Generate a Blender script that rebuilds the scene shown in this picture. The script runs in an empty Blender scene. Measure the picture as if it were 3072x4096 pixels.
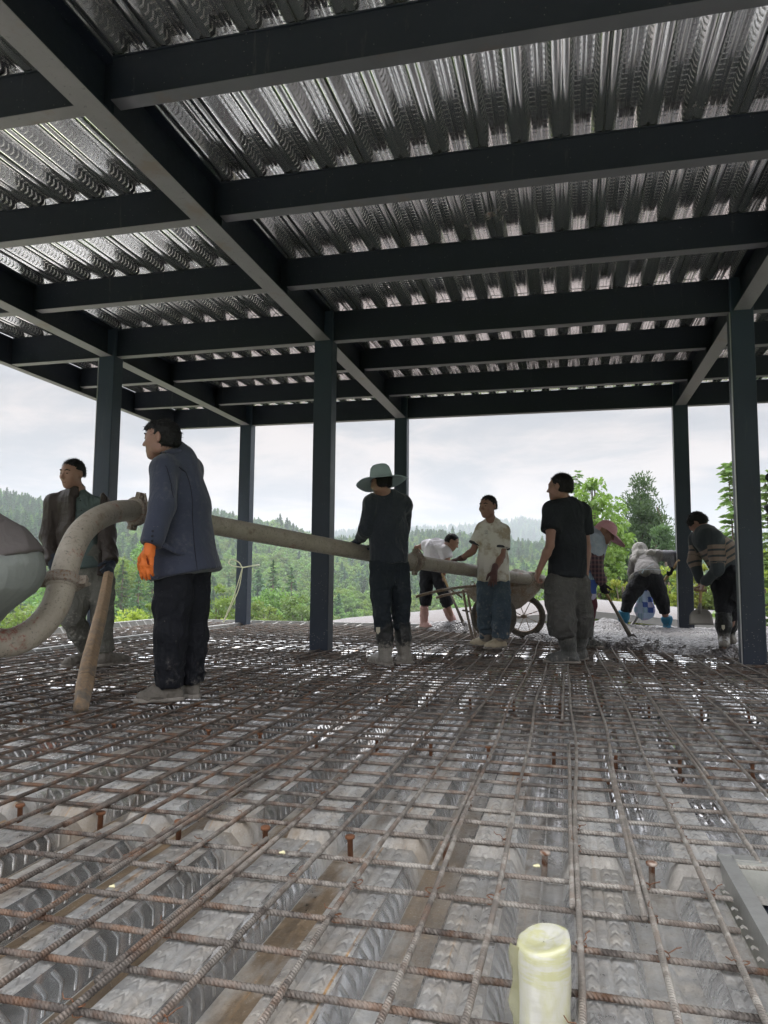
import bpy, bmesh, math, random
import numpy as np
from mathutils import Vector, Matrix, Euler
R = math.radians
random.seed(7)
rng = np.random.default_rng(11)
SC = bpy.context.scene
COL = SC.collection

# ------------------------------------------------------------------ camera
H0 = 0.70                      # eye height above the reinforcing bars
YAW, PITCH, ROLL, FOC = 0.24155, 0.09414, 0.008518, 2946.0   # focal length in pixels of a 3072x4096 frame
fw = np.array([-math.sin(YAW)*math.cos(PITCH), math.cos(YAW)*math.cos(PITCH), math.sin(PITCH)])
rt = np.array([math.cos(YAW), math.sin(YAW), 0.0])
up = np.cross(rt, fw)
c_, s_ = math.cos(ROLL), math.sin(ROLL)
RT, UP = c_*rt + s_*up, -s_*rt + c_*up
CAM = np.array([0, 0, H0])
FH = np.array([-math.sin(YAW), math.cos(YAW), 0.0])          # horizontal viewing direction
RH = np.array([math.cos(YAW), math.sin(YAW), 0.0])           # horizontal right
cd = bpy.data.cameras.new('camera')
cd.sensor_fit = 'VERTICAL'; cd.sensor_height = 24.0; cd.sensor_width = 18.0
cd.lens = FOC/4096*24.0
cd.clip_start = 0.05; cd.clip_end = 8000
cam = bpy.data.objects.new('camera', cd); COL.objects.link(cam)
mt = Matrix(((RT[0], UP[0], -fw[0], 0), (RT[1], UP[1], -fw[1], 0), (RT[2], UP[2], -fw[2], H0), (0, 0, 0, 1)))
cam.matrix_world = mt
SC.camera = cam

def at(px, py, dep):
    """point of the place seen at photo pixel (3072x4096), dep metres in front of the eye (horizontal depth)"""
    d = (px-1536)*RT + (2048-py)*UP + FOC*fw
    return CAM + d*(dep/(d@FH))
def zt(ox, oy, s): return lambda x, y, dep: at(ox+x/s, oy+y/s, dep)
Z1 = zt(0, 1500, 1.508); Z2 = zt(1100, 1700, 1.659); Z3 = zt(2072, 1700, 1.659)
ZA = zt(0, 1800, 3.318); ZB = zt(500, 1600, 2.764); ZC = zt(1780, 2200, 3.318); ZD = zt(2400, 2050, 4.0225)
ZR = zt(2600, 2200, 3.515); ZT = zt(2600, 1000, 2.949); DD = zt(0, 0, 1/1.8517)

# ------------------------------------------------------------------ node helper
class NT:
    def __init__(s, tree): s.t = tree; s.n = tree.nodes; s.l = tree.links
    def new(s, typ, **kw):
        n = s.n.new(typ)
        for k, v in kw.items(): setattr(n, k, v)
        return n
    def put(s, sock, v):
        if v is None: return
        if isinstance(v, bpy.types.NodeSocket): s.l.new(v, sock)
        else:
            if sock.type == 'RGBA' and not isinstance(v, (int, float)) and len(v) == 3: v = (*v, 1)
            if sock.type == 'RGBA' and isinstance(v, (int, float)): v = (v, v, v, 1)
            sock.default_value = v
    def m(s, op, a, b=None, c=None, clamp=False):
        n = s.new('ShaderNodeMath', operation=op); n.use_clamp = clamp
        s.put(n.inputs[0], a); s.put(n.inputs[1], b); s.put(n.inputs[2], c)
        return n.outputs[0]
    def vm(s, op, a, b=None, scale=None):
        n = s.new('ShaderNodeVectorMath', operation=op)
        s.put(n.inputs[0], a); s.put(n.inputs[1], b)
        if scale is not None: s.put(n.inputs['Scale'], scale)
        return n.outputs['Value'] if op in ('DOT_PRODUCT', 'LENGTH', 'DISTANCE') else n.outputs[0]
    def noise(s, vec, scale, detail=4, rough=0.55, dist=0, col=False):
        n = s.new('ShaderNodeTexNoise'); s.put(n.inputs['Vector'], vec)
        n.inputs['Scale'].default_value = scale; n.inputs['Detail'].default_value = detail
        n.inputs['Roughness'].default_value = rough; n.inputs['Distortion'].default_value = dist
        return n.outputs['Color' if col else 'Fac']
    def voro(s, vec, scale, feature='F1', out='Distance', rand=1):
        n = s.new('ShaderNodeTexVoronoi', feature=feature); s.put(n.inputs['Vector'], vec)
        n.inputs['Scale'].default_value = scale; n.inputs['Randomness'].default_value = rand
        return n.outputs[out]
    def ramp(s, f, a, b, inter='LINEAR'):
        n = s.new('ShaderNodeMapRange'); n.interpolation_type = 'SMOOTHSTEP' if inter == 'S' else 'LINEAR'
        s.put(n.inputs[0], f); n.inputs[1].default_value = a; n.inputs[2].default_value = b
        return n.outputs[0]
    def mix(s, f, a, b):
        n = s.new('ShaderNodeMix', data_type='RGBA'); s.put(n.inputs[0], f); s.put(n.inputs[6], a); s.put(n.inputs[7], b)
        return n.outputs[2]
    def fmix(s, f, a, b):
        n = s.new('ShaderNodeMix', data_type='FLOAT'); s.put(n.inputs[0], f); s.put(n.inputs[2], a); s.put(n.inputs[3], b)
        return n.outputs[0]
    def bump(s, h, strength=1, dist=0.01, normal=None):
        n = s.new('ShaderNodeBump'); s.put(n.inputs['Height'], h); n.inputs['Strength'].default_value = strength
        n.inputs['Distance'].default_value = dist; s.put(n.inputs['Normal'], normal)
        return n.outputs[0]
    def sep(s, v):
        n = s.new('ShaderNodeSeparateXYZ'); s.put(n.inputs[0], v); return n.outputs
    def comb(s, x, y, z):
        n = s.new('ShaderNodeCombineXYZ'); s.put(n.inputs[0], x); s.put(n.inputs[1], y); s.put(n.inputs[2], z); return n.outputs[0]
    def obj(s): return s.new('ShaderNodeTexCoord').outputs['Object']
    def pos(s): return s.new('ShaderNodeNewGeometry').outputs['Position']
    def normal(s): return s.new('ShaderNodeNewGeometry').outputs['Normal']
    def rand(s): return s.new('ShaderNodeObjectInfo').outputs['Random']
    def attr(s, name): return s.new('ShaderNodeAttribute', attribute_name=name).outputs
def material(name, build):
    m = bpy.data.materials.new(name); m.use_nodes = True
    nt = NT(m.node_tree); b = nt.n['Principled BSDF']
    build(nt, b, lambda k, v: nt.put(b.inputs[k], v))
    return m
MAT = {}
def simple(name, colr, rough=0.6, metal=0.0, var=0.25, scale=8, bump=0.3, bscale=60, spec=0.4, dust=0, dustcol=(0.33, 0.31, 0.28)):
    def f(nt, b, S):
        o = nt.pos()
        n1 = nt.noise(o, scale, 5)
        c = nt.mix(n1, tuple(x*(1-var) for x in colr), tuple(min(1, x*(1+var)) for x in colr))
        if dust:
            d = nt.ramp(nt.noise(o, 9, 6, 0.7), 0.62-dust*0.3, 0.80-dust*0.2)
            c = nt.mix(nt.m('MULTIPLY', d, 0.8), c, dustcol)
        S('Base Color', c); S('Roughness', nt.fmix(n1, rough-0.08, min(1, rough+0.1))); S('Metallic', metal); S('Specular IOR Level', spec)
        if bump: S('Normal', nt.bump(nt.noise(o, bscale, 3), bump, 0.004))
    MAT[name] = material(name, f); return MAT[name]

# ------------------------------------------------------------------ world and sun
SUN_EL, SUN_AZ = 58, -25       # high, ahead and a little to the left, behind thin cloud
w = bpy.data.worlds.new('World'); SC.world = w; w.use_nodes = True
nt = NT(w.node_tree); bg = nt.n['Background']
sky = nt.new('ShaderNodeTexSky', sky_type='NISHITA'); sky.sun_disc = False
sky.sun_elevation = R(SUN_EL); sky.sun_rotation = R(SUN_AZ); sky.dust_density = 3
gd = nt.new('ShaderNodeTexCoord').outputs['Generated']
gx, gy, gz = nt.sep(gd)
el = nt.m('MAXIMUM', gz, 0.0)
den = nt.m('ADD', el, 0.16)
cv = nt.comb(nt.m('DIVIDE', gx, den), nt.m('DIVIDE', gy, den), 0.0)
n1 = nt.noise(cv, 0.9, 7, 0.58, 0.5)
n2 = nt.noise(nt.vm('ADD', cv, (7.3, 2.1, 1.0)), 1.9, 7, 0.6, 0.6)
cl = nt.m('ADD', nt.m('MULTIPLY', n1, 0.6), nt.m('MULTIPLY', n2, 0.4))
t = nt.ramp(cl, 0.43, 0.58, 'S')
ccol = nt.mix(t, (0.160, 0.156, 0.158), (0.285, 0.247, 0.224))
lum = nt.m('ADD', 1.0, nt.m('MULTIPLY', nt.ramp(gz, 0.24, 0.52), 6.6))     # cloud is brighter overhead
lum = nt.m('ADD', lum, nt.m('MULTIPLY', nt.ramp(gy, 0.1, -0.7), 0.45))      # and brightness added behind the photographer, out of view, to light the floor
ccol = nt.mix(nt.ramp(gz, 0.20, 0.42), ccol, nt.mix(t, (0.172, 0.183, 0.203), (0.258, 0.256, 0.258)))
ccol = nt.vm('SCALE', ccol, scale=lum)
blue = nt.vm('SCALE', sky.outputs[0], scale=0.05)
fin = nt.mix(0.92, blue, ccol)
gnd = nt.ramp(gz, -0.06, 0.0)
fin = nt.mix(gnd, (0.22, 0.25, 0.18), fin)
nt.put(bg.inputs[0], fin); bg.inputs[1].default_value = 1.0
sl = bpy.data.lights.new('sun', 'SUN'); sl.energy = 1.0; sl.angle = R(14); sl.color = (1.0, 0.96, 0.91)
so = bpy.data.objects.new('sun', sl); COL.objects.link(so)
sd = Vector((math.sin(R(SUN_AZ))*math.cos(R(SUN_EL)), math.cos(R(SUN_AZ))*math.cos(R(SUN_EL)), math.sin(R(SUN_EL))))
so.rotation_euler = sd.to_track_quat('Z', 'Y').to_euler(); so.location = (0, 0, 30)
SC.view_settings.view_transform = 'Standard'; SC.view_settings.look = 'None'
SC.view_settings.exposure = 1.35; SC.view_settings.gamma = 1.0; SC.view_settings.use_curve_mapping = False
SC.render.engine = 'CYCLES'
SC.cycles.max_bounces = 8; SC.cycles.diffuse_bounces = 4; SC.cycles.glossy_bounces = 4
SC.cycles.transparent_max_bounces = 8; SC.cycles.volume_bounces = 0

# ------------------------------------------------------------------ object helpers
def tag(o, label=None, cat=None, group=None, kind=None):
    if label: o['label'] = label
    if cat: o['category'] = cat
    if group: o['group'] = group
    if kind: o['kind'] = kind
    return o
def empty(name, loc, label=None, cat=None, group=None):
    o = bpy.data.objects.new(name, None); COL.objects.link(o); o.location = Vector([float(v) for v in loc])
    o.empty_display_size = 0.1
    return tag(o, label, cat, group)
def meshobj(name, V, F, mat=None, parent=None, smooth=False, origin=None, attrs=None):
    """V in world coordinates; origin: where the object's own origin goes"""
    V = np.asarray(V, dtype=np.float64).reshape(-1, 3)
    if parent is not None:
        org = np.zeros(3); q = parent
        while q is not None: org += np.array(q.location); q = q.parent
    elif origin is not None: org = np.array(origin, float)
    else: org = V.mean(0)*0 + (V.min(0)+V.max(0))/2
    me = bpy.data.meshes.new(name)
    W = V-org
    if isinstance(F, np.ndarray):
        k = F.shape[1]; nf = len(F)
        me.vertices.add(len(W)); me.vertices.foreach_set('co', W.astype(np.float32).ravel())
        me.loops.add(nf*k); me.loops.foreach_set('vertex_index', F.astype(np.int32).ravel())
        me.polygons.add(nf); me.polygons.foreach_set('loop_start', np.arange(nf, dtype=np.int32)*k)
        me.polygons.foreach_set('loop_total', np.full(nf, k, dtype=np.int32))
        me.update(calc_edges=True); me.validate()
    else:
        me.from_pydata([tuple(v) for v in W], [], F); me.update()
    if smooth: me.polygons.foreach_set('use_smooth', [True]*len(me.polygons))
    for k, a in (attrs or {}).items():
        at_ = me.attributes.new(k, 'FLOAT', 'POINT'); at_.data.foreach_set('value', np.asarray(a, dtype=np.float32))
    if mat: me.materials.append(mat if not isinstance(mat, str) else MAT[mat])
    o = bpy.data.objects.new(name, me); COL.objects.link(o)
    if parent is not None:
        o.parent = parent
    else: o.location = Vector(org)
    return o
def copytree(o, parent=None, loc=None, rotz=None):
    c = o.copy(); COL.objects.link(c)
    if parent is not None: c.parent = parent
    if loc is not None: c.location = Vector([float(v) for v in loc])
    if rotz is not None: c.rotation_euler = (0, 0, rotz)
    for ch in list(o.children): copytree(ch, c)
    return c
class MB:
    """collects shapes (world coordinates) for ONE mesh"""
    def __init__(s): s.V = []; s.F = []
    def add(s, V, F):
        o = len(s.V); s.V += [tuple(float(c) for c in v) for v in V]; s.F += [tuple(i+o for i in f) for f in F]; return s
    def box(s, lo, hi, rot=None, piv=None):
        x0, y0, z0 = lo; x1, y1, z1 = hi
        V = [(x0,y0,z0),(x1,y0,z0),(x1,y1,z0),(x0,y1,z0),(x0,y0,z1),(x1,y0,z1),(x1,y1,z1),(x0,y1,z1)]
        if rot is not None:
            p = Vector(piv) if piv is not None else Vector(((x0+x1)/2, (y0+y1)/2, (z0+z1)/2))
            M = Euler(rot).to_matrix(); V = [tuple(M @ (Vector(v)-p)+p) for v in V]
        return s.add(V, [(0,3,2,1),(4,5,6,7),(0,1,5,4),(1,2,6,5),(2,3,7,6),(3,0,4,7)])
    def tube(s, pts, rad, n=10, cap=True, squash=None):
        pts = [np.array(p, float) for p in pts]
        rad = [rad]*len(pts) if np.isscalar(rad) else rad
        V = []; prev = None
        for i, p in enumerate(pts):
            t = pts[min(i+1, len(pts)-1)]-pts[max(i-1, 0)]; t = t/(np.linalg.norm(t)+1e-9)
            if prev is None:
                a = np.array([0, 0, 1.0]) if abs(t[2]) < 0.9 else np.array([1.0, 0, 0])
                u = np.cross(t, a)
            else: u = prev-t*(prev@t)
            u /= np.linalg.norm(u)+1e-9; prev = u; v = np.cross(t, u)
            for k in range(n):
                a = 2*math.pi*k/n; V.append(p+rad[i]*(math.cos(a)*u+math.sin(a)*v*(squash or 1)))
        F = [(i*n+k, i*n+(k+1) % n, (i+1)*n+(k+1) % n, (i+1)*n+k) for i in range(len(pts)-1) for k in range(n)]
        if cap: F += [tuple(range(n))[::-1], tuple(range((len(pts)-1)*n, len(pts)*n))]
        return s.add(V, F)
    def lathe(s, a, axis, prof, n=24):
        """prof: (distance along axis, radius)"""
        ax = np.array(axis, float); ax /= np.linalg.norm(ax); a = np.array(a, float)
        e = np.array([0, 0, 1.0]) if abs(ax[2]) < 0.9 else np.array([1.0, 0, 0])
        u = np.cross(ax, e); u /= np.linalg.norm(u); v = np.cross(ax, u)
        V = [a+ax*d+r*(math.cos(2*math.pi*k/n)*u+math.sin(2*math.pi*k/n)*v) for d, r in prof for k in range(n)]
        F = [(i*n+k, (i+1)*n+k, (i+1)*n+(k+1) % n, i*n+(k+1) % n)[::-1] for i in range(len(prof)-1) for k in range(n)]
        F += [tuple(range(n))[::-1], tuple(range((len(prof)-1)*n, len(prof)*n))]
        return s.add(V, F)
    def torus(s, c, axis, Rr, r, n=36, m=10, squash=1, jit=None):
        ax = np.array(axis, float); ax /= np.linalg.norm(ax)
        a = np.array([0, 0, 1.0]) if abs(ax[2]) < 0.9 else np.array([1.0, 0, 0])
        u = np.cross(ax, a); u /= np.linalg.norm(u); v = np.cross(ax, u); V = []
        for i in range(n):
            t = 2*math.pi*i/n; e = math.cos(t)*u+math.sin(t)*v
            for k in range(m):
                q = 2*math.pi*k/m
                rr = r*(1+(jit(i, k) if jit else 0))
                V.append(np.array(c)+e*(Rr+rr*math.cos(q))+ax*rr*math.sin(q)*squash)
        return s.add(V, [(i*m+k, i*m+(k+1) % m, ((i+1) % n)*m+(k+1) % m, ((i+1) % n)*m+k) for i in range(n) for k in range(m)])
    def build(s, name, mat, parent=None, smooth=False, bevel=0, origin=None):
        o = meshobj(name, s.V, s.F, mat, parent, smooth, origin)
        if bevel:
            b = o.modifiers.new('bevel', 'BEVEL'); b.width = bevel; b.segments = 2; b.limit_method = 'ANGLE'
        return o
def spline(pts, n=8):
    """Catmull-Rom through pts"""
    P = [np.array(p, float) for p in pts]; P = [2*P[0]-P[1]]+P+[2*P[-1]-P[-2]]; out = []
    for i in range(1, len(P)-2):
        for k in range(n):
            t = k/n
            out.append(0.5*((2*P[i])+(-P[i-1]+P[i+1])*t+(2*P[i-1]-5*P[i]+4*P[i+1]-P[i+2])*t*t+(-P[i-1]+3*P[i]-3*P[i+1]+P[i+2])*t**3))
    out.append(P[-2]); return out
# ================================================================== STEEL FRAME
simple('paint', (0.006, 0.009, 0.015), rough=0.6, var=0.35, scale=3, bump=0.10, bscale=14, spec=0.18)
def f(nt, b, S):      # painted steel with scuffs, drips and cement specks
    o = nt.pos(); n1 = nt.noise(o, 2.2, 5); n2 = nt.noise(o, 14, 6, 0.7)
    c = nt.mix(n1, (0.012, 0.019, 0.033), (0.028, 0.042, 0.068))
    st = nt.noise(nt.vm('MULTIPLY', o, (9, 9, 0.7)), 2.0, 5, 0.65)
    c = nt.mix(nt.m('MULTIPLY', nt.ramp(st, 0.60, 0.78), 0.35), c, (0.12, 0.12, 0.115))
    pz = nt.sep(o)[2]
    spk = nt.m('LESS_THAN', nt.voro(o, 38), nt.m('MULTIPLY', nt.ramp(pz, 3.2, 0.0), 0.17))
    spk = nt.m('MULTIPLY', spk, nt.m('GREATER_THAN', nt.noise(o, 6, 2), 0.5))
    c = nt.mix(nt.m('MULTIPLY', spk, 0.55), c, (0.33, 0.32, 0.30))
    S('Base Color', c); S('Roughness', nt.fmix(n2, 0.34, 0.6)); S('Specular IOR Level', 0.4)
    S('Normal', nt.bump(n2, 0.12, 0.004))
MAT['column_paint'] = material('column_paint', f)
def f(nt, b, S):      # beam paint: darker, with rust bleeding at the edges, scrapes and dribbles
    o = nt.pos(); n1 = nt.noise(o, 2.5, 5); n2 = nt.noise(o, 17, 6, 0.72)
    c = nt.mix(n1, (0.0040, 0.0062, 0.012), (0.009, 0.013, 0.022))
    c = nt.mix(nt.m('MULTIPLY', nt.ramp(nt.noise(nt.vm('MULTIPLY', o, (7, 7, 0.8)), 2.2, 5, 0.65), 0.63, 0.72), 0.30), c, (0.09, 0.088, 0.085))
    c = nt.mix(nt.m('MULTIPLY', nt.ramp(n2, 0.64, 0.72), 0.35), c, (0.06, 0.035, 0.022))
    c = nt.mix(nt.m('MULTIPLY', nt.m('LESS_THAN', nt.voro(o, 26), 0.07), 0.5), c, (0.20, 0.19, 0.18))
    S('Base Color', c); S('Roughness', nt.fmix(n2, 0.42, 0.7)); S('Specular IOR Level', 0.28); S('Normal', nt.bump(n2, 0.14, 0.004))
MAT['paint'] = material('paint', f)
def f(nt, b, S):      # primer-grey underside of flanges, scuffed, rust at the edges
    o = nt.pos(); n1 = nt.noise(o, 5, 6, 0.6); n2 = nt.noise(o, 30, 5, 0.7)
    c = nt.mix(n1, (0.105, 0.098, 0.103), (0.195, 0.182, 0.188))
    c = nt.mix(nt.ramp(n2, 0.60, 0.70), c, (0.06, 0.06, 0.065))
    c = nt.mix(nt.m('MULTIPLY', nt.ramp(nt.noise(o, 3, 6, 0.7), 0.58, 0.7), 0.6), c, (0.13, 0.085, 0.055))
    S('Base Color', c); S('Roughness', nt.fmix(n1, 0.38, 0.6)); S('Normal', nt.bump(n2, 0.15, 0.003))
MAT['flange'] = material('flange', f)
def f(nt, b, S):      # cross-beam undersides of the centre and right bays: darker grey, scuffed
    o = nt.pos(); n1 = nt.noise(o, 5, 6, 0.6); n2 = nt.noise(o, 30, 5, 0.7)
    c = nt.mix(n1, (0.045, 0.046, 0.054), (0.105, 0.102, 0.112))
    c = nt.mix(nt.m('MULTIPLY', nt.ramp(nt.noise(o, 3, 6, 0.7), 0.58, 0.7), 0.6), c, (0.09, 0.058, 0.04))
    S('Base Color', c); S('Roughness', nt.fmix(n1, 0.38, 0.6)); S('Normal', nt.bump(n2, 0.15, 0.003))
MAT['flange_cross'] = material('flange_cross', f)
XC = [-5.11, -2.48, 1.64, 5.76]            # girder lines
XL, XR = -6.50, 5.84
YB = [0.8, 2.1, 3.40, 4.73, 6.05, 7.38, 8.68, 10.0, 11.2]     # cross-beam lines
ZG, ZT_, ZX = 3.26, 3.59, 3.33
frame = empty('steel_frame_building', (0, 5, -0.08), 'dark painted steel frame building with square columns and a ribbed metal roof deck', 'building')
def ibeam(name, a, b, w, h, zb, tf=0.011, tw=0.008, ax='x'):
    """I section from a to b along ax; flange underside is a sub-part so that its scuffed primer shows"""
    m = MB(); u = MB()
    def bx(mb, lo, hi):
        if ax == 'x': mb.box((a[0], a[1]+lo[0], lo[1]), (b, a[1]+hi[0], hi[1]))
        else: mb.box((a[0]+lo[0], a[1], lo[1]), (a[0]+hi[0], b, hi[1]))
    bx(m, (-w/2, zb+h-tf), (w/2, zb+h)); bx(m, (-tw/2, zb+tf), (tw/2, zb+h-tf))
    if name == 'cross_beam': bx(m, (-w/2+0.006, zb+tf), (-w/2+0.012, zb+h-tf))
    bx(m, (-w/2, zb+0.003), (w/2, zb+tf))
    bx(u, (-w/2+0.002, zb), (w/2-0.002, zb+0.003))
    if name == 'girder':
        for y in YB:
            if a[1]-0.01 < y < b: 
                m.box((a[0]-w/2+0.004, y-0.005, zb+tf), (a[0]+w/2-0.004, y+0.005, zb+h-tf))
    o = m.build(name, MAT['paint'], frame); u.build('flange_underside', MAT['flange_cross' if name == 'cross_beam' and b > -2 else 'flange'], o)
    return o
for x, wd in zip(XC, (0.15, 0.16, 0.15, 0.15)):
    for y0, y1 in ((0.75, 7.285), (7.475, 11.105)):
        ibeam('girder', (x, y0), y1, wd, ZT_-ZG, ZG, 0.012, 0.02, 'y')
ibeam('girder', (XL, 0.75), 11.3, 0.10, ZT_-ZG, ZG, 0.010, 0.04, 'y')
segs = [(XL+0.05, XC[0]-0.078), (XC[0]+0.078, XC[1]-0.083), (XC[1]+0.083, XC[2]-0.078), (XC[2]+0.078, XC[3]-0.078)]
for y in YB:
    colrow = abs(y-7.38) < 0.01 or abs(y-11.2) < 0.01
    for k, (x0, x1) in enumerate(segs):
        zb = ZG+0.004 if colrow else ZX
        m0 = 0.012 if colrow else 0.0
        ibeam('cross_beam', (x0+m0, y), x1-m0, 0.10, ZT_-zb-0.002, zb, 0.010, 0.008, 'x')
for y in YB[1:8]:
    for x, sg in ((XC[1]+0.083, 1), (XC[2]-0.078, -1), (XC[1]-0.083, -1), (XC[0]+0.078, 1)):
        g = MB().box((min(x, x+sg*0.11), y-0.014, ZX+0.04), (max(x, x+sg*0.11), y-0.005, ZT_-0.05))
        for bz in (ZX+0.07, ZX+0.13, ZX+0.19): g.lathe((x+sg*0.075, y-0.014, bz), (0, -1, 0), [(0, 0.011), (0.008, 0.011), (0.0081, 0.006), (0.014, 0.006)], 6)
        g.build('fin_plate', MAT['paint'], frame)
for x in XC[:3]:
    for y in (7.38, 11.2):
        m = MB().box((x-0.10, y-0.09, -0.088), (x+0.10, y+0.09, ZT_-0.004))
        o = m.build('column', MAT['column_paint'], frame, bevel=0.008)
        bp = MB().box((x-0.13, y-0.13, -0.086), (x+0.13, y+0.13, -0.072)); bp.build('base_plate', MAT['paint'], o)
m = MB().box((XC[3]-0.085, 11.115, -0.075), (XC[3]+0.085, 11.285, ZT_-0.004)); m.build('column', MAT['column_paint'], frame, bevel=0.008)
# diagonal brace seen past the right column
m = MB().tube([(2.35, 9.4, 1.95), (3.1, 10.4, 2.55)], 0.06, 8); 
m.tube([(2.28, 9.3, 1.55), (3.1, 9.3, 2.05), (3.9, 9.3, 2.6)], [0.07, 0.07, 0.07], 8)
m.build('brace', MAT['paint'], frame, True)
# foam blob with drips and light lips on the column sides
simple('foam', (0.50, 0.47, 0.36), 0.7, var=0.15, bump=0.6)
simple('galv_lip', (0.42, 0.42, 0.43), 0.4, 0.6, var=0.15)
m = MB()
for k in range(14):
    p = at(2910+rng.normal(0, 10), 1095+rng.normal(0, 12), 7.20); m.lathe(p+[0, 0, -0.02], (rng.normal(0, .3), 0, 1), [(0, 0.003), (0.01, 0.022), (0.03, 0.026), (0.045, 0.004)], 8)
for dx, l in ((-4, 70), (10, 45), (18, 25), (3, 100)):
    a, b = at(2912+dx, 1100, 7.20), at(2914+dx, 1100+l, 7.20); m.tube([a, b], 0.005, 6)
m.build('foam_blob', MAT['foam'], frame, True)
for x, y in ((XC[0]-0.102, 7.30), (XC[2]-0.102, 7.31), (XC[2]-0.102, 11.13)):
    MB().box((x-0.006, y-0.01, -0.07), (x, y+0.02, ZG-0.01)).build('edge_strip', MAT['galv_lip'], frame)

# ================================================================== PROFILED DECK
PIT = 0.26667
def deck_nodes(nt, x0, up_side):
    """returns phase across the ribs and an embossing height built from the object's own metres"""
    o = nt.pos(); x, y, z = nt.sep(o)
    u = nt.m('FRACT', nt.m('DIVIDE', nt.m('SUBTRACT', x, x0-PIT/2), PIT))      # 0.5 = trough centre
    d = nt.m('ABSOLUTE', nt.m('SUBTRACT', u, 0.5))                           # 0 trough .. 0.5 crest centre
    per = 0.046
    crest = nt.m('GREATER_THAN', d, 0.30)
    web = nt.m('MULTIPLY', nt.m('GREATER_THAN', d, 0.195), nt.m('LESS_THAN', d, 0.29))
    # web: slanted bars bent in the middle
    bend = nt.m('ABSOLUTE', nt.m('SUBTRACT', d, 0.242))
    ph = nt.m('FRACT', nt.m('DIVIDE', nt.m('ADD', y, nt.m('MULTIPLY', bend, 0.42)), per))
    bar = nt.ramp(nt.m('ABSOLUTE', nt.m('SUBTRACT', ph, 0.5)), 0.17, 0.05, 'S')
    hw = nt.m('MULTIPLY', nt.m('MULTIPLY', bar, web), nt.ramp(bend, 0.045, 0.036))
    # crest: two rows of chevron dimples
    row = nt.m('ABSOLUTE', nt.m('SUBTRACT', d, 0.40))
    ph2 = nt.m('FRACT', nt.m('DIVIDE', nt.m('ADD', y, nt.m('MULTIPLY', row, 0.5)), per))
    dm = nt.ramp(nt.m('ABSOLUTE', nt.m('SUBTRACT', ph2, 0.5)), 0.16, 0.04, 'S')
    hc = nt.m('MULTIPLY', nt.m('MULTIPLY', dm, crest), nt.ramp(row, 0.052, 0.034))
    return o, x, y, z, d, nt.m('ADD', hw, hc), crest, web
def f(nt, b, S):      # roof deck: clean galvanised sheet seen from below
    o, x, y, z, d, h, crest, web = deck_nodes(nt, -0.52, False)
    n1 = nt.noise(nt.vm('MULTIPLY', o, (1.5, 0.8, 1.5)), 3, 4, 0.6); n2 = nt.noise(o, 40, 4, 0.7)
    c = nt.mix(n1, (0.80, 0.80, 0.79), (0.90, 0.90, 0.89))
    rs = nt.m('MULTIPLY', nt.ramp(nt.noise(o, 1.7, 5, 0.75), 0.62, 0.72), nt.ramp(nt.noise(nt.vm('MULTIPLY', o, (4, 1.2, 4)), 5, 5, 0.7), 0.45, 0.6))
    c = nt.mix(nt.m('MULTIPLY', rs, 0.8), c, (0.26, 0.13, 0.06))
    blot = nt.ramp(nt.noise(o, 11, 5, 0.7), 0.64, 0.70)
    c = nt.mix(nt.m('MULTIPLY', blot, 0.25), c, (0.12, 0.12, 0.12))
    S('Base Color', c); S('Metallic', 0.96)
    S('Roughness', nt.m('ADD', nt.fmix(n1, 0.13, 0.18), nt.m('MULTIPLY', rs, 0.3)))
    wav = nt.noise(nt.vm('MULTIPLY', o, (0.8, 1, 1)), 2.2, 2)
    bp = nt.bump(wav, 0.06, 0.03)
    S('Normal', bp)
MAT['roof_deck'] = material('roof_deck', f)
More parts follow.
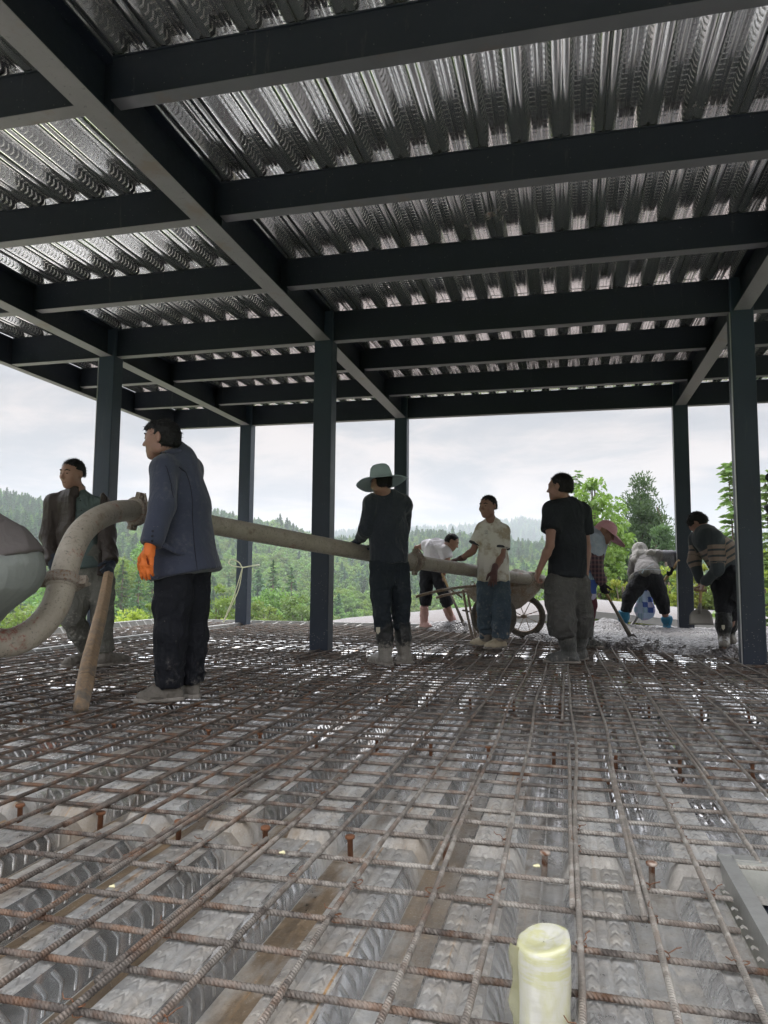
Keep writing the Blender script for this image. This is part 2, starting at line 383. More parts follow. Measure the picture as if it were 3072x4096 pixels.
def f(nt, b, S):      # floor deck: galvanised, dusted with cement, rust-brown wash in the troughs, wet to the right
    o, x, y, z, d, h, crest, web = deck_nodes(nt, -0.07, True)
    n1 = nt.noise(nt.vm('MULTIPLY', o, (3, 0.9, 3)), 3, 6, 0.62); n2 = nt.noise(o, 26, 7, 0.7); n3 = nt.noise(o, 90, 4, 0.65)
    big = nt.noise(o, 0.9, 4, 0.6)
    trough = nt.m('LESS_THAN', d, 0.185)
    metal_c = nt.mix(n1, (0.64, 0.65, 0.66), (0.84, 0.85, 0.84))
    dust_c = nt.mix(nt.ramp(n2, 0.30, 0.68), (0.19, 0.175, 0.155), (0.40, 0.375, 0.34)); dust_c = nt.mix(nt.m('MULTIPLY', nt.ramp(nt.noise(nt.vm('MULTIPLY', o, (1.6, 0.9, 1)), 2.4, 4, 0.6), 0.48, 0.62), 0.5), dust_c, (0.15, 0.135, 0.12))
    # cement dust: thick on the flats, thin on the webs
    flat = nt.m('SUBTRACT', 1.0, nt.m('MULTIPLY', web, nt.fmix(nt.ramp(x, -0.9, 0.2), 1.0, 0.72)))
    dm = nt.m('MULTIPLY', nt.ramp(nt.m('ADD', nt.m('MULTIPLY', n2, 0.55), nt.m('MULTIPLY', n1, 0.45)), 0.34, 0.56), flat)
    right = nt.ramp(x, -1.6, 0.2, 'S')
    dm = nt.m('MULTIPLY', nt.m('MULTIPLY', dm, nt.fmix(right, 0.62, 0.95), clamp=True), nt.fmix(nt.ramp(y, 2.2, 4.6), 1.0, 0.10))
    dm = nt.m('MAXIMUM', dm, nt.m('MULTIPLY', nt.ramp(nt.m('ABSOLUTE', nt.m('SUBTRACT', y, 2.08)), 0.16, 0.05), 0.9))
    c = nt.mix(dm, metal_c, dust_c)
    br = nt.m('MULTIPLY', nt.m('MULTIPLY', trough, nt.ramp(nt.noise(nt.vm('MULTIPLY', o, (2, 0.6, 2)), 2.6, 5, 0.65), 0.39, 0.52)), nt.m('MULTIPLY', nt.ramp(x, 0.1, -0.6), nt.ramp(y, 3.4, 2.2)))
    c = nt.mix(nt.m('MULTIPLY', br, 0.85), c, (0.15, 0.095, 0.045))
    tan = nt.m('MULTIPLY', nt.ramp(nt.noise(nt.vm('MULTIPLY', o, (2.5, 0.8, 2)), 1.9, 5, 0.7), 0.44, 0.60), nt.ramp(x, 0.5, -0.7))
    c = nt.mix(nt.m('MULTIPLY', tan, 0.45), c, (0.27, 0.185, 0.10))
    line = nt.m('MULTIPLY', nt.ramp(nt.noise(nt.vm('MULTIPLY', o, (30, 0.8, 3)), 2.0, 4, 0.6), 0.63, 0.70), nt.ramp(x, 0.2, -0.5))
    c = nt.mix(nt.m('MULTIPLY', line, 0.85), c, (0.40, 0.21, 0.06))
    spk = nt.m('MULTIPLY', nt.m('LESS_THAN', nt.voro(o, 110), 0.30), nt.ramp(n2, 0.44, 0.56))
    c = nt.mix(nt.m('MULTIPLY', spk, 0.22), c, (0.075, 0.068, 0.06))
    c = nt.mix(nt.m('MULTIPLY', nt.ramp(n3, 0.56, 0.70), 0.20), c, (0.09, 0.082, 0.072))
    c = nt.mix(nt.m('MULTIPLY', nt.m('MULTIPLY', nt.ramp(h, 0.2, 0.6), crest), 0.40), c, (0.10, 0.095, 0.09))
    c = nt.mix(nt.m('MULTIPLY', nt.m('MULTIPLY', nt.ramp(nt.noise(o, 130, 3, 0.6), 0.62, 0.68), nt.ramp(n1, 0.4, 0.6)), 0.6), c, (0.55, 0.52, 0.47))
    # standing water in the right-hand troughs
    wz = nt.m('MULTIPLY', nt.ramp(x, -0.35, 0.05, 'S'), nt.ramp(y, 1.9, 2.8))
    wn = nt.noise(nt.vm('MULTIPLY', o, (2.2, 1.0, 1)), 3.2, 6, 0.72)
    wet = nt.m('MULTIPLY', nt.m('MULTIPLY', trough, wz), nt.ramp(wn, 0.42, 0.47))
    wet2 = nt.m('MULTIPLY', nt.m('MULTIPLY', nt.ramp(y, 2.6, 3.6), nt.ramp(x, -1.8, -0.2)), nt.ramp(wn, 0.50, 0.55))
    wet = nt.m('MAXIMUM', wet, nt.m('MULTIPLY', wet2, nt.m('SUBTRACT', 1.0, web)))
    wetc = nt.m('MAXIMUM', wet, nt.m('MULTIPLY', nt.m('MULTIPLY', wz, trough), 0.75))
    c = nt.mix(nt.m('MULTIPLY', wetc, 0.80), c, (0.030, 0.026, 0.024))
    mir = nt.m('MULTIPLY', wet, nt.ramp(nt.noise(nt.vm('MULTIPLY', o, (1.5, 1.0, 1)), 9, 5, 0.7), 0.46, 0.50))
    c = nt.mix(mir, c, (0.74, 0.75, 0.77))
    S('Base Color', c)
    S('Metallic', nt.m('MAXIMUM', mir, nt.m('MULTIPLY', nt.m('MULTIPLY', nt.m('SUBTRACT', 1.0, dm), 0.9), nt.m('SUBTRACT', 1.0, wetc))))
    rg = nt.fmix(dm, nt.fmix(nt.ramp(y, 2.6, 4.6), nt.fmix(n1, 0.12, 0.22), nt.fmix(n1, 0.05, 0.11)), 0.60)
    S('Roughness', nt.fmix(wet, rg, 0.03)); S('Specular IOR Level', 0.5)
    hh = nt.m('ADD', nt.m('MULTIPLY', n2, 0.7), nt.m('MULTIPLY', n3, 0.5))
    dry = nt.m('SUBTRACT', 1.0, wet)
    bp = nt.bump(nt.m('MULTIPLY', nt.m('MULTIPLY', hh, dry), nt.fmix(dm, 0.12, 1.0)), 0.6, 0.005)
    S('Normal', bp)
MAT['floor_deck'] = material('floor_deck', f)
def deck(name, x0, xa, xb, y0, y1, zt, depth, mat, parent, ends=False, emb=None, updir=1):
    """trapezoid ribs running along y; x0 = a trough centre (seam line); zt = trough level, crest at zt+depth"""
    prof = [(-0.5, 1), (-0.47, 1), (-0.455, 0.93), (-0.44, 1), (-0.29, 1), (-0.195, 0), (-0.045, 0), (-0.03, 0.10), (0.03, 0.10), (0.045, 0), (0.195, 0), (0.29, 1), (0.44, 1), (0.455, 0.93), (0.47, 1)]
    k0 = int(math.floor((xa-x0)/PIT)); k1 = int(math.ceil((xb-x0)/PIT)); pts = []
    for k in range(k0, k1+1):
        seam = (k % 3 == 0)
        for (u, v) in prof:
            if seam and abs(u) < 0.05: continue
            pts.append((x0+(k+u)*PIT, zt+depth*v))
            if seam and u == -0.195:
                pts += [(x0+(k-0.012)*PIT, zt), (x0+(k-0.010)*PIT, zt+depth*0.30), (x0+(k+0.006)*PIT, zt+depth*0.30), (x0+(k+0.010)*PIT, zt)]
    pts = [p for p in pts if xa <= p[0] <= xb]
    ys = [y0, y0+0.045, y1-0.045, y1] if ends else [y0, y1]; V = []; F = []
    n = len(pts); ny = len(ys)-1
    for q, y in enumerate(ys):
        k = 0.45 if ends and q in (0, 3) else 1
        for x, z in pts: V.append((x, y, zt+(z-zt)*k))
    for j in range(ny):
        for i in range(n-1):
            F.append((j*n+i, j*n+i+1, (j+1)*n+i+1, (j+1)*n+i))
    V = np.array(V); F4 = np.array(F)
    if emb:
        e0, e1, hw_, hh_, hc_ = emb; ysr = np.arange(max(y0+0.07, e0), min(y1-0.07, e1), 0.046)
        vs = []; off = len(V)
        for k in range(k0, k1+1):
            cx = x0+k*PIT
            for (ua, va, ub, vb, hgt_, dy) in ((-.280, .90, -.205, .10, hh_, .016), (.205, .10, .280, .90, hh_, .016), (-.425, 1, -.375, 1, hc_, .010), (-.355, 1, -.305, 1, hc_, .010)) + (((.305, 1, .355, 1, hc_, .010), (.375, 1, .425, 1, hc_, .010)) if True else ()):
                xa_, za_, xb_, zb_ = cx+ua*PIT, zt+depth*va, cx+ub*PIT, zt+depth*vb
                if min(xa_, xb_) < xa+0.005 or max(xa_, xb_) > xb-0.005: continue
                nx, nz = -(zb_-za_), (xb_-xa_); l_ = math.hypot(nx, nz); nx, nz = nx/l_*updir, nz/l_*updir
                if nz*updir < 0: nx, nz = -nx, -nz
                if updir < 0 and nz > 0: nx, nz = -nx, -nz
                xm, zm = (xa_+xb_)/2, (za_+zb_)/2
                for (X_, Z_, D_) in ((xa_, za_, 0), (xm, zm, dy), (xb_, zb_, 0)):
                    lift = hgt_*(1.0 if D_ else 0.55)
                    vs.append([(X_+nx*.0004, yy+D_-hw_, Z_+nz*.0004) for yy in ysr]); vs.append([(X_+nx*lift, yy+D_, Z_+nz*lift) for yy in ysr]); vs.append([(X_+nx*.0004, yy+D_+hw_, Z_+nz*.0004) for yy in ysr])
        if vs and len(ysr):
            A_ = np.array(vs); nchev = len(vs)//9; m_ = len(ysr)
            base = off+(np.arange(nchev)[:, None]*9*m_+np.arange(m_)[None, :]).ravel()
            fs = []
            for r_ in (0, 1):
                for q_ in (0, 1):
                    a_ = r_*3+q_; fs.append(np.stack([base+a_*m_, base+(a_+3)*m_, base+(a_+4)*m_, base+(a_+1)*m_], 1))
            V = np.concatenate([V, A_.reshape(-1, 3)]); F4 = np.concatenate([F4]+fs)
    return meshobj(name, V, F4, mat, parent, origin=(0, 5, zt))
rd = deck('roof_deck', -0.52, XL-0.05, XR+0.3, 0.72, 7.43, ZT_+0.002, 0.066, MAT['roof_deck'], frame, emb=(0, 12, .0075, .0045, .0035), updir=-1)
rd2 = deck('roof_deck', -0.52, XL-0.05, XR+0.3, 7.445, 11.38, ZT_+0.002, 0.066, MAT['roof_deck'], frame, emb=(0, 12, .0075, .0045, .0035), updir=-1)
simple('concrete_old', (0.25, 0.245, 0.235), 0.9)
# top layer of the roof: already poured slab above the deck
MB().box((XL-0.06, 0.7, ZT_+0.070), (XR+0.3, 11.4, ZT_+0.135)).build('roof_slab', MAT['concrete_old'], frame)
# floor: two sheets of deck, the second starting behind the opening at the right
ZTR = -0.091
for xb_, ya_, yb_ in ((0.372, -2.5, 2.080), (XR, 2.070, 4.66), (XR, 4.70, 7.36), (XR, 7.40, 11.55)):
    fd = deck('floor', -0.07, XL+0.02, xb_, ya_, yb_, ZTR+(0.0015 if ya_ > 0 else 0), 0.066, MAT['floor_deck'], None, ends=True, emb=(0.3, 6.5, .0070, .0042, .0011)); tag(fd, kind='structure')
# end stops where the sheets close over the beams
def f(nt, b, S):
    o = nt.pos(); n2 = nt.noise(o, 20, 6, 0.7)
    S('Base Color', nt.mix(n2, (0.22, 0.22, 0.21), (0.40, 0.40, 0.385))); S('Metallic', 0.45); S('Roughness', 0.48); S('Normal', nt.bump(n2, 0.4, 0.004))
MAT['trim'] = material('trim', f)
m = MB()
m.box((0.374, -2.5, -0.090), (0.380, 2.16, -0.002)).box((0.380, -2.5, -0.006), (0.410, 2.16, -0.002)).box((0.404, -2.5, -0.12), (0.410, 2.16, -0.006))
m.box((0.380, 2.15, -0.090), (XR, 2.155, 0.0)).box((0.41, 2.12, -0.004), (XR, 2.15, 0.0)).box((0.41, 2.115, -0.34), (XR, 2.12, -0.004))
o = m.build('opening_trim', MAT['trim'], None, origin=(0.4, 0, -0.05)); tag(o, 'pale sheet metal edging folded round the floor opening at the right', 'trim')
# perimeter upstands
def upstand(a, b, label, h=0.055):
    a = np.array(a, float); b = np.array(b, float); d = b-a; L = np.linalg.norm(d); d /= L; n = np.array([-d[1], d[0]])
    m = MB(); m2 = MB()
    def quad(o0, z0, o1, z1, mb):
        p = [(*(a+n*o0), z0), (*(b+n*o0), z0), (*(b+n*o1), z1), (*(a+n*o1), z1)]
        mb.add(p, [(0, 1, 2, 3)])
    e = empty('edge_trim', (*(a+b)/2, ZTR), label, 'trim')
    quad(0, ZTR-0.02, 0, h, m); quad(0, h, 0.03, h+0.004, m); quad(0.03, h+0.004, 0.035, ZTR-0.02, m)
    m.build('face', MAT['trim'], e)
    k = 0.15
    while k < L-0.2:                        # slanted tie straps up the inside
        p = a+d*k-n*0.10; q = a+d*(k+0.05)+n*0.0
        m2.add([(*p, -0.02), (*(p+d*0.012), -0.02), (*(q+d*0.012), h-0.006), (*q, h-0.006)], [(0, 1, 2, 3)]); k += 0.22
    o = m2.build('strap', MAT['trim'], e); o['kind'] = 'stuff'
    return e
upstand((XL, -2.0), (XL, 11.5), 'outer galvanised upstand along the far left floor edge', 0.06)
upstand((-5.24, 11.55), (XL, 11.55), 'short galvanised upstand at the back left corner of the floor') if False else None
e = upstand((-4.99, -1.5), (-4.99, 7.25), 'low galvanised upstand beside the left rebar field in front of the left column', 0.02)
upstand((-5.10, 7.50), (-5.10, 11.1), 'low galvanised upstand between the two left columns', 0.02)
m = MB(); 
e = empty('edge_trim', (-3, 11.6, ZTR), 'galvanised upstand with slanted straps along the back edge of the floor', 'trim')
m.box((XL, 11.56, ZTR-0.12), (-1.6, 11.565, 0.03)).box((XL, 11.56, 0.03), (-1.6, 11.60, 0.034)).build('face', MAT['trim'], e)
ms = MB(); x = XL+0.1
while x < -1.9:
    ms.add([(x, 11.44, -0.02), (x+0.014, 11.44, -0.02), (x+0.10, 11.556, 0.022), (x+0.086, 11.556, 0.022)], [(0, 1, 2, 3)]); x += 0.24
ms.build('strap', MAT['trim'], e)['kind'] = 'stuff'
MB().box((-1.6, 11.66, -0.2), (XR, 11.665, 0.05)).build('face', MAT['trim'], e)
# beams and slab edge under the floor
m = MB()
for y in (2.06, 3.36, 4.7, 6.0, 7.38, 8.7, 10.0, 11.45): m.box((XL+0.03, y-0.05, -0.33), (XR, y+0.05, ZTR-0.004))
for x in XC: m.box((x-0.07, -2.4, -0.40), (x+0.07, 11.4, ZTR-0.008))
m.build('floor_beam', MAT['paint'], frame)

# ================================================================== STUDS AND BARS
def f(nt, b, S):
    o = nt.pos(); n = nt.noise(o, 60, 5, 0.7)
    c = nt.mix(n, (0.07, 0.028, 0.013), (0.21, 0.085, 0.035))
    right = nt.m('MULTIPLY', nt.ramp(nt.sep(o)[0], -0.5, -0.1), nt.ramp(nt.sep(o)[1], 2.5, 2.2))
    c = nt.mix(nt.m('MULTIPLY', nt.m('MULTIPLY', right, nt.ramp(nt.noise(o, 35, 4), 0.40, 0.55)), 0.85), c, (0.42, 0.36, 0.31))
    S('Base Color', c); S('Roughness', 0.85); S('Normal', nt.bump(n, 0.5, 0.002))
MAT['stud'] = material('stud', f)
m = MB().lathe((0, 0, 0), (0, 0, 1), [(0, 0.008), (0.063, 0.008), (0.065, 0.0135), (0.0715, 0.0145), (0.074, 0.0125), (0.0725, 0.002)], 14)
stud0 = m.build('shear_stud', MAT['stud'], None, True, origin=(0, 0, 0))
first = True; nrow = -1
for y, dx in ((2.07, 0), (3.33, 0), (4.68, 0.01), (6.03, 0), (7.42, 0), (8.7, 0)):
    k = -22
    while k < 14:
        x = -0.07+PIT*k+dx+rng.normal(0, 0.012); k += 1
        if x > 3.2 or x < -4.8 or (y < 3 and x > 0.33) or (y > 8 and x > -0.6) or (abs(y-7.42) < 0.1 and (abs(x+2.48) < 0.15 or abs(x-1.64) < 0.15)): continue
        c3 = np.array([x, y, 0.0])-CAM
        if abs((c3@RT)/(c3@fw)) > 0.515 or (c3@fw) < 0: continue
        pale = y < 2.5 and x > -0.45
        lab = 'cement-dusted shear stud in the near row at the right' if pale else ('rusty shear stud in the row nearest the camera' if y < 2.5 else 'rusty shear stud standing up through the bars farther back')
        gp = 'pale studs in the near row' if pale else ('rusty studs in the near row' if y < 2.5 else 'rusty studs farther back')
        if y < 2.5:
            nrow += 1; ordn = ('first', 'second', 'third', 'fourth', 'fifth', 'sixth', 'seventh', 'eighth', 'ninth', 'tenth', 'eleventh')[nrow]
            lab = ordn+(' stud from the left in the near row, head dusted with pale cement' if pale else ' stud from the left in the row nearest the camera, rusty')
        o = stud0 if first else copytree(stud0); first = False
        o.location = (x, y+rng.normal(0, 0.01), ZTR+0.004); o.rotation_euler = (rng.normal(0, 0.03), rng.normal(0, 0.03), rng.uniform(0, 6))
        tag(o, lab, 'stud', gp)
def rebar_mat(axis):
    def f(nt, b, S):
        o = nt.pos(); a = nt.sep(o)[axis]; other = nt.sep(o)[1-axis]; zz = nt.sep(o)[2]; oi = nt.rand()
        n = nt.noise(o, 22, 6, 0.7); n2 = nt.noise(o, 2.0, 4, 0.6); n3 = nt.noise(o, 7, 5, 0.65)
        c = nt.mix(n, (0.022, 0.020, 0.020), (0.095, 0.070, 0.055))
        rust = nt.m('MULTIPLY', nt.ramp(n3, 0.46, 0.66), nt.fmix(oi, 0.5, 1.0))
        c = nt.mix(rust, c, nt.mix(n, (0.10, 0.040, 0.015), (0.23, 0.105, 0.042)))
        x = nt.sep(o)[0]; y = nt.sep(o)[1]
        zone = nt.m('MULTIPLY', nt.ramp(x, -1.9, -0.1, 'S'), nt.m('MULTIPLY', nt.ramp(y, 1.25, 1.9, 'S'), nt.ramp(y, 3.6, 2.3, 'S')))
        zone = nt.m('MAXIMUM', zone, nt.m('MULTIPLY', nt.ramp(x, -1.6, 0.6), 0.55)); zone = nt.m('MAXIMUM', zone, nt.m('MULTIPLY', nt.ramp(y, 3.4, 8.0), 0.50))  # far bars also paled, standing in for sky light grazing their tops
        if axis == 1: zone = nt.m('MAXIMUM', zone, nt.ramp(x, -0.9, -0.1))
        cem_lit = nt.ramp(nt.m('ADD', nt.m('MULTIPLY', n2, 0.35), nt.m('MULTIPLY', n, 0.65)), 0.42, 0.56)
        cem_lit = nt.m('MAXIMUM', nt.m('MULTIPLY', cem_lit, nt.m('ADD', nt.m('MULTIPLY', zone, 0.85), 0.12)), nt.m('MULTIPLY', nt.ramp(zone, 0.6, 1.0), 0.55))
        c = nt.mix(cem_lit, c, nt.mix(n, (0.22, 0.20, 0.175), (0.42, 0.39, 0.35)))
        S('Base Color', c); S('Roughness', 0.72); S('Metallic', 0.1)
        rib = nt.m('SINE', nt.m('MULTIPLY', nt.m('ADD', a, nt.m('MULTIPLY', nt.m('ADD', zz, other), 0.55)), 2*math.pi/0.0085))
        S('Normal', nt.bump(nt.m('ADD', nt.m('MULTIPLY', rib, 0.7), nt.m('MULTIPLY', n, 1.6)), 0.7, 0.0020))
    return material('rebar_'+'xy'[axis], f)
MAT['rebar_x'] = rebar_mat(0); MAT['rebar_y'] = rebar_mat(1)
RB = 0.0065
def bar(axis, pos, a, b, z, near, label, group, wob=0.004, ext=None):
    n = max(4, int((b-a)/(0.25))); ts = np.linspace(a, b, n+1)
    ph = rng.uniform(0, 6, 3); pts = []
    for t in ts:
        w1 = wob*(math.sin(t*1.3+ph[0])+0.6*math.sin(t*3.1+ph[1])); wz = 0.0025*math.sin(t*2.3+ph[2])
        p = (t, pos+w1, z+wz) if axis == 0 else (pos+w1, t, z+wz)
        pts.append(p)
    m = MB().tube(pts, RB, 8 if near else 6)
    if near:                           # cast ribs that show in the outline of the nearest bars
        lo, hi = near; t = lo
        while t < hi:
            i = np.searchsorted(ts, t)-1; i = min(max(i, 0), len(ts)-2); u = (t-ts[i])/(ts[i+1]-ts[i])
            p = np.array(pts[i])*(1-u)+np.array(pts[i+1])*u
            e = np.zeros(3); e[axis] = 1; s = np.zeros(3); s[1-axis] = 0.35
            d = e+s*0.0
            V = []; nn = 8
            for q, (da, rr) in enumerate(((-0.0022, RB*0.98), (0, RB*1.08), (0.0022, RB*0.98))):
                for k in range(nn):
                    an = 2*math.pi*k/nn; c = np.zeros(3); c[1-axis] = math.cos(an)*rr; c[2] = math.sin(an)*rr; c[axis] = da+0.35*abs(c[1-axis])
                    V.append(p+c)
            m.add(V, [(a_*nn+k, a_*nn+(k+1) % nn, (a_+1)*nn+(k+1) % nn, (a_+1)*nn+k) for a_ in range(2) for k in range(nn)])
            t += 0.0085
    o = m.build('rebar', MAT['rebar_x' if axis == 0 else 'rebar_y'], None, True)
    tag(o, label, 'rebar', group); return o
def inpoly_keep(x, y):    # columns
    return any(abs(x-cx) < 0.10 and abs(y-cy) < 0.10 for cx in XC for cy in (7.38, 11.2))
xs = [1.17, .98, .82, .64, .48, .31, .17, .02, -.17, -.31, -.48, -.64, -.79, -.95, -1.09]
while xs[-1] > -4.85: xs.append(xs[-1]-0.158)
xo = xs[-1]-0.25
xs2 = [xo-0.16*k for k in range(8) if xo-0.16*k > XL+0.08]
xr = [1.17+0.163*k for k in range(1, 16)]
LL = 'ribbed steel bar running away along the deck, upper layer of the mesh'
for x in xs+xs2+xr:
    if any(abs(x-c) < 0.095 for c in XC): x += 0.06
    y0 = 2.12 if x > 0.36 else (0.45 if x > -3 else 1.5)
    y1 = 11.5
    if x > -0.2: y1 = 9.2
    near = (max(y0, 0.5), 2.4) if -1.7 < x < 0.9 else None
    bar(1, x, y0, y1, 0.0, near, LL, 'bars running away along the deck', 0.009)
for x, y0, y1 in ((0.003, 1.72, 3.4), (0.153, 1.70, 3.2), (-0.325, 1.86, 2.9), (-0.805, 1.2, 1.95), (-1.075, 1.6, 3.2), (-0.155+0.13, 4, 6), (-1.40, 1.9, 4.2), (0.497, 3.0, 5.2), (-2.05, 3, 5)):
    bar(1, x, y0, y1, 0.0, (y0, min(y1, 2.4)) if y0 < 2.3 else None, 'short ribbed lap bar lying tight beside a long deck bar', 'lap bars doubled beside long bars', 0.002)
ys = [0.72, 0.86, 0.99, 1.13, 1.27, 1.41, 1.56, 1.73, 1.89, 2.12, 2.28, 2.41, 2.58, 2.74, 2.89, 3.03, 3.17, 3.32, 3.44, 3.6, 3.73]
while ys[-1] < 11.3: ys.append(ys[-1]+0.146+rng.normal(0, 0.012))
for y in ys:
    xb = 0.365+rng.uniform(-0.03, 0.035) if y < 2.1 else (XR-0.5)
    xa = -2.2 if y < 1.0 else (-3.2 if y < 1.7 else -4.93)
    if y > 8.4: xb = 0.4
    # bars stop at the columns
    cut = [c for c in XC[:3] if any(abs(y-cy) < 0.10 for cy in (7.38, 11.2)) and xa < c < xb]
    if cut: y += 0.13
    near = (-1.6, min(xb, 1.2)) if y < 2.35 else None
    bar(0, y, xa, xb, -0.0136, near, 'ribbed steel cross bar tied under the long bars', 'cross bars of the mesh', 0.004)
    if y > 2.5: bar(0, y+0.01, XL+0.06, -5.2, -0.0136, None, 'short cross bar in the strip outside the left upstand', 'short cross bars at the left edge', 0.003)
# twisted tie wires at some crossings
m = MB(); pts = []
for k in range(60):
    a = k/60*2*math.pi*3; pts.append((0.0105*math.cos(a)+0.002*math.sin(a*1.7), 0.0105*math.sin(a)*0.9, -0.002+0.0085*math.sin(a*0.5+0.4)))
m.tube(pts, 0.0009, 5); m.tube([(0.009, 0, 0.004), (0.016, -0.003, 0.010), (0.026, 0.004, 0.012), (0.034, -0.002, 0.017)], 0.0011, 5)
simple('wire', (0.16, 0.075, 0.04), 0.7, 0.3)
tw0 = m.build('tie_wire', MAT['wire'], None, True, origin=(0, 0, 0)); first = True
for x in xs[:16]:
    for y in ys[3:14]:
        if rng.random() < 0.42 and (x < 0.34):
            o = tw0 if first else copytree(tw0); first = False
            o.location = (x, y, -0.004); o.rotation_euler = (0, 0, rng.uniform(0, 6.28))
            tag(o, 'small twisted rusty wire tying two crossing bars', 'tie wire', 'tie wires at bar crossings')
# crumbs of foam and cement lying on the bars
simple('crumb', (0.62, 0.58, 0.36), 0.8, bump=0.5)
def crumb(p, s, label):
    m = MB(); k = 8
    bm = bmesh.new(); bmesh.ops.create_icosphere(bm, subdivisions=2, radius=s)
    for v in bm.verts: v.co = Vector((v.co.x*1.4, v.co.y, v.co.z*0.7))*(1+0.35*math.sin(v.co.x*700+v.co.y*500))+Vector([float(q) for q in p])
    V = [tuple(v.co) for v in bm.verts]; F = [tuple(v.index for v in f_.verts) for f_ in bm.faces]; bm.free()
    o = meshobj('foam_crumb', V, F, MAT['crumb'], None, True); tag(o, label, 'foam crumb'); return o
crumb(at(1130, 3417, 1.75)+[0, 0, 0.004] , 0.005, 'cream foam crumb stuck on a double bar left of centre')
crumb(at(450, 3545, 1.72), 0.005, 'cream foam crumb on the deck at the lower left')
crumb(at(2148, 3463, 1.95)+[0, 0, 0.0], 0.006, 'yellow crumb at the foot of the pale middle stud')
crumb(at(2901, 3482, 1.99)+[0, 0, 0.002], 0.007, 'yellow foam dab on the metal edging of the opening')
crumb(at(1572, 3471, 2.02), 0.006, 'small yellow crumb on a rib near the centre')
# ================================================================== LAND
def interp(x, xs_, ys_): return np.interp(x, xs_, ys_)
# skyline: photo column -> elevation angle of the wooded ridge
def azel(px, py):
    d = (px-1536)*RT + (2048-py)*UP + FOC*fw
    return math.atan2(d[0], d[1]), math.atan2(d[2], math.hypot(d[0], d[1]))
sky_pts = [(-300, 1010), (0, 1055), (60, 1062), (130, 1072), (260, 1085), (420, 1090), (500, 1104), (560, 1120), (600, 1116), (660, 1142), (700, 1160), (760, 1156), (830, 1150), (900, 1146), (960, 1142), (1030, 1150), (1100, 1160), (1180, 1170), (1300, 1185), (1420, 1190), (1560, 1185), (1700, 1180), (2000, 1170)]
SKA = [azel(x*1.8517, y*1.8517) for x, y in sky_pts]
def ridge_el(az): return interp(az, [a for a, e in SKA], [e for a, e in SKA])
far_pts = [(-300, 1180), (700, 1160), (900, 1150), (1060, 1142), (1120, 1130), (1180, 1138), (1300, 1150), (1500, 1160), (1900, 1165)]
FKA = [azel(x*1.8517, y*1.8517) for x, y in far_pts]
def far_el(az): return interp(az, [a for a, e in FKA], [e for a, e in FKA])
_tab = rng.random((64, 64, 64)).astype(np.float32)
def vnoise(P, scale=1.0, seed=0):
    Q = np.asarray(P)*scale+seed*17.31+1000.0
    I = np.floor(Q).astype(np.int64); Fr = Q-I; Fr = Fr*Fr*(3-2*Fr); I &= 63; J = (I+1) & 63
    x0, y0, z0 = I[..., 0], I[..., 1], I[..., 2]; x1, y1, z1 = J[..., 0], J[..., 1], J[..., 2]
    fx, fy, fz = Fr[..., 0], Fr[..., 1], Fr[..., 2]
    a = _tab[x0, y0, z0]*(1-fx)+_tab[x1, y0, z0]*fx; b = _tab[x0, y1, z0]*(1-fx)+_tab[x1, y1, z0]*fx
    c = _tab[x0, y0, z1]*(1-fx)+_tab[x1, y0, z1]*fx; d = _tab[x0, y1, z1]*(1-fx)+_tab[x1, y1, z1]*fx
    return (a*(1-fy)+b*fy)*(1-fz)+(c*(1-fy)+d*fy)*fz
def ground_z(x, y):
    x = np.asarray(x, float); y = np.asarray(y, float)
    d = np.hypot(x, y); az = np.arctan2(x, y)
    R1 = 0.7+470*np.tan(ridge_el(az))-9.0
    R2 = 0.7+1500*np.tan(far_el(az))-8.0
    back = (np.abs(az) > 1.9)
    R1 = np.where(back, 4, R1); R2 = np.where(back, 10, R2)
    xp = np.array([0, 28, 60, 110, 160, 210, 280, 360, 470, 620, 900, 1500, 2300, 6000.])
    z = np.zeros_like(d); 
    vals = [np.full_like(d, -4.0), np.full_like(d, -4.4), np.full_like(d, -8.0), np.full_like(d, -11.0), np.full_like(d, -10.0), np.full_like(d, -7.5)+0*d,
            -4+0.18*R1, -1+0.55*R1, R1, R1*0.72-4, R1*0.2-10, R2, R2*0.5, np.full_like(d, -20.0)]
    for i in range(len(xp)-1):
        m = (d >= xp[i]) & (d <= xp[i+1]); t = (d-xp[i])/(xp[i+1]-xp[i]); t = t*t*(3-2*t)
        z = np.where(m, vals[i]*(1-t)+vals[i+1]*t, z)
    P = np.stack([x, y, 0*x], -1)
    amp = np.clip((d-40)/150, 0, 1)*np.clip((1000-d)/500, 0.3, 1)
    z = z+amp*((vnoise(P, 1/45., 1)-0.5)*7+(vnoise(P, 1/18., 2)-0.5)*2.0)*np.where(d < 430, 1, 0.35)
    # terraces cut into the valley side
    ter = np.clip((d-165)/15, 0, 1)*np.clip((270-d)/20, 0, 1)
    st = np.floor(z/1.2)*1.2
    return z*(1-ter*0.7)+st*ter*0.7
ds = np.concatenate([np.linspace(0.0, 28, 8), np.linspace(32, 160, 30), np.linspace(163, 280, 50), np.linspace(286, 640, 60), np.geomspace(680, 6000, 30)])
azs = np.linspace(-math.pi, math.pi, 361)[:-1]
fine = np.linspace(-1.15, 0.62, 260)
azs = np.sort(np.concatenate([azs[(azs < -1.15) | (azs > 0.62)][::3], fine]))
A, Dm = np.meshgrid(azs, ds); X = np.sin(A)*Dm; Y = np.cos(A)*Dm; Z = ground_z(X, Y)
na = len(azs); nd = len(ds)
V = np.stack([X, Y, Z], -1).reshape(-1, 3)
ii, jj = np.meshgrid(np.arange(nd-1), np.arange(na), indexing='ij'); j2 = (jj+1) % na
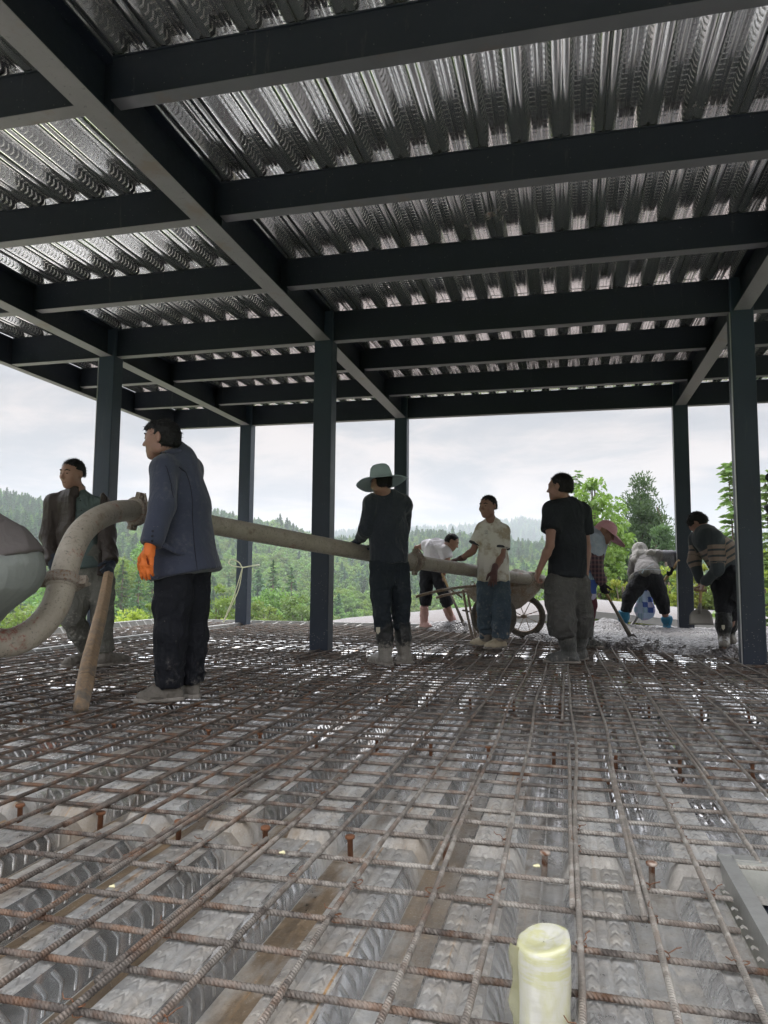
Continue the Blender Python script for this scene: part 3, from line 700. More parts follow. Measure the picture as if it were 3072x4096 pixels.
F = np.stack([ii*na+jj, (ii+1)*na+jj, (ii+1)*na+j2, ii*na+j2], -1).reshape(-1, 4)
def f(nt, b, S):
    o = nt.pos(); n = nt.noise(o, 0.06, 6, 0.6); n2 = nt.noise(o, 0.5, 6, 0.7); n3 = nt.noise(o, 0.018, 4, 0.6)
    c = nt.mix(n2, (0.030, 0.055, 0.014), (0.085, 0.14, 0.030))
    c = nt.mix(nt.ramp(n3, 0.42, 0.6), c, nt.mix(n, (0.10, 0.17, 0.035), (0.19, 0.24, 0.06)))
    zz = nt.sep(nt.normal())[2]
    c = nt.mix(nt.m('MULTIPLY', nt.ramp(zz, 0.93, 0.80), 0.8), c, (0.17, 0.12, 0.07))
    c = nt.mix(nt.m('MULTIPLY', nt.ramp(nt.noise(o, 1.6, 5, 0.7), 0.42, 0.60), 0.6), c, (0.040, 0.070, 0.022))
    S('Base Color', c); S('Roughness', 0.95); S('Specular IOR Level', 0.1)
MAT['land'] = material('land', f)
g = meshobj('ground', V, F, MAT['land'], None, True, origin=(0, 0, 0)); tag(g, kind='structure')
simple('bounce_yard', (0.55, 0.52, 0.47), 0.9, var=0.15, scale=0.6)  # pale ground added out of view to light the ceiling from below
m = MB(); V = [(0, 6, -3.9)]; n_ = 60
V += [((18+2.5*math.sin(3*a)+1.5*math.sin(7*a))*math.cos(a)-1, 4+(17+2*math.sin(4*a+1))*math.sin(a), -3.92) for a in [2*math.pi*k/n_ for k in range(n_)]]
m.add(V, [(0, 1+k, 1+(k+1) % n_) for k in range(n_)])
o = m.build('bounce_yard', MAT['bounce_yard']); tag(o, kind='structure')

# ------------------------------------------------------------------ foliage
def leafmat(name, c0, c1, trans=0.35, rough=0.55):
    def f(nt, b, S):
        r = nt.attr('rnd')['Fac']; o = nt.rand(); n = nt.noise(nt.obj(), 0.5, 3)
        k = nt.m('ADD', nt.m('MULTIPLY', r, 0.65), nt.m('MULTIPLY', n, 0.5), clamp=True)
        c = nt.mix(k, c0, c1)
        hs = nt.new('ShaderNodeHueSaturation'); nt.put(hs.inputs['Color'], c)
        nt.put(hs.inputs['Hue'], nt.fmix(o, 0.485, 0.515)); nt.put(hs.inputs['Value'], nt.fmix(o, 0.75, 1.25)); hs.inputs['Saturation'].default_value = 1
        c = hs.outputs[0]
        S('Base Color', c); S('Roughness', rough); S('Specular IOR Level', 0.35)
        tr = nt.new('ShaderNodeBsdfTranslucent'); nt.put(tr.inputs['Color'], nt.vm('MULTIPLY', c, (1.25, 1.35, 0.8)))
        mx = nt.new('ShaderNodeMixShader'); mx.inputs[0].default_value = trans
        nt.l.new(b.outputs[0], mx.inputs[1]); nt.l.new(tr.outputs[0], mx.inputs[2])
        nt.l.new(mx.outputs[0], nt.n['Material Output'].inputs[0])
    MAT[name] = material(name, f)
leafmat('leaf_dark', (0.045, 0.105, 0.050), (0.110, 0.190, 0.080))
leafmat('leaf_mid', (0.080, 0.155, 0.045), (0.18, 0.275, 0.080))
leafmat('leaf_bright', (0.085, 0.150, 0.032), (0.205, 0.280, 0.070), 0.4)
leafmat('leaf_yellow', (0.14, 0.19, 0.030), (0.34, 0.37, 0.070), 0.4)
leafmat('leaf_grey', (0.050, 0.095, 0.050), (0.12, 0.19, 0.09))
simple('bark', (0.11, 0.085, 0.065), 0.9, var=0.3, scale=20, bump=0.6, bscale=30)
def leaf_quads(C, Dr, size, width=0.45, droop=0.0, r=None):
    """leaf rhombs at centres C pointing along Dr"""
    n = len(C); Dr = Dr/(np.linalg.norm(Dr, axis=1, keepdims=True)+1e-9)
    a = rng.normal(size=(n, 3)); u = np.cross(Dr, a); u /= np.linalg.norm(u, axis=1, keepdims=True)+1e-9
    s = (size*(0.65+0.7*rng.random(n)))[:, None]
    p0 = C-Dr*s*0.5; p2 = C+Dr*s*0.5; p2[:, 2] -= droop*s[:, 0]
    nn = np.cross(Dr, u)
    p1 = C+u*s*width*0.5+nn*s*0.06; p3 = C-u*s*width*0.5+nn*s*0.06
    V = np.stack([p0, p1, p2, p3], 1).reshape(-1, 3)
    F = np.arange(4*n).reshape(-1, 4)
    rr = np.repeat(rng.random(n) if r is None else r, 4)
    return V, F, rr
def rdir(n):
    v = rng.normal(size=(n, 3)); return v/np.linalg.norm(v, axis=1, keepdims=True)
def crown_broad(h, rad, nclump, nleaf, leaf, zlo=0.35, droop=0.0, upness=0.15, width=0.5, shape=1.0):
    """clumps on and inside an uneven ellipsoid; returns leaves (local, base at 0)"""
    Cs = []; Rr = []
    for k in range(nclump):
        d = rdir(1)[0]; rr = rng.uniform(0.45, 1.0)
        z = h*(zlo+(1-zlo)*0.5)+d[2]*rr*h*(1-zlo)*0.5
        tz = (z/h-zlo)/(1-zlo)
        taper = (math.sin(min(1, max(0.03, tz))**0.8*math.pi)**0.55) if shape < 2 else max(0.04, (1-tz)**0.8)
        if shape >= 2 and rng.random() < tz*0.45: z = h*(zlo+(1-zlo)*rng.random()**1.6); tz = (z/h-zlo)/(1-zlo); taper = max(0.04, (1-tz)**0.8)
        an = rng.uniform(0, 2*math.pi); q = rad*taper*math.sqrt(rng.uniform(0.15, 1))*rng.uniform(0.8, 1.15)
        Cs.append((q*math.cos(an), q*math.sin(an), z)); Rr.append(rad*rng.uniform(0.16, 0.32)*(1 if shape < 2 else 0.75))
    Cs = np.array(Cs); Rr = np.array(Rr)
    idx = np.repeat(np.arange(nclump), nleaf)
    dd = rdir(len(idx)); dd[:, 2] *= 0.7
    P = Cs[idx]+dd*(Rr[idx]*(0.35+0.65*rng.random(len(idx))**0.5))[:, None]
    D = dd*0.8+rdir(len(idx))*0.7; D[:, 2] += upness
    cr = rng.random(nclump)
    V, F, r = leaf_quads(P, D, np.full(len(idx), leaf), width, droop, 0.45*cr[idx]+0.55*rng.random(len(idx)))
    return V, F, r, Cs
def crown_conifer(h, rad, layers, per, nleaf, leaf, zlo=0.12, droop=0.25, width=0.35, ragged=0.3, power=0.85):
    P = []; D = []; B = []; rr = []
    for L in range(layers):
        t = L/(layers-1); z = h*(zlo+(1-zlo)*t); br = rad*((1-t)**power)*rng.uniform(0.85, 1.1)+0.02*rad
        for k in range(per):
            an = rng.uniform(0, 2*math.pi); ln = br*rng.uniform(1-ragged, 1.08); zz = z+rng.uniform(-.5, .5)*h/layers
            e = np.array([math.cos(an), math.sin(an), 0]); tip = np.array([0, 0, zz])+e*ln+np.array([0, 0, -droop*ln+0.10*ln*rng.random()])
            B.append(((0, 0, zz), tip))
            m = max(3, int(nleaf*(0.35+0.65*(1-t)))); u = rng.random(m)**0.6
            q = np.array([0, 0, zz])+(tip-np.array([0, 0, zz]))*u[:, None]+rng.normal(size=(m, 3))*np.array([.13, .13, .07])*ln*0.8
            P.append(q); D.append(np.tile(e*0.9+[0, 0, -droop*0.6], (m, 1))+rdir(m)*0.75); c = rng.random(); rr.append(0.4*c+0.6*rng.random(m))
    P = np.concatenate(P); D = np.concatenate(D); rr = np.concatenate(rr)
    V, F, r = leaf_quads(P, D, np.full(len(P), leaf), width, 0, rr)
    return V, F, r, B
def tree(name, kind, base, h, rad, mat, label, cat='tree', group=None, leaf=0.12, dens=1.0, **kw):
    base = np.array(base, float)
    e = empty(name, base, label, cat, group)
    tr = MB()
    if kind == 'broad':
        ncl = int(kw.pop('clumps', 60)*dens); nl = int(kw.pop('nleaf', 75))
        V, F, r, Cs = crown_broad(h, rad, ncl, nl, leaf, **kw)
        zl = kw.get('zlo', 0.35)
        for s in range(1 if kw.get('zlo', .35) > .12 else 3):
            ox, oy = rng.normal(0, rad*0.08, 2)
            tr.tube(spline([base, base+[ox, oy, h*zl*0.7], base+[ox*2, oy*2, h*0.6], base+[ox, oy, h*0.86]], 4), list(np.linspace(0.020*h, 0.004*h, 13)), 7)
        for c in Cs[::max(1, len(Cs)//16)]:
            a = base+[0, 0, c[2]*0.55]; tr.tube([a, base+(c*[0.5, .5, 0.85]), base+c], [0.010*h, 0.006*h, 0.002*h], 5)
    elif kind == 'conifer':
        V, F, r, B = crown_conifer(h, rad, leaf=leaf, **kw)
        tr.tube([base, base+[rng.normal(0, .03*h/6), 0, h*0.5], base+[0, 0, h*0.98]], [0.022*h, 0.013*h, 0.003*h], 7)
        for a, t in B[::3]: tr.tube([base+np.array(a), base+t], [0.006*h, 0.0015*h], 4)
    tr.build('trunk', MAT['bark'], e, True)
    meshobj('crown', V+base, F, MAT[mat], e, attrs={'rnd': r})
    return e
def gp(px, dist):
    """ground position under photo column px (3072 wide) at horizontal distance dist"""
    p = at(px, 2300, 10.0); az = math.atan2(p[0], p[1]); x, y = math.sin(az)*dist, math.cos(az)*dist
    return np.array([x, y, float(ground_z(np.array([x]), np.array([y]))[0])-0.1])
def place(kind, name, D_px, top, dist, rad, mat, label, **kw):
    """top given as photo row (of 2212)"""
    base = gp(D_px*1.8517, dist)
    a, e_ = azel(D_px*1.8517, top*1.8517)
    h = 0.70+dist*math.tan(e_)-base[2]
    return tree(name, kind, base, h, rad, mat, label, **kw)
con = dict(layers=26, per=7, nleaf=26)
# right-hand side, behind the seamed roof
place('broad', 'broadleaf_tree', 1283, 1038, 30, 1.5, 'leaf_bright', 'round broadleaf tree with big drooping bright leaves behind the man in the black t-shirt', leaf=0.24, clumps=130, nleaf=48, zlo=0.42, droop=0.35, width=0.42)
place('broad', 'cypress_tree', 1392, 1026, 36, 2.7, 'leaf_grey', 'tall feathery grey-green conifer rising highest above the hooded worker', leaf=0.19, clumps=300, nleaf=110, zlo=0.12, shape=2, upness=0.7, width=0.3)
place('broad', 'cypress_tree', 1435, 1118, 34, 2.0, 'leaf_grey', 'lower grey-green conifer just left of the far right column', leaf=0.18, clumps=170, nleaf=100, zlo=0.12, shape=2, upness=0.7, width=0.3)
place('broad', 'cypress_tree', 1345, 1140, 34, 1.5, 'leaf_grey', 'small grey-green conifer below the tall one', leaf=0.18, clumps=130, nleaf=95, zlo=0.1, shape=2, upness=0.7, width=0.3)
YG = 'yellow-green bushes beyond the roof'
for k, (px, top, d, r_, mt_, lab) in enumerate(((1305, 1172, 28, 0.95, 'leaf_bright', 'rounded yellow-green bush right of the pink hat'), (1345, 1215, 27.5, 0.9, 'leaf_yellow', 'dense yellow-green bush seen left of the hooded worker'), (1268, 1200, 28, 0.8, 'leaf_bright', 'yellow-green bush mostly hidden behind the pink hatted worker'),
        (1440, 1205, 28, 0.9, 'leaf_yellow', 'yellow-green bush under the raised elbow of the hooded worker'), (1400, 1240, 28.5, 0.9, 'leaf_yellow', 'low yellow-green bush behind the hooded worker'),
        (1515, 1190, 28, 0.9, 'leaf_yellow', 'yellow-green bush left of the striped sweater arm'), (1560, 1215, 27.5, 0.9, 'leaf_bright', 'green bush between the arms and legs of the man in the striped sweater'), (1605, 1150, 29, 1.1, 'leaf_yellow', 'golden bush top beside the right front column'),
        (1650, 1120, 27, 1.1, 'leaf_yellow', 'golden-green bush at the right edge of the view'), (1180, 1235, 32, 1.3, 'leaf_bright', 'bright bush above the wheelbarrow'), (1215, 1262, 30, 1.0, 'leaf_bright', 'low green bush right of the wheelbarrow tub'), (1120, 1285, 31, 0.9, 'leaf_bright', 'small leafy bush behind the wheelbarrow handles'), (1475, 1230, 29, 1.0, 'leaf_bright', 'bush hidden behind the far right column'))):
    place('broad', 'bush', px, top, d, r_, mt_, lab, cat='bush', group=YG, leaf=0.14, clumps=120, nleaf=80, zlo=0.03, upness=0.5, width=0.42)
# tree with feather-like leaves between the two right columns
def feather_tree(px, top, dist, label):
    base = gp(px*1.8517, dist); a, e_ = azel(px*1.8517, top*1.8517); h = 0.7+dist*math.tan(e_)-base[2]
    e = empty('feather_leaf_tree', base, label, 'tree'); tr = MB(); Vs, Fs, Rs = [], [], []
    tr.tube([base, base+[0.05, 0, h*0.5], base+[-0.05, 0.05, h*0.97]], [0.04, 0.03, 0.01], 7)
    off = 0
    for k in range(120):
        z = h*(0.35+0.63*k/120); an = rng.uniform(0, 6.28); L = rng.uniform(0.45, 0.8)*(1.15-0.75*(k/120))
        q0 = base+[0, 0, z]; e1 = np.array([math.cos(an), math.sin(an), rng.uniform(-.35, 1.3)]); e1 /= np.linalg.norm(e1); L *= rng.uniform(.6, 1.0); pts = [q0+e1*L*t+np.array([0, 0, -0.55*L*t*t]) for t in np.linspace(0, 1, 10)]
        tr.tube(pts[::3], [0.008, 0.006, 0.004, 0.002], 4)
        for i in range(2, 10):
            for sgn in (-1, 1):
                sd_ = np.cross(e1, [0, 0, 1]); sd_ = sd_/np.linalg.norm(sd_)*sgn
                c = pts[i]+sd_*0.075; v, fa, r = leaf_quads(c[None], (sd_+e1*0.5+[0, 0, -0.3])[None], np.array([0.17]), 0.33)
                Vs.append(v); Fs.append(fa+off); Rs.append(r); off += 4
    tr.build('trunk', MAT['bark'], e, True)
    meshobj('crown', np.concatenate(Vs), np.concatenate(Fs), MAT['leaf_mid'], e, attrs={'rnd': np.concatenate(Rs)})
feather_tree(1588, 985, 16.5, 'slender tree with feather-shaped leaves between the two right columns')
feather_tree(1668, 1000, 15.5, 'feather-leaved tree cut by the right edge of the view')
feather_tree(1250, 1008, 31, 'thin feathery sapling top behind the head of the man in the black t-shirt')
# left-hand side
for k, (px, top, d, r_, kd, mt_, lab) in enumerate(((468, 1262, 42, 1.9, 'broad', 'leaf_bright', 'bright round bush right of the man in the dark blazer'), (285, 1318, 36, 1.7, 'broad', 'leaf_yellow', 'yellow-green bush low between the two men at the left'),
        (318, 1300, 44, 1.6, 'broad', 'leaf_bright', 'green bush behind the legs of the man in the blazer'), (60, 1290, 40, 2.6, 'broad', 'leaf_bright', 'broad leafy bush below the grey tarp bundle'), (140, 1335, 34, 2.0, 'broad', 'leaf_bright', 'leafy bush behind the lower bend of the hose'),
        (10, 1330, 38, 2.0, 'broad', 'leaf_bright', 'green bush at the left edge of the view'), (195, 1310, 46, 2.2, 'broad', 'leaf_mid', 'green bush behind the legs of the man in the leather jacket'),
        (500, 1325, 40, 1.5, 'broad', 'leaf_yellow', 'low yellow-green bush beside the back left column'), (425, 1330, 38, 1.3, 'broad', 'leaf_yellow', 'small yellow bush tucked behind the blazer man'),
        (230, 1170, 95, 5.0, 'broad', 'leaf_bright', 'tall light green tree on the slope right of the left column'), (300, 1165, 105, 4.0, 'broad', 'leaf_mid', 'mid green tree behind the orange glove'), (150, 1230, 80, 4.2, 'broad', 'leaf_mid', 'rounded green tree behind the leather jacket'),
        (265, 1215, 85, 3.2, 'conifer', 'leaf_dark', 'dark spruce right of the left column'), (300, 1235, 78, 3.0, 'conifer', 'leaf_dark', 'dark spruce behind the orange glove'), (330, 1225, 88, 3.2, 'conifer', 'leaf_dark', 'dark spruce behind the blazer man'),
        (590, 1215, 95, 3.2, 'conifer', 'leaf_dark', 'dark spruce right of the back left column'), (630, 1230, 90, 3.0, 'conifer', 'leaf_dark', 'dark spruce left of the middle column'), (600, 1262, 75, 3.2, 'broad', 'leaf_mid', 'rounded tree in front of the spruces left of the middle column'),
        (650, 1285, 66, 2.5, 'broad', 'leaf_mid', 'low tree touching the left side of the middle column'), (570, 1300, 62, 2.0, 'broad', 'leaf_bright', 'light green low tree right of the back left column'))):
    kw = dict(clumps=85, nleaf=70, zlo=0.06 if d < 60 else 0.2) if kd == 'broad' else dict(layers=24, per=7, nleaf=22)
    place(kd, 'bush' if (kd == 'broad' and d < 50) else ('spruce_tree' if kd == 'conifer' else 'broadleaf_tree'), px, top, d, r_, mt_, lab, cat='bush' if (kd == 'broad' and d < 50) else 'tree', group='trees and bushes on the near slope', leaf=0.0042*d+0.03, **kw)

# ------------------------------------------------------------------ the wood on the hills: one mass, instanced from eight tree shapes
protos = bpy.data.collections.new('forest_shapes')
def proto(k):
    if k < 5:
        V, F, r, B = crown_conifer(1.0, (0.30, 0.36, 0.27, 0.33, 0.40)[k], 15, 6, 20, 0.095, 0.06, 0.25, 0.55, 0.3, 0.7)
        tr = MB().tube([(0, 0, 0), (0, 0, 0.95)], [0.02, 0.004], 5)
    else:
        V, F, r, Cs = crown_broad(1.0, (0.46, 0.55, 0.42)[k-5], 34, 34, 0.10, 0.08)
        tr = MB().tube([(0, 0, 0), (0, 0, 0.6)], [0.03, 0.01], 5)
    n0 = len(V); V = np.concatenate([V, np.array(tr.V)])
    me = bpy.data.meshes.new('forest_tree_%d' % k)
    me.from_pydata([tuple(v) for v in V], [], [tuple(f_) for f_ in F.tolist()]+[tuple(i+n0 for i in f_) for f_ in tr.F if len(f_) == 4])
    me.materials.append(MAT[('leaf_dark', 'leaf_dark', 'leaf_mid', 'leaf_grey', 'leaf_dark', 'leaf_mid', 'leaf_bright', 'leaf_mid')[k]]); me.materials.append(MAT['bark'])
    for i, p in enumerate(me.polygons): 
        if i >= len(F): p.material_index = 1
    a = me.attributes.new('rnd', 'FLOAT', 'POINT'); a.data.foreach_set('value', np.concatenate([r, np.zeros(len(V)-n0)]).astype(np.float32))
    o = bpy.data.objects.new('forest_tree_%d' % k, me); protos.objects.link(o)
for k in range(8): proto(k)
pts = []; sc = []; idx = []; rot = []
def tryadd(x, y, d, az):
    P = np.array([x, y, 0.0])
    if 165 < d < 262:
        # open terraced fields
        if vnoise(P, 1/26., 5) > 0.56 and -0.42 < az < 0.1 and rng.random() < 0.93: return
        if vnoise(P, 1/40., 5) > 0.66: return
    if d < 165 and vnoise(P, 1/30., 7) > 0.62: return
    z = float(ground_z(np.array([x]), np.array([y]))[0])
    br = vnoise(P, 1/55., 9)+rng.normal(0, 0.12)
    k = int(rng.integers(0, 5)) if br < 0.52 else int(5+rng.integers(0, 3))
    h = (rng.uniform(5.0, 9.0) if k < 5 else rng.uniform(4, 7.0))*(0.75 if d < 160 else 1)
    if rng.random() < 0.04 and k < 5: h *= 1.35
    pts.append((x, y, z-0.3)); sc.append(h); idx.append(k); rot.append(rng.uniform(0, 6.28))
for d0, d1, sp in ((95, 165, 5.0), (165, 300, 3.6), (300, 500, 3.4), (500, 540, 5)):
    area = (0.62+1.15)/2*(d1*d1-d0*d0); n = int(area/(sp*sp))
    dd = np.sqrt(rng.uniform(d0*d0, d1*d1, n)); aa = rng.uniform(-1.12, 0.55, n)
    for d, az in zip(dd, aa): tryadd(math.sin(az)*d, math.cos(az)*d, d, az)
for d, az in zip(rng.uniform(1250, 1540, 2600), rng.uniform(-0.5, 0.4, 2600)):
    x, y = math.sin(az)*d, math.cos(az)*d; z = float(ground_z(np.array([x]), np.array([y]))[0])
    pts.append((x, y, z-0.5)); sc.append(rng.uniform(14, 22)); idx.append(int(rng.integers(0, 5))); rot.append(rng.uniform(0, 6))
me = bpy.data.meshes.new('forest'); me.from_pydata(pts, [], [])
for nm, ar in (('tscale', sc), ('trot', rot)):
    a = me.attributes.new(nm, 'FLOAT', 'POINT'); a.data.foreach_set('value', np.array(ar, dtype=np.float32))
a = me.attributes.new('tidx', 'INT', 'POINT'); a.data.foreach_set('value', np.array(idx, dtype=np.int32))
fo = bpy.data.objects.new('forest', me); COL.objects.link(fo); tag(fo, 'dense mixed wood of spruces and broadleaf trees covering the far hills', 'forest', kind='stuff')
ng = bpy.data.node_groups.new('forest_spread', 'GeometryNodeTree')
ng.interface.new_socket('Geometry', in_out='INPUT', socket_type='NodeSocketGeometry'); ng.interface.new_socket('Geometry', in_out='OUTPUT', socket_type='NodeSocketGeometry')
gi = ng.nodes.new('NodeGroupInput'); go = ng.nodes.new('NodeGroupOutput'); iop = ng.nodes.new('GeometryNodeInstanceOnPoints')
ci = ng.nodes.new('GeometryNodeCollectionInfo'); ci.inputs['Collection'].default_value = protos; ci.inputs['Separate Children'].default_value = True; ci.inputs['Reset Children'].default_value = True
def nattr(n, typ):
    a = ng.nodes.new('GeometryNodeInputNamedAttribute'); a.data_type = typ; a.inputs['Name'].default_value = n; return a.outputs['Attribute']
cx = ng.nodes.new('ShaderNodeCombineXYZ'); cs = ng.nodes.new('ShaderNodeCombineXYZ')
L_ = ng.links.new
L_(gi.outputs[0], iop.inputs['Points']); L_(ci.outputs[0], iop.inputs['Instance']); iop.inputs['Pick Instance'].default_value = True
L_(nattr('tidx', 'INT'), iop.inputs['Instance Index']); L_(nattr('trot', 'FLOAT'), cx.inputs[2]); L_(cx.outputs[0], iop.inputs['Rotation'])
ta = nattr('tscale', 'FLOAT')
for i in range(3): L_(ta, cs.inputs[i])
L_(cs.outputs[0], iop.inputs['Scale']); L_(iop.outputs[0], go.inputs[0])
md = fo.modifiers.new('spread', 'NODES'); md.node_group = ng

# ------------------------------------------------------------------ low gabled roof with white seams beyond the far edge
def f(nt, b, S):
    o = nt.pos(); n = nt.noise(o, 3, 4); 
    S('Base Color', nt.mix(n, (0.125, 0.100, 0.092), (0.155, 0.125, 0.115))); S('Roughness', 0.9); S('Specular IOR Level', 0.0)
MAT['roof_sheet'] = material('roof_sheet', f)
simple('seam_white', (0.30, 0.30, 0.30), 0.9, var=0.05, bump=0, spec=0)
simple('dark_gap', (0.03, 0.03, 0.033), 0.7, bump=0)
rx, ry0, ry1, rz = 0.35, 13.0, 26.0, 0.22
def rzx(x): return rz-(0.105*(rx-x) if x < rx else 0.085*(x-rx))
re_ = empty('seamed_roof', (rx, 18, -0.6), 'low pale brown roof with white seams beyond the back edge of the floor', 'roof')
for xa, xb, zz in ((rx-8, rx, -1), (rx, rx+9, 1)):
    m = MB(); za, zb_ = rzx(xa), rzx(xb)
    m.add([(xa, ry0, za), (xb, ry0, zb_), (xb, ry1, zb_), (xa, ry1, za), (xa, ry0, za-0.05), (xb, ry0, zb_-0.05), (xb, ry1, zb_-0.05), (xa, ry1, za-0.05)], [(0, 1, 2, 3), (4, 7, 6, 5), (0, 4, 5, 1), (1, 5, 6, 2), (2, 6, 7, 3), (3, 7, 4, 0)])
    m.build('roof_plane', MAT['roof_sheet'], re_)
    y = ry0+0.02
    while y < ry1:
        w_ = 0.10
        MB().add([(xa, y, za+0.004), (xb, y, zb_+0.004), (xb, y+w_, zb_+0.008), (xa, y+w_, za+0.008), (xb, y+w_+0.02, zb_+0.004), (xa, y+w_+0.02, za+0.004)], [(0, 1, 2, 3), (3, 2, 4, 5)]).build('seam', MAT['seam_white'], re_)
        y += 0.62
    m = MB(); m.add([(xa, ry0-0.03, za-0.10), (xb, ry0-0.03, zb_-0.10), (xb, ry0-0.03, zb_+0.02), (xa, ry0-0.03, za+0.02), (xa, ry0-0.005, za-0.10), (xb, ry0-0.005, zb_-0.10), (xb, ry0-0.005, zb_+0.02), (xa, ry0-0.005, za+0.02)], [(0, 1, 2, 3), (5, 4, 7, 6), (3, 2, 6, 7), (0, 4, 5, 1)])
    m.build('fascia', MAT['seam_white'], re_)
MB().box((rx-7.8, ry0+0.1, -4.2), (rx+8.8, ry1-0.1, rzx(rx+9)-0.10)).build('wall', MAT['dark_gap'], re_)

# ------------------------------------------------------------------ distant power pylon
def pylon(px, top, dist, label):
    base = gp(px*1.8517, dist); a, e_ = azel(px*1.8517, top*1.8517); ztop = 0.7+dist*math.tan(e_); base[2] -= 1; h = ztop-base[2]
    e = empty('power_pylon', base, label, 'pylon'); s = 6.5; r = 0.16
    a_ = math.atan2(base[0], base[1]); ux = np.array([math.cos(a_), -math.sin(a_), 0]); Z3_ = np.array([0, 0, 1.])
    def P(x, z): return base+ux*x+Z3_*z
    m = MB()
    for sg in (-1, 1):
        m.tube([P(sg*3.2, 0), P(sg*0.7, h*0.62)], r, 5).tube([P(sg*0.7, h*0.62), P(sg*4.2, h-2.2)], r, 5).tube([P(sg*4.2, h-2.2), P(sg*4.6, h)], r, 5).tube([P(sg*0.7, h*0.62), P(sg*2.0, h-2.2)], r*0.8, 5)
        for k in range(6):
            t0, t1 = k/6, (k+1)/6; m.tube([P(sg*(3.2-2.5*t0), h*0.62*t0), P(-sg*(3.2-2.5*t1), h*0.62*t1)], r*0.6, 4)
    m.build('lattice_body', 'galv_lip', e)
    m = MB().tube([P(-6.5, h-2.2), P(6.5, h-2.2)], r, 5).tube([P(-6.2, h-3.0), P(6.2, h-3.0)], r, 5)
    for k in range(-6, 6): m.tube([P(k, h-2.2), P(k+1, h-3.0)], r*0.6, 4)
    m.build('cross_arm', 'galv_lip', e)
pylon(1432, 1120, 520, 'tiny lattice power pylon on the skyline left of the far right column')
# slack wires below the left parapet
simple('cable', (0.03, 0.03, 0.03), 0.6, bump=0)
for k, (z0, lab) in enumerate(((-0.62, 'upper thin black service cable crossing the bushes at the lower left'), (-0.72, 'lower thin black service cable crossing the bushes at the lower left'))):
    o = MB().tube(spline([(-22, 16, z0-0.3), (-14, 15.5, z0-0.42), (-7.6, 15, z0-0.25), (-3, 14.8, z0)], 6), 0.009, 5).build('service_cable', 'cable'); tag(o, lab, 'cable')

# ------------------------------------------------------------------ the air between here and the hills
hm = bpy.data.materials.new('haze_air'); hm.use_nodes = True; hn = NT(hm.node_tree); hn.n.remove(hn.n['Principled BSDF'])
pv = hn.new('ShaderNodeVolumePrincipled'); pv.inputs['Color'].default_value = (0.88, 0.94, 1.0, 1); pv.inputs['Density'].default_value = 0.00046; pv.inputs['Anisotropy'].default_value = 0.2
hn.l.new(pv.outputs[0], hn.n['Material Output'].inputs['Volume'])
hz = MB().box((-1700, -60, -60), (1300, 1800, 150)).build('haze', hm, None); tag(hz, kind='stuff')
# ================================================================== BODIES: smooth-blended solids turned into one surface
def nrm(v): v = np.asarray(v, float); return v/(np.linalg.norm(v)+1e-12)
def cap(a, b, ra, rb=None, k=0.02, n=None, s=1.0): return ('cap', np.asarray(a, float), np.asarray(b, float), ra, ra if rb is None else rb, k, None if n is None else nrm(n), s, 1)
def fcap(a, b, ra, rb, k=0.02, n=None, s=1.0):
    q = cap(a, b, ra, rb, k, n, s); return q[:8]+((np.asarray(b, float), nrm(np.asarray(b, float)-np.asarray(a, float))),)
def ell(c, r, ax=None, k=0.02, sub=False): return ('ell', np.asarray(c, float), np.asarray(r, float), ax, k, -1 if sub else 1)
def cut(p, n, box=None, k=0.004): return ('cut', np.asarray(p, float), nrm(n), box, k)
def chain(pts, rad, k=0.02, n=None, s=1.0): return [cap(pts[i], pts[i+1], rad[i], rad[i+1], k, n, s) for i in range(len(pts)-1)]
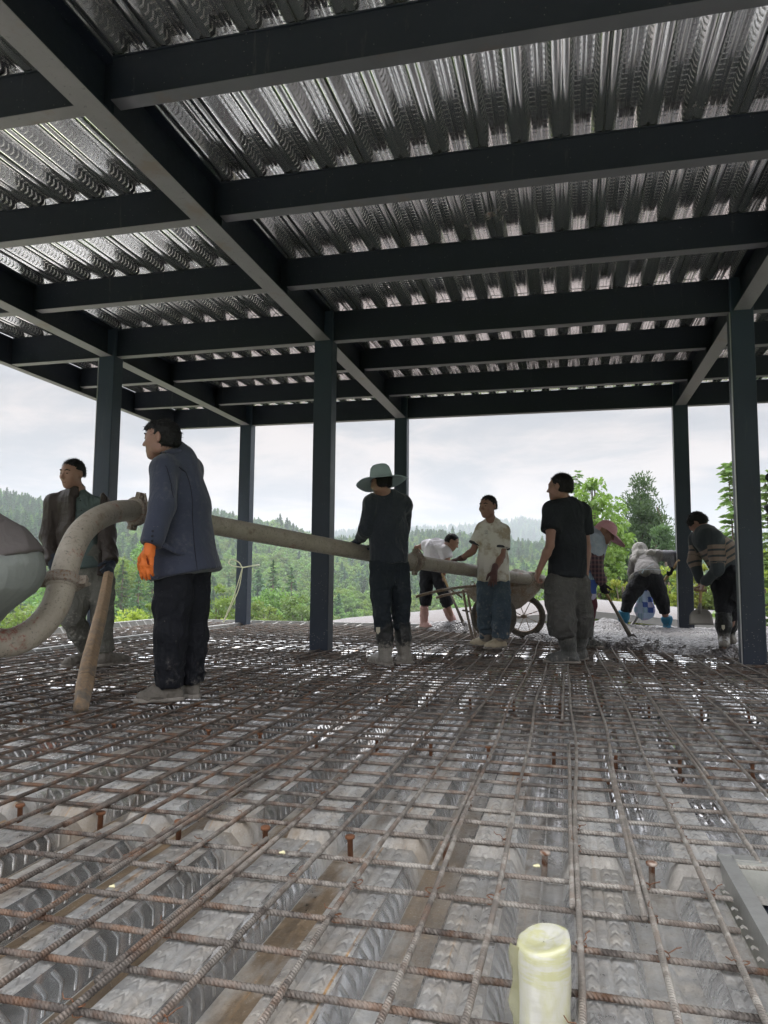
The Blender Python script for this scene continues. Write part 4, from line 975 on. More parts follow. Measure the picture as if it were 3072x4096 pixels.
def field(prims, vox):
    lo = np.full(3, 1e9); hi = -lo
    for p in prims:
        if p[0] == 'cap': r = max(p[3], p[4]); lo = np.minimum(lo, np.minimum(p[1], p[2])-r); hi = np.maximum(hi, np.maximum(p[1], p[2])+r)
        elif p[0] == 'ell' and p[5] > 0: r = max(p[2]); lo = np.minimum(lo, p[1]-r); hi = np.maximum(hi, p[1]+r)
    lo -= 3*vox; hi += 3*vox; n = np.ceil((hi-lo)/vox).astype(int)+1
    F = np.full(n, 0.5, dtype=np.float32)
    G = [np.arange(n[i])*vox+lo[i] for i in range(3)]
    for p in prims:
        if p[0] == 'cut':
            _, c, nn, box, k = p
            if box is None: sl = [slice(0, n[i]) for i in range(3)]
            else: sl = [slice(max(0, int((box[0][i]-lo[i])/vox)), min(n[i], int((box[1][i]-lo[i])/vox)+2)) for i in range(3)]
            X, Y, Z = np.meshgrid(G[0][sl[0]], G[1][sl[1]], G[2][sl[2]], indexing='ij')
            d = ((X-c[0])*nn[0]+(Y-c[1])*nn[1]+(Z-c[2])*nn[2]).astype(np.float32)
            F[sl[0], sl[1], sl[2]] = np.maximum(F[sl[0], sl[1], sl[2]], d); continue
        if p[0] == 'cap': k = p[5]; r = max(p[3], p[4]); a_ = np.minimum(p[1], p[2])-r; b_ = np.maximum(p[1], p[2])+r
        else: k = p[4]; r = max(p[2]); a_ = p[1]-r; b_ = p[1]+r
        mg = k+3*vox
        sl = [slice(max(0, int((a_[i]-mg-lo[i])/vox)), min(n[i], int((b_[i]+mg-lo[i])/vox)+2)) for i in range(3)]
        X, Y, Z = np.meshgrid(G[0][sl[0]], G[1][sl[1]], G[2][sl[2]], indexing='ij')
        P = np.stack([X, Y, Z], -1)
        if p[0] == 'cap':
            _, a, b, ra, rb, k, nn, s, flat = p
            Q = P-a; ab = b-a
            if nn is not None and s != 1:
                Q = Q+(Q@nn)[..., None]*nn*(1/s-1); ab = ab+(ab@nn)*nn*(1/s-1)
            t = np.clip((Q@ab)/(ab@ab+1e-12), 0, 1)
            d = np.linalg.norm(Q-t[..., None]*ab, axis=-1)-(ra+(rb-ra)*t); sg = 1
            if flat != 1: d = np.maximum(d, (P-flat[0])@flat[1])
        else:
            _, c, rr, ax, k, sg = p
            Q = P-c
            if ax is not None: Q = Q@np.asarray(ax).T
            q = np.linalg.norm(Q/rr, axis=-1); d = (q-1)*min(rr)*(0.5+0.5*np.clip(np.mean(rr)/min(rr)*0.8, 1, 2)) if False else (q-1)*q/(np.linalg.norm(Q/(rr*rr), axis=-1)+1e-9)
        d = d.astype(np.float32); f = F[sl[0], sl[1], sl[2]]
        if sg > 0:
            h = np.maximum(k-np.abs(f-d), 0)/max(k, 1e-6); F[sl[0], sl[1], sl[2]] = np.minimum(f, d)-h*h*k*0.25
        else:
            d = -d; h = np.maximum(k-np.abs(f-d), 0)/max(k, 1e-6); F[sl[0], sl[1], sl[2]] = np.maximum(f, d)+h*h*k*0.25
    return F, lo
def nets(F, lo, vox):
    S = F < 0
    c = np.zeros(tuple(np.array(F.shape)-1), dtype=np.int8)
    nx, ny, nz = F.shape
    for i in (0, 1):
        for j in (0, 1):
            for k in (0, 1): c += S[i:nx-1+i, j:ny-1+j, k:nz-1+k]
    I = np.argwhere((c > 0) & (c < 8)); idx = np.full(c.shape, -1, dtype=np.int64); idx[I[:, 0], I[:, 1], I[:, 2]] = np.arange(len(I))
    acc = np.zeros((len(I), 3)); cnt = np.zeros(len(I))
    corners = [(i, j, k) for i in (0, 1) for j in (0, 1) for k in (0, 1)]
    for a in corners:
        for ax in range(3):
            if a[ax] == 1: continue
            b = list(a); b[ax] = 1
            fa = F[I[:, 0]+a[0], I[:, 1]+a[1], I[:, 2]+a[2]]; fb = F[I[:, 0]+b[0], I[:, 1]+b[1], I[:, 2]+b[2]]
            m = (fa < 0) != (fb < 0); t = np.where(m, fa/(fa-fb+1e-12), 0)
            p = np.tile(np.array(a, float), (len(I), 1)); p[:, ax] += t; acc += p*m[:, None]; cnt += m
    V = lo+vox*(I+acc/cnt[:, None])
    Q = []
    for ax in range(3):
        sl0 = [slice(None)]*3; sl1 = [slice(None)]*3; sl0[ax] = slice(0, -1); sl1[ax] = slice(1, None)
        A, B = S[tuple(sl0)], S[tuple(sl1)]; E = np.argwhere(A != B); u, v = (ax+1) % 3, (ax+2) % 3
        ok = (E[:, u] > 0) & (E[:, v] > 0) & (E[:, u] < F.shape[u]-1) & (E[:, v] < F.shape[v]-1); E = E[ok]
        def g(du, dv): e = E.copy(); e[:, u] += du; e[:, v] += dv; return idx[e[:, 0], e[:, 1], e[:, 2]]
        q = np.stack([g(-1, -1), g(0, -1), g(0, 0), g(-1, 0)], 1)
        fl = ~A[E[:, 0], E[:, 1], E[:, 2]]; q[fl] = q[fl][:, ::-1]; Q.append(q)
    return V, np.concatenate(Q)
def vnorm(V, F):
    n = np.cross(V[F[:, 2]]-V[F[:, 0]], V[F[:, 3]]-V[F[:, 1]]); N = np.zeros_like(V)
    for k in range(4): np.add.at(N, F[:, k], n)
    return N/(np.linalg.norm(N, axis=1, keepdims=True)+1e-12)
def solid(name, prims, mat, parent, vox=0.008, folds=0.0, fscale=9.0, seed=0, stretch=None, fine=0.0, origin=None, attrs=None, extra=None, sm=0):
    F_, lo = field(prims, vox); V, Q = nets(F_, lo, vox)
    for _ in range(sm):
        S_ = np.zeros_like(V); C_ = np.zeros(len(V))
        for a_ in range(4):
            b_ = (a_+1) % 4; np.add.at(S_, Q[:, a_], V[Q[:, b_]]); np.add.at(C_, Q[:, a_], 1)
            np.add.at(S_, Q[:, b_], V[Q[:, a_]]); np.add.at(C_, Q[:, b_], 1)
        V = V*0.4+0.6*S_/C_[:, None]
    if folds or fine:
        N = vnorm(V, Q); U = V*np.array([1, 1, 0.45]) if stretch is None else V*np.array(stretch)
        w = vnoise(U, fscale*0.6, seed+3)[:, None]*0.12
        r = 1-np.abs(2*vnoise(U+w, fscale, seed)-1); r2 = 1-np.abs(2*vnoise(U+w, fscale*2.2, seed+5)-1)
        mask = 0.35+0.9*vnoise(V, 4.0, seed+9)
        V = V+N*((r**2.2-0.30)*folds*1.7*mask+(r2**2-0.3)*folds*0.5*mask+(vnoise(V, 70, seed+1)-0.5)*fine)[:, None]
    if extra: V = extra(V)
    at_ = {k: fn(V) for k, fn in (attrs or {}).items()}
    return meshobj(name, V, Q, mat, parent, True, origin, at_)
# ------------------------------------------------------------------ anatomy
def hand(wrist, d, palm, curl=0.35, s=1.0, side=1, spread=0.16, thumb=0.5, r=1.0):
    """d: direction the fingers point; palm: the way the palm faces; side: +1 when the thumb lies towards d x palm"""
    wrist = np.asarray(wrist, float); d = nrm(d); p = nrm(np.asarray(palm, float)-d*(np.asarray(palm, float)@d)); w = nrm(np.cross(d, p))*side
    L = 0.088*s; out = [cap(wrist-d*0.02, wrist+d*0.02, 0.025*s*r, 0.028*s*r, 0.015, p, 0.72)]
    for k, o in enumerate((-0.026, -0.009, 0.009, 0.024)):
        out.append(cap(wrist+d*0.02*s+w*o*0.7*s, wrist+d*L+w*o*s, 0.0155*s*r, 0.0125*s*r, 0.012, p, 0.85))
    ln = (0.062, 0.078, 0.086, 0.078)          # little .. index
    for k, o in enumerate((-0.029, -0.010, 0.010, 0.029)):
        b = wrist+d*(L-(0.008 if k == 0 else 0))+w*o*s; dd = nrm(d+w*(o/0.03)*spread); q = b; ang = 0
        cc = curl*(1+0.18*((k*7) % 3-1)*0.5)
        for j, fr in enumerate((0.45, 0.31, 0.24)):
            ang += cc*(0.9 if j == 0 else 1.15); v = nrm(dd*math.cos(ang)+p*math.sin(ang)); e = q+v*ln[k]*s*fr*1.02
            out.append(cap(q, e, (0.0095-0.0010*j)*s*r, (0.0088-0.0012*j)*s*r, 0.003)); q = e
    b = wrist+d*0.022*s+w*0.024*s; v1 = nrm(d*0.72+w*0.75+p*0.35*thumb); e = b+v1*0.045*s; v2 = nrm(d*0.95+w*0.25+p*(0.3+curl*0.7)); e2 = e+v2*0.034*s; e3 = e2+nrm(v2+p*curl*0.5)*0.026*s
    out += [cap(b, e, 0.0145*s*r, 0.0115*s*r, 0.010), cap(e, e2, 0.0112*s*r, 0.0100*s*r, 0.003), cap(e2, e3, 0.0100*s*r, 0.0080*s*r, 0.003)]
    return out
def basis(F, U):
    F = nrm(F); U = nrm(np.asarray(U, float)-F*(np.asarray(U, float)@F)); Rg = np.cross(F, U); return F, U, Rg
def head(c, F, U, s=1.0):
    """c: centre between the ears; height of the head 0.235*s"""
    F, U, Rg = basis(F, U); ax = np.stack([Rg, F, U]); P = lambda x, y, z: c+(Rg*x+F*y+U*z)*s
    e = lambda x, y, z, rx, ry, rz, k=0.02, sub=False: ell(P(x, y, z), np.array([rx, ry, rz])*s, ax, k*s, sub)
    o = [e(0, -0.012, 0.035, 0.074, 0.093, 0.082), e(0, 0.030, 0.0, 0.064, 0.066, 0.080, 0.03), e(0, 0.046, -0.066, 0.044, 0.046, 0.046, 0.035), e(0, 0.070, -0.092, 0.021, 0.019, 0.018, 0.02)]
    o += [e(sg*0.040, 0.062, -0.020, 0.026, 0.024, 0.024, 0.02) for sg in (-1, 1)]          # cheekbones
    o += [e(sg*0.052, 0.008, -0.055, 0.017, 0.035, 0.028, 0.02) for sg in (-1, 1)]          # jaw corners
    o += [cap(P(-0.030, 0.085, 0.030), P(0.030, 0.085, 0.030), 0.010*s, 0.010*s, 0.014)]      # brow
    o += [e(sg*0.031, 0.099, 0.010, 0.018, 0.014, 0.011, 0.008, True) for sg in (-1, 1)]     # sockets
    o += [e(sg*0.031, 0.083, 0.010, 0.0135, 0.0125, 0.0095, 0.004) for sg in (-1, 1)]        # eyeballs under the lids
    o += [cap(P(0, 0.092, 0.016), P(0, 0.114, -0.022), 0.0075*s, 0.0115*s, 0.010), e(-0.011, 0.101, -0.026, 0.008, 0.009, 0.007, 0.006), e(0.011, 0.101, -0.026, 0.008, 0.009, 0.007, 0.006)]
    o += [cap(P(-0.018, 0.086, -0.054), P(0.018, 0.086, -0.054), 0.0065*s, 0.0065*s, 0.006), cap(P(-0.016, 0.086, -0.066), P(0.016, 0.086, -0.066), 0.0075*s, 0.0075*s, 0.006)]
    for sg in (-1, 1):
        o += [e(sg*0.077, -0.010, 0.004, 0.009, 0.019, 0.031, 0.006), e(sg*0.084, -0.004, 0.006, 0.006, 0.010, 0.020, 0.003, True)]
    return o
def face_bits(c, F, U, s, par, brow=True):
    F, U, Rg = basis(F, U); P = lambda x, y, z: c+(Rg*x+F*y+U*z)*s; ax = np.stack([Rg, F, U])
    for sg in (-1, 1):
        solid('eye', [ell(P(sg*0.031, 0.0895, 0.0095), np.array([0.0115, 0.0068, 0.0045])*s, ax, 0.001)], MAT['eye'], par, 0.0028*s)
        if brow: solid('eyebrow', [cap(P(sg*0.016, 0.0965, 0.033), P(sg*0.033, 0.0935, 0.038), 0.0042*s, 0.0045*s, 0.004), cap(P(sg*0.033, 0.0935, 0.038), P(sg*0.050, 0.078, 0.031), 0.0045*s, 0.003*s, 0.004)], MAT['hair'], par, 0.003*s)
    solid('lips', [cap(P(-0.017, 0.0905, -0.056), P(0.017, 0.0905, -0.056), 0.0040*s, 0.0040*s, 0.002), cap(P(-0.014, 0.0915, -0.064), P(0.014, 0.0915, -0.064), 0.0046*s, 0.0046*s, 0.002)], MAT['lips'], par, 0.003*s)
def hair(c, F, U, s, par, mat='hair', line=0.066, back=-0.045, side=0.0, fringe=0.0, seed=0, rough=0.006, top=None, lenf=1.0):
    F, U, Rg = basis(F, U); ax = np.stack([Rg, F, U]); P = lambda x, y, z: c+(Rg*x+F*y+U*z)*s
    o = [ell(P(0, -0.015, 0.038), np.array([0.0785, 0.0965, 0.087])*s, ax, 0.01), ell(P(0, -0.040, 0.0), np.array([0.073, 0.069, 0.074])*s, ax, 0.02)]
    if fringe: o += [cap(P(sg*0.03, 0.045, 0.088), P(sg*0.036, 0.088, line+0.008-fringe*.3), 0.024*s, 0.010*s, 0.02) for sg in (-1, -.3, .4, 1)]
    # face opening, ears and nape
    o += [cut(P(0, 0, back), -U), ell(P(0, 0.105, line-0.085), np.array([0.076, 0.062, 0.080])*s, ax, 0.010, True),
          ell(P(-0.085, 0.035, -0.028+side), np.array([0.035, 0.055, 0.058])*s, ax, 0.006, True), ell(P(0.085, 0.035, -0.028+side), np.array([0.035, 0.055, 0.058])*s, ax, 0.006, True)]
    if top: o.append(cut(P(0, 0, top), U))
    F_, lo = field(o, 0.0055*s); V, Q = nets(F_, lo, 0.0055*s); N = vnorm(V, Q)
    V = V+N*((vnoise(V, 60, seed)-.5)*rough*1.1+(vnoise(V, 150, seed+1)-.5)*rough*1.0)[:, None]
    r2 = np.random.default_rng(seed+50); n = 1500; I = r2.integers(0, len(V), n); A = V[I]-N[I]*.003
    D = N[I]*.55-U*.55-F*.15+r2.normal(size=(n, 3))*.35; crown = (V[I]-c)@U > .07*s; D[crown] = (N[I]*.8+F*.5+r2.normal(size=(n, 3))*.35)[crown]
    D /= np.linalg.norm(D, axis=1, keepdims=True); L = (r2.uniform(.009, .019, n)*s*lenf)[:, None]; W = np.cross(D, r2.normal(size=(n, 3))); W /= np.linalg.norm(W, axis=1, keepdims=True)
    T = np.stack([A-W*.0016, A+W*.0016, A+D*L+W*.0003, A+D*L-W*.0003], 1).reshape(-1, 3)
    return meshobj('hair', np.concatenate([V, T]), np.concatenate([Q, np.arange(4*n).reshape(-1, 4)+len(V)]), MAT[mat], par, True)
def skinmat(name, colr):
    def f(nt, b, S):
        o = nt.pos(); n = nt.noise(o, 14, 5); n2 = nt.noise(o, 70, 4)
        S('Base Color', nt.mix(n, tuple(x*0.8 for x in colr), tuple(x*1.15 for x in colr))); S('Roughness', 0.48); S('Specular IOR Level', 0.4)
        S('Subsurface Weight', 0.08); S('Subsurface Radius', (0.02, 0.006, 0.003)); S('Normal', nt.bump(n2, 0.15, 0.002))
    MAT[name] = material(name, f)
skinmat('skin', (0.27, 0.150, 0.115)); skinmat('skin_tan', (0.30, 0.170, 0.125)); skinmat('skin_dark', (0.23, 0.115, 0.078))
def f(nt, b, S):
    n = nt.noise(nt.vm('MULTIPLY', nt.pos(), (140, 140, 40)), 1.0, 4); S('Base Color', nt.mix(n, (0.004, 0.004, 0.005), (0.016, 0.015, 0.015))); S('Roughness', 0.6); S('Specular IOR Level', 0.2); S('Normal', nt.bump(n, 0.6, 0.004))
MAT['hair'] = material('hair', f)
simple('eye', (0.02, 0.015, 0.012), 0.2, bump=0); simple('lips', (0.19, 0.085, 0.07), 0.5, bump=0)
def cloth(name, colr, c2=None, rough=0.85, dust=0.0, dustcol=(0.34, 0.32, 0.29), weave=420, blot=5.0, low=None, sheen=0.0, crease=0.32, mud=None):
    """low=(z0,z1): cement dust that thickens towards the boots"""
    c2 = c2 or tuple(x*1.6+0.006 for x in colr)
    def f(nt, b, S):
        o = nt.pos(); n = nt.noise(o, blot, 6, 0.62); n2 = nt.noise(o, 34, 6, 0.7)
        c = nt.mix(n, colr, c2)
        if dust or low:
            a = nt.ramp(nt.m('ADD', nt.m('MULTIPLY', n2, 0.6), nt.m('MULTIPLY', nt.noise(o, 7, 5, 0.7), 0.4)), 0.53, 0.66)
            k = dust
            if low: k = nt.m('ADD', dust, nt.ramp(nt.sep(o)[2], low[1], low[0]))
            c = nt.mix(nt.m('MULTIPLY', nt.m('MULTIPLY', a, k), 0.9, clamp=True), c, dustcol)
            spk = nt.m('MULTIPLY', nt.m('LESS_THAN', nt.voro(o, 42), 0.11), nt.m('GREATER_THAN', n2, 0.58))
            c = nt.mix(nt.m('MULTIPLY', spk, 0.45), c, dustcol)
        if mud: c = nt.mix(nt.m('MULTIPLY', nt.ramp(nt.m('ADD', nt.sep(o)[2], nt.m('MULTIPLY', nt.m('SUBTRACT', n2, 0.5), 0.30)), mud+0.03, mud-0.02), nt.fmix(n, 0.7, 1.0)), c, nt.mix(n2, tuple(x*0.55 for x in dustcol), dustcol))
        S('Base Color', c); S('Roughness', rough); S('Specular IOR Level', 0.2); S('Sheen Weight', sheen)
        w1 = nt.noise(nt.vm('MULTIPLY', o, (1, 1, 0.35)), 6.5, 2, 0.45, 1.6); w2 = nt.noise(nt.vm('MULTIPLY', o, (0.6, 0.6, 1.6)), 9, 2, 0.45, 1.0)
        rg = lambda v: nt.m('POWER', nt.m('SUBTRACT', 1.0, nt.m('ABSOLUTE', nt.m('MULTIPLY', nt.m('SUBTRACT', v, 0.5), 3.2)), clamp=True), 2.0)
        fold = nt.m('ADD', rg(w1), nt.m('MULTIPLY', rg(w2), 0.4))
        S('Normal', nt.bump(nt.noise(o, weave/4, 2), 0.25, 0.0015, nt.bump(fold, crease, 0.035)))
    MAT[name] = material(name, f); return MAT[name]
UPV = np.array([0, 0, 1.0])
def mid(a, b, t=0.5): return np.asarray(a)*(1-t)+np.asarray(b)*t
class Man:
    """a posed figure; every joint is a world point"""
    def __init__(s, name_label, foot, vox=0.009, scale=1.0, skin='skin', **J):
        s.J = {k: np.asarray(v, float) for k, v in J.items()}; s.vox = vox; s.k = scale; s.skin = skin; s.label = name_label; s.foot = np.asarray(foot, float); s.extra = []
    def build_body(s, hF, hU=UPV, heads=1.0, lh=None, rh=None, chestF=None):
        J = s.J; k = s.k; o = head(J['head'], hF, hU, heads)
        sh = mid(J['ls'], J['rs']); F = nrm(chestF) if chestF is not None else nrm(np.cross(J['rs']-J['ls'], sh-J['pelvis']))*-1
        nb = J['neck']; U0 = nrm(np.asarray(hU, float))
        o += [cap(J['head']-U0*0.045*heads-nrm(hF)*0.012, nb-nrm(U0)*0.02, 0.050*k, 0.056*k, 0.03), cap(nb, mid(nb, sh, .8)-UPV*0.03, 0.053*k, 0.06*k, 0.04)]
        o += [cap(J['ls'], J['rs'], 0.050*k, 0.050*k, 0.04, F, 0.9), cap(mid(sh, J['pelvis'], .15), mid(sh, J['pelvis'], .6), 0.10*k, 0.09*k, 0.04, F, 0.66), cap(mid(sh, J['pelvis'], .6), J['pelvis'], 0.09*k, 0.095*k, 0.04, F, 0.7)]
        for a, b, c in (('ls', 'le', 'lw'), ('rs', 're', 'rw')):
            o += [cap(J[a], mid(J[a], J[b]), 0.050*k, 0.044*k, 0.03), cap(mid(J[a], J[b]), J[b], 0.044*k, 0.036*k, 0.02), cap(J[b], mid(J[b], J[c], .3), 0.037*k, 0.038*k, 0.015), cap(mid(J[b], J[c], .3), J[c], 0.038*k, 0.0245*k, 0.015)]
        for a, b, c, d in (('lh', 'lk', 'la', 'lt'), ('rh', 'rk', 'ra', 'rt')):
            o += [cap(J[a], J[b], 0.078*k, 0.050*k, 0.04), cap(J[b], mid(J[b], J[c], .35), 0.050*k, 0.052*k, 0.02), cap(mid(J[b], J[c], .35), J[c], 0.052*k, 0.034*k, 0.02), cap(J[c], mid(J[c], J[d], .9), 0.035*k, 0.025*k, 0.02)]
        for h in (lh, rh):
            if h: o += hand(**h)
        s.o = solid('person', o, MAT[s.skin], None, s.vox, origin=s.foot); tag(s.o, s.label, 'person'); return s.o
    def traps(s, r=0.058, k=0.06):
        J = s.J; n_ = J['neck']-UPV*0.045
        return [cap(n_, mid(n_, J[a], .85), r, r*.95, k) for a in ('ls', 'rs')]
    def part(s, name, prims, mat, folds=0.006, fscale=9, vox=None, seed=0, **kw):
        kw.setdefault('sm', 0 if name in ('glove', 'shoe', 'trainer') else 3)
        return solid(name, prims, MAT[mat], s.o, vox or s.vox, folds=folds, fscale=fscale, seed=seed, **kw)
    def trousers(s, mat, rt=(0.100, 0.080, 0.070, 0.066), to=1.0, waist=None, folds=0.010, name='trousers', seed=1, hip=0.125, sq=0.8, vox=None, cuffs=None):
        J = s.J; k = s.k; F = nrm(np.cross(J['rh']-J['lh'], UPV))
        w = J['pelvis']+UPV*0.10 if waist is None else np.asarray(waist, float)
        o = [cap(w, J['pelvis']-UPV*0.02, hip*0.93*k, hip*k, 0.05, F, sq)]
        for a, b, c in (('lh', 'lk', 'la'), ('rh', 'rk', 'ra')):
            e = mid(J[b], J[c], to)
            o += [cap(J[a], mid(J[a], J[b], .55), rt[0]*k, (rt[0]+rt[1])/2*k, 0.035)]
            if to >= 0.5 or True:
                o += [cap(mid(J[a], J[b], .55), J[b], (rt[0]+rt[1])/2*k, rt[1]*k, 0.03), cap(J[b], mid(J[b], e, .5), rt[1]*k, rt[2]*k, 0.03), fcap(mid(J[b], e, .3), e, rt[2]*k, rt[3]*k, 0.02)]
        return s.part(name, o, mat, folds, 10, vox, seed, stretch=(1, 1, 0.9))
    def shoe(s, a, t, mat='boot_mud', hgt=0.0, name='shoe', w=1.0, seed=3, top=None, rb=0.062, sole=True):
        a = np.asarray(a, float); t = np.asarray(t, float); k = s.k*w; fl = min(a[2], t[2])
        d = t-a; d[2] = 0; L = np.linalg.norm(d); d = d/L; sd_ = np.cross(d, UPV)
        heel = a-d*0.045*k; z0 = t[2]
        heel = np.array([heel[0], heel[1], z0+0.035]); ball = np.array([t[0], t[1], z0+0.030])-d*0.035
        o = [cap(heel, mid(heel, ball, .6), 0.040*k, 0.044*k, 0.03, sd_, 0.95), cap(mid(heel, ball, .5), ball, 0.046*k, 0.043*k, 0.02), cap(ball, ball+d*0.03, 0.043*k, 0.034*k, 0.02, UPV, 0.8), cap(heel+UPV*0.02+d*0.03, a+UPV*0.045, 0.044*k, 0.047*k, 0.03), cap(mid(heel, ball, .35)+UPV*.030, mid(heel, ball, .75)+UPV*.018, 0.040*k, 0.036*k, 0.03)]
        if top is not None: o += [cap(a+UPV*0.02, mid(a, top, .5), 0.052*k, rb*0.95*k, 0.03), fcap(mid(a, top, .4), top, rb*0.95*k, rb*k, 0.02)]
        o.append(cut((0, 0, z0), (0, 0, -1)))
        sh = s.part(name, o, mat, 0.006 if top is not None else 0.003, 16, min(s.vox, 0.008), seed, fine=0.003)
        if sole:
            q = [cap(heel-UPV*0.030+[0, 0, 0.006], ball+d*0.035-UPV*0.026, 0.050*k, 0.046*k, 0.02, sd_, 0.95), cut((0, 0, z0-0.002), (0, 0, -1)), cut((0, 0, z0+0.022), (0, 0, 1))]
            solid('sole', q, MAT['sole'], sh, 0.007)
        return sh
for nm_, c_l, c_h in (('boot_mud', (0.045, 0.040, 0.034), (0.22, 0.20, 0.175)), ('sole', (0.14, 0.125, 0.11), (0.30, 0.275, 0.245)), ('boot_dark', (0.018, 0.02, 0.022), (0.05, 0.05, 0.05))):
    cloth(nm_, c_l, c_h, 0.7, blot=14)
def fl(zf, x, y, z=0.006):
    """point on the level z seen at a zoom pixel"""
    a = zf(x, y, 1.0)-CAM; return CAM+a*((z-CAM[2])/a[2])
cloth('blazer', (0.028, 0.033, 0.054), (0.050, 0.057, 0.088), dust=0.12, sheen=0.2, crease=.14); cloth('trouser_black', (0.005, 0.006, 0.009), (0.014, 0.015, 0.020), low=(-0.15, 0.30))
cloth('leather', (0.034, 0.027, 0.024), (0.052, 0.041, 0.036), 0.55, dust=0.0, crease=.25, blot=2); cloth('shirt_green', (0.060, 0.085, 0.083), (0.100, 0.130, 0.125)); cloth('work_grey', (0.065, 0.065, 0.058), (0.135, 0.132, 0.115), low=(0.05, 0.95), dust=0.15)
cloth('navy', (0.014, 0.018, 0.025), (0.032, 0.040, 0.052), dust=0.03, sheen=0.2); cloth('navy2', (0.010, 0.014, 0.019), (0.022, 0.029, 0.037), dust=.05)
cloth('white_shirt', (0.60, 0.58, 0.64), (0.72, 0.70, 0.76)); cloth('black_cloth', (0.008, 0.009, 0.012), (0.022, 0.023, 0.028), dust=0.03)
cloth('denim', (0.028, 0.048, 0.072), (0.085, 0.115, 0.145), low=(-0.2, 0.8), dust=0.12, blot=9); cloth('denim_cuff', (0.16, 0.14, 0.12), (0.27, 0.245, 0.215)); cloth('tee_black', (0.010, 0.012, 0.016), (0.022, 0.025, 0.030))
cloth('shorts_grey', (0.050, 0.050, 0.050), (0.105, 0.102, 0.098), dust=0.18); cloth('grey_top', (0.17, 0.16, 0.16), (0.27, 0.26, 0.26)); cloth('hood_cloth', (0.27, 0.26, 0.25), (0.42, 0.40, 0.38))
cloth('maroon', (0.065, 0.016, 0.026), (0.11, 0.03, 0.042)); cloth('glove_navy', (0.016, 0.022, 0.035), (0.04, 0.05, 0.07), 0.6); cloth('glove_orange', (0.58, 0.125, 0.022), (0.76, 0.20, 0.045), 0.55); cloth('glove_plum', (0.085, 0.040, 0.040), (0.16, 0.085, 0.08), 0.6, dust=0.2)
cloth('glove_black', (0.010, 0.010, 0.014), (0.03, 0.03, 0.035), 0.6); cloth('boot_black', (0.012, 0.014, 0.016), (0.028, 0.029, 0.030), 0.32, dust=0.12, dustcol=(0.30, 0.28, 0.25), mud=0.17, crease=.25); cloth('boot_blue', (0.020, 0.125, 0.225), (0.040, 0.19, 0.31), 0.4, low=(0.03, 0.22))
cloth('boot_pink', (0.42, 0.25, 0.22), (0.52, 0.33, 0.30), 0.45, low=(0.0, 0.28)); cloth('trainer', (0.32, 0.27, 0.19), (0.52, 0.46, 0.35), 0.7, dust=0.2); cloth('boot_grey', (0.05, 0.055, 0.055), (0.12, 0.12, 0.115), 0.5, low=(0.0, 0.3), dust=0.2)
def f(nt, b, S):      # wet, stained cream polo
    o = nt.pos(); n = nt.noise(o, 6, 6, 0.65)
    c = nt.mix(nt.ramp(n, 0.35, 0.6), (0.60, 0.575, 0.52), (0.40, 0.34, 0.26)); S('Base Color', nt.mix(nt.ramp(n, 0.48, 0.60), (0.66, 0.64, 0.59), c)); S('Roughness', 0.85); S('Normal', nt.bump(nt.noise(o, 110, 2), 0.2, 0.0015))
MAT['polo'] = material('polo', f)
def f(nt, b, S):      # sweater: bands across the back and sleeves
    u = nt.attr('band')['Fac']; n = nt.noise(nt.pos(), 20, 4)
    q = nt.m('MULTIPLY', nt.m('SUBTRACT', u, 0.10), 1/0.062); fr = nt.m('FRACT', q)
    inz = nt.m('MULTIPLY', nt.m('GREATER_THAN', u, 0.10), nt.m('LESS_THAN', u, 0.345))
    st = nt.m('MULTIPLY', nt.m('GREATER_THAN', fr, 0.34), inz)
    S('Base Color', nt.mix(st, nt.mix(n, (0.020, 0.028, 0.036), (0.040, 0.050, 0.060)), nt.mix(n, (0.17, 0.125, 0.10), (0.25, 0.19, 0.155)))); S('Roughness', 0.9); S('Sheen Weight', 0.2)
    S('Normal', nt.bump(nt.m('SINE', nt.m('MULTIPLY', u, 900)), 0.2, 0.001))
MAT['sweater'] = material('sweater', f)
def f(nt, b, S):      # fine dark/light check
    o = nt.obj(); x, y, z = nt.sep(o); g = nt.m('ADD', nt.m('SINE', nt.m('MULTIPLY', nt.m('ADD', x, z), 420)), nt.m('SINE', nt.m('MULTIPLY', nt.m('SUBTRACT', x, z), 420)))
    S('Base Color', nt.mix(nt.ramp(g, -0.3, 0.3), (0.05, 0.05, 0.07), (0.33, 0.33, 0.36))); S('Roughness', 0.85)
MAT['check_sleeve'] = material('check_sleeve', f)
def f(nt, b, S):      # dark red and navy plaid
    x, y, z = nt.sep(nt.obj()); a = nt.m('GREATER_THAN', nt.m('FRACT', nt.m('MULTIPLY', z, 22)), 0.6); c = nt.m('GREATER_THAN', nt.m('FRACT', nt.m('MULTIPLY', x, 26)), 0.62)
    k = nt.mix(a, (0.035, 0.02, 0.035), (0.11, 0.05, 0.06)); S('Base Color', nt.mix(nt.m('MULTIPLY', c, 0.5), k, (0.20, 0.14, 0.15))); S('Roughness', 0.85)
MAT['plaid'] = material('plaid', f)
def f(nt, b, S):      # pink woven hat
    x, y, z = nt.sep(nt.obj()); g = nt.m('MULTIPLY', nt.m('SINE', nt.m('MULTIPLY', x, 480)), nt.m('SINE', nt.m('MULTIPLY', z, 480)))
    S('Base Color', nt.mix(nt.ramp(g, -0.2, 0.3), (0.50, 0.21, 0.25), (0.68, 0.41, 0.45))); S('Roughness', 0.85)
MAT['pink_weave'] = material('pink_weave', f)
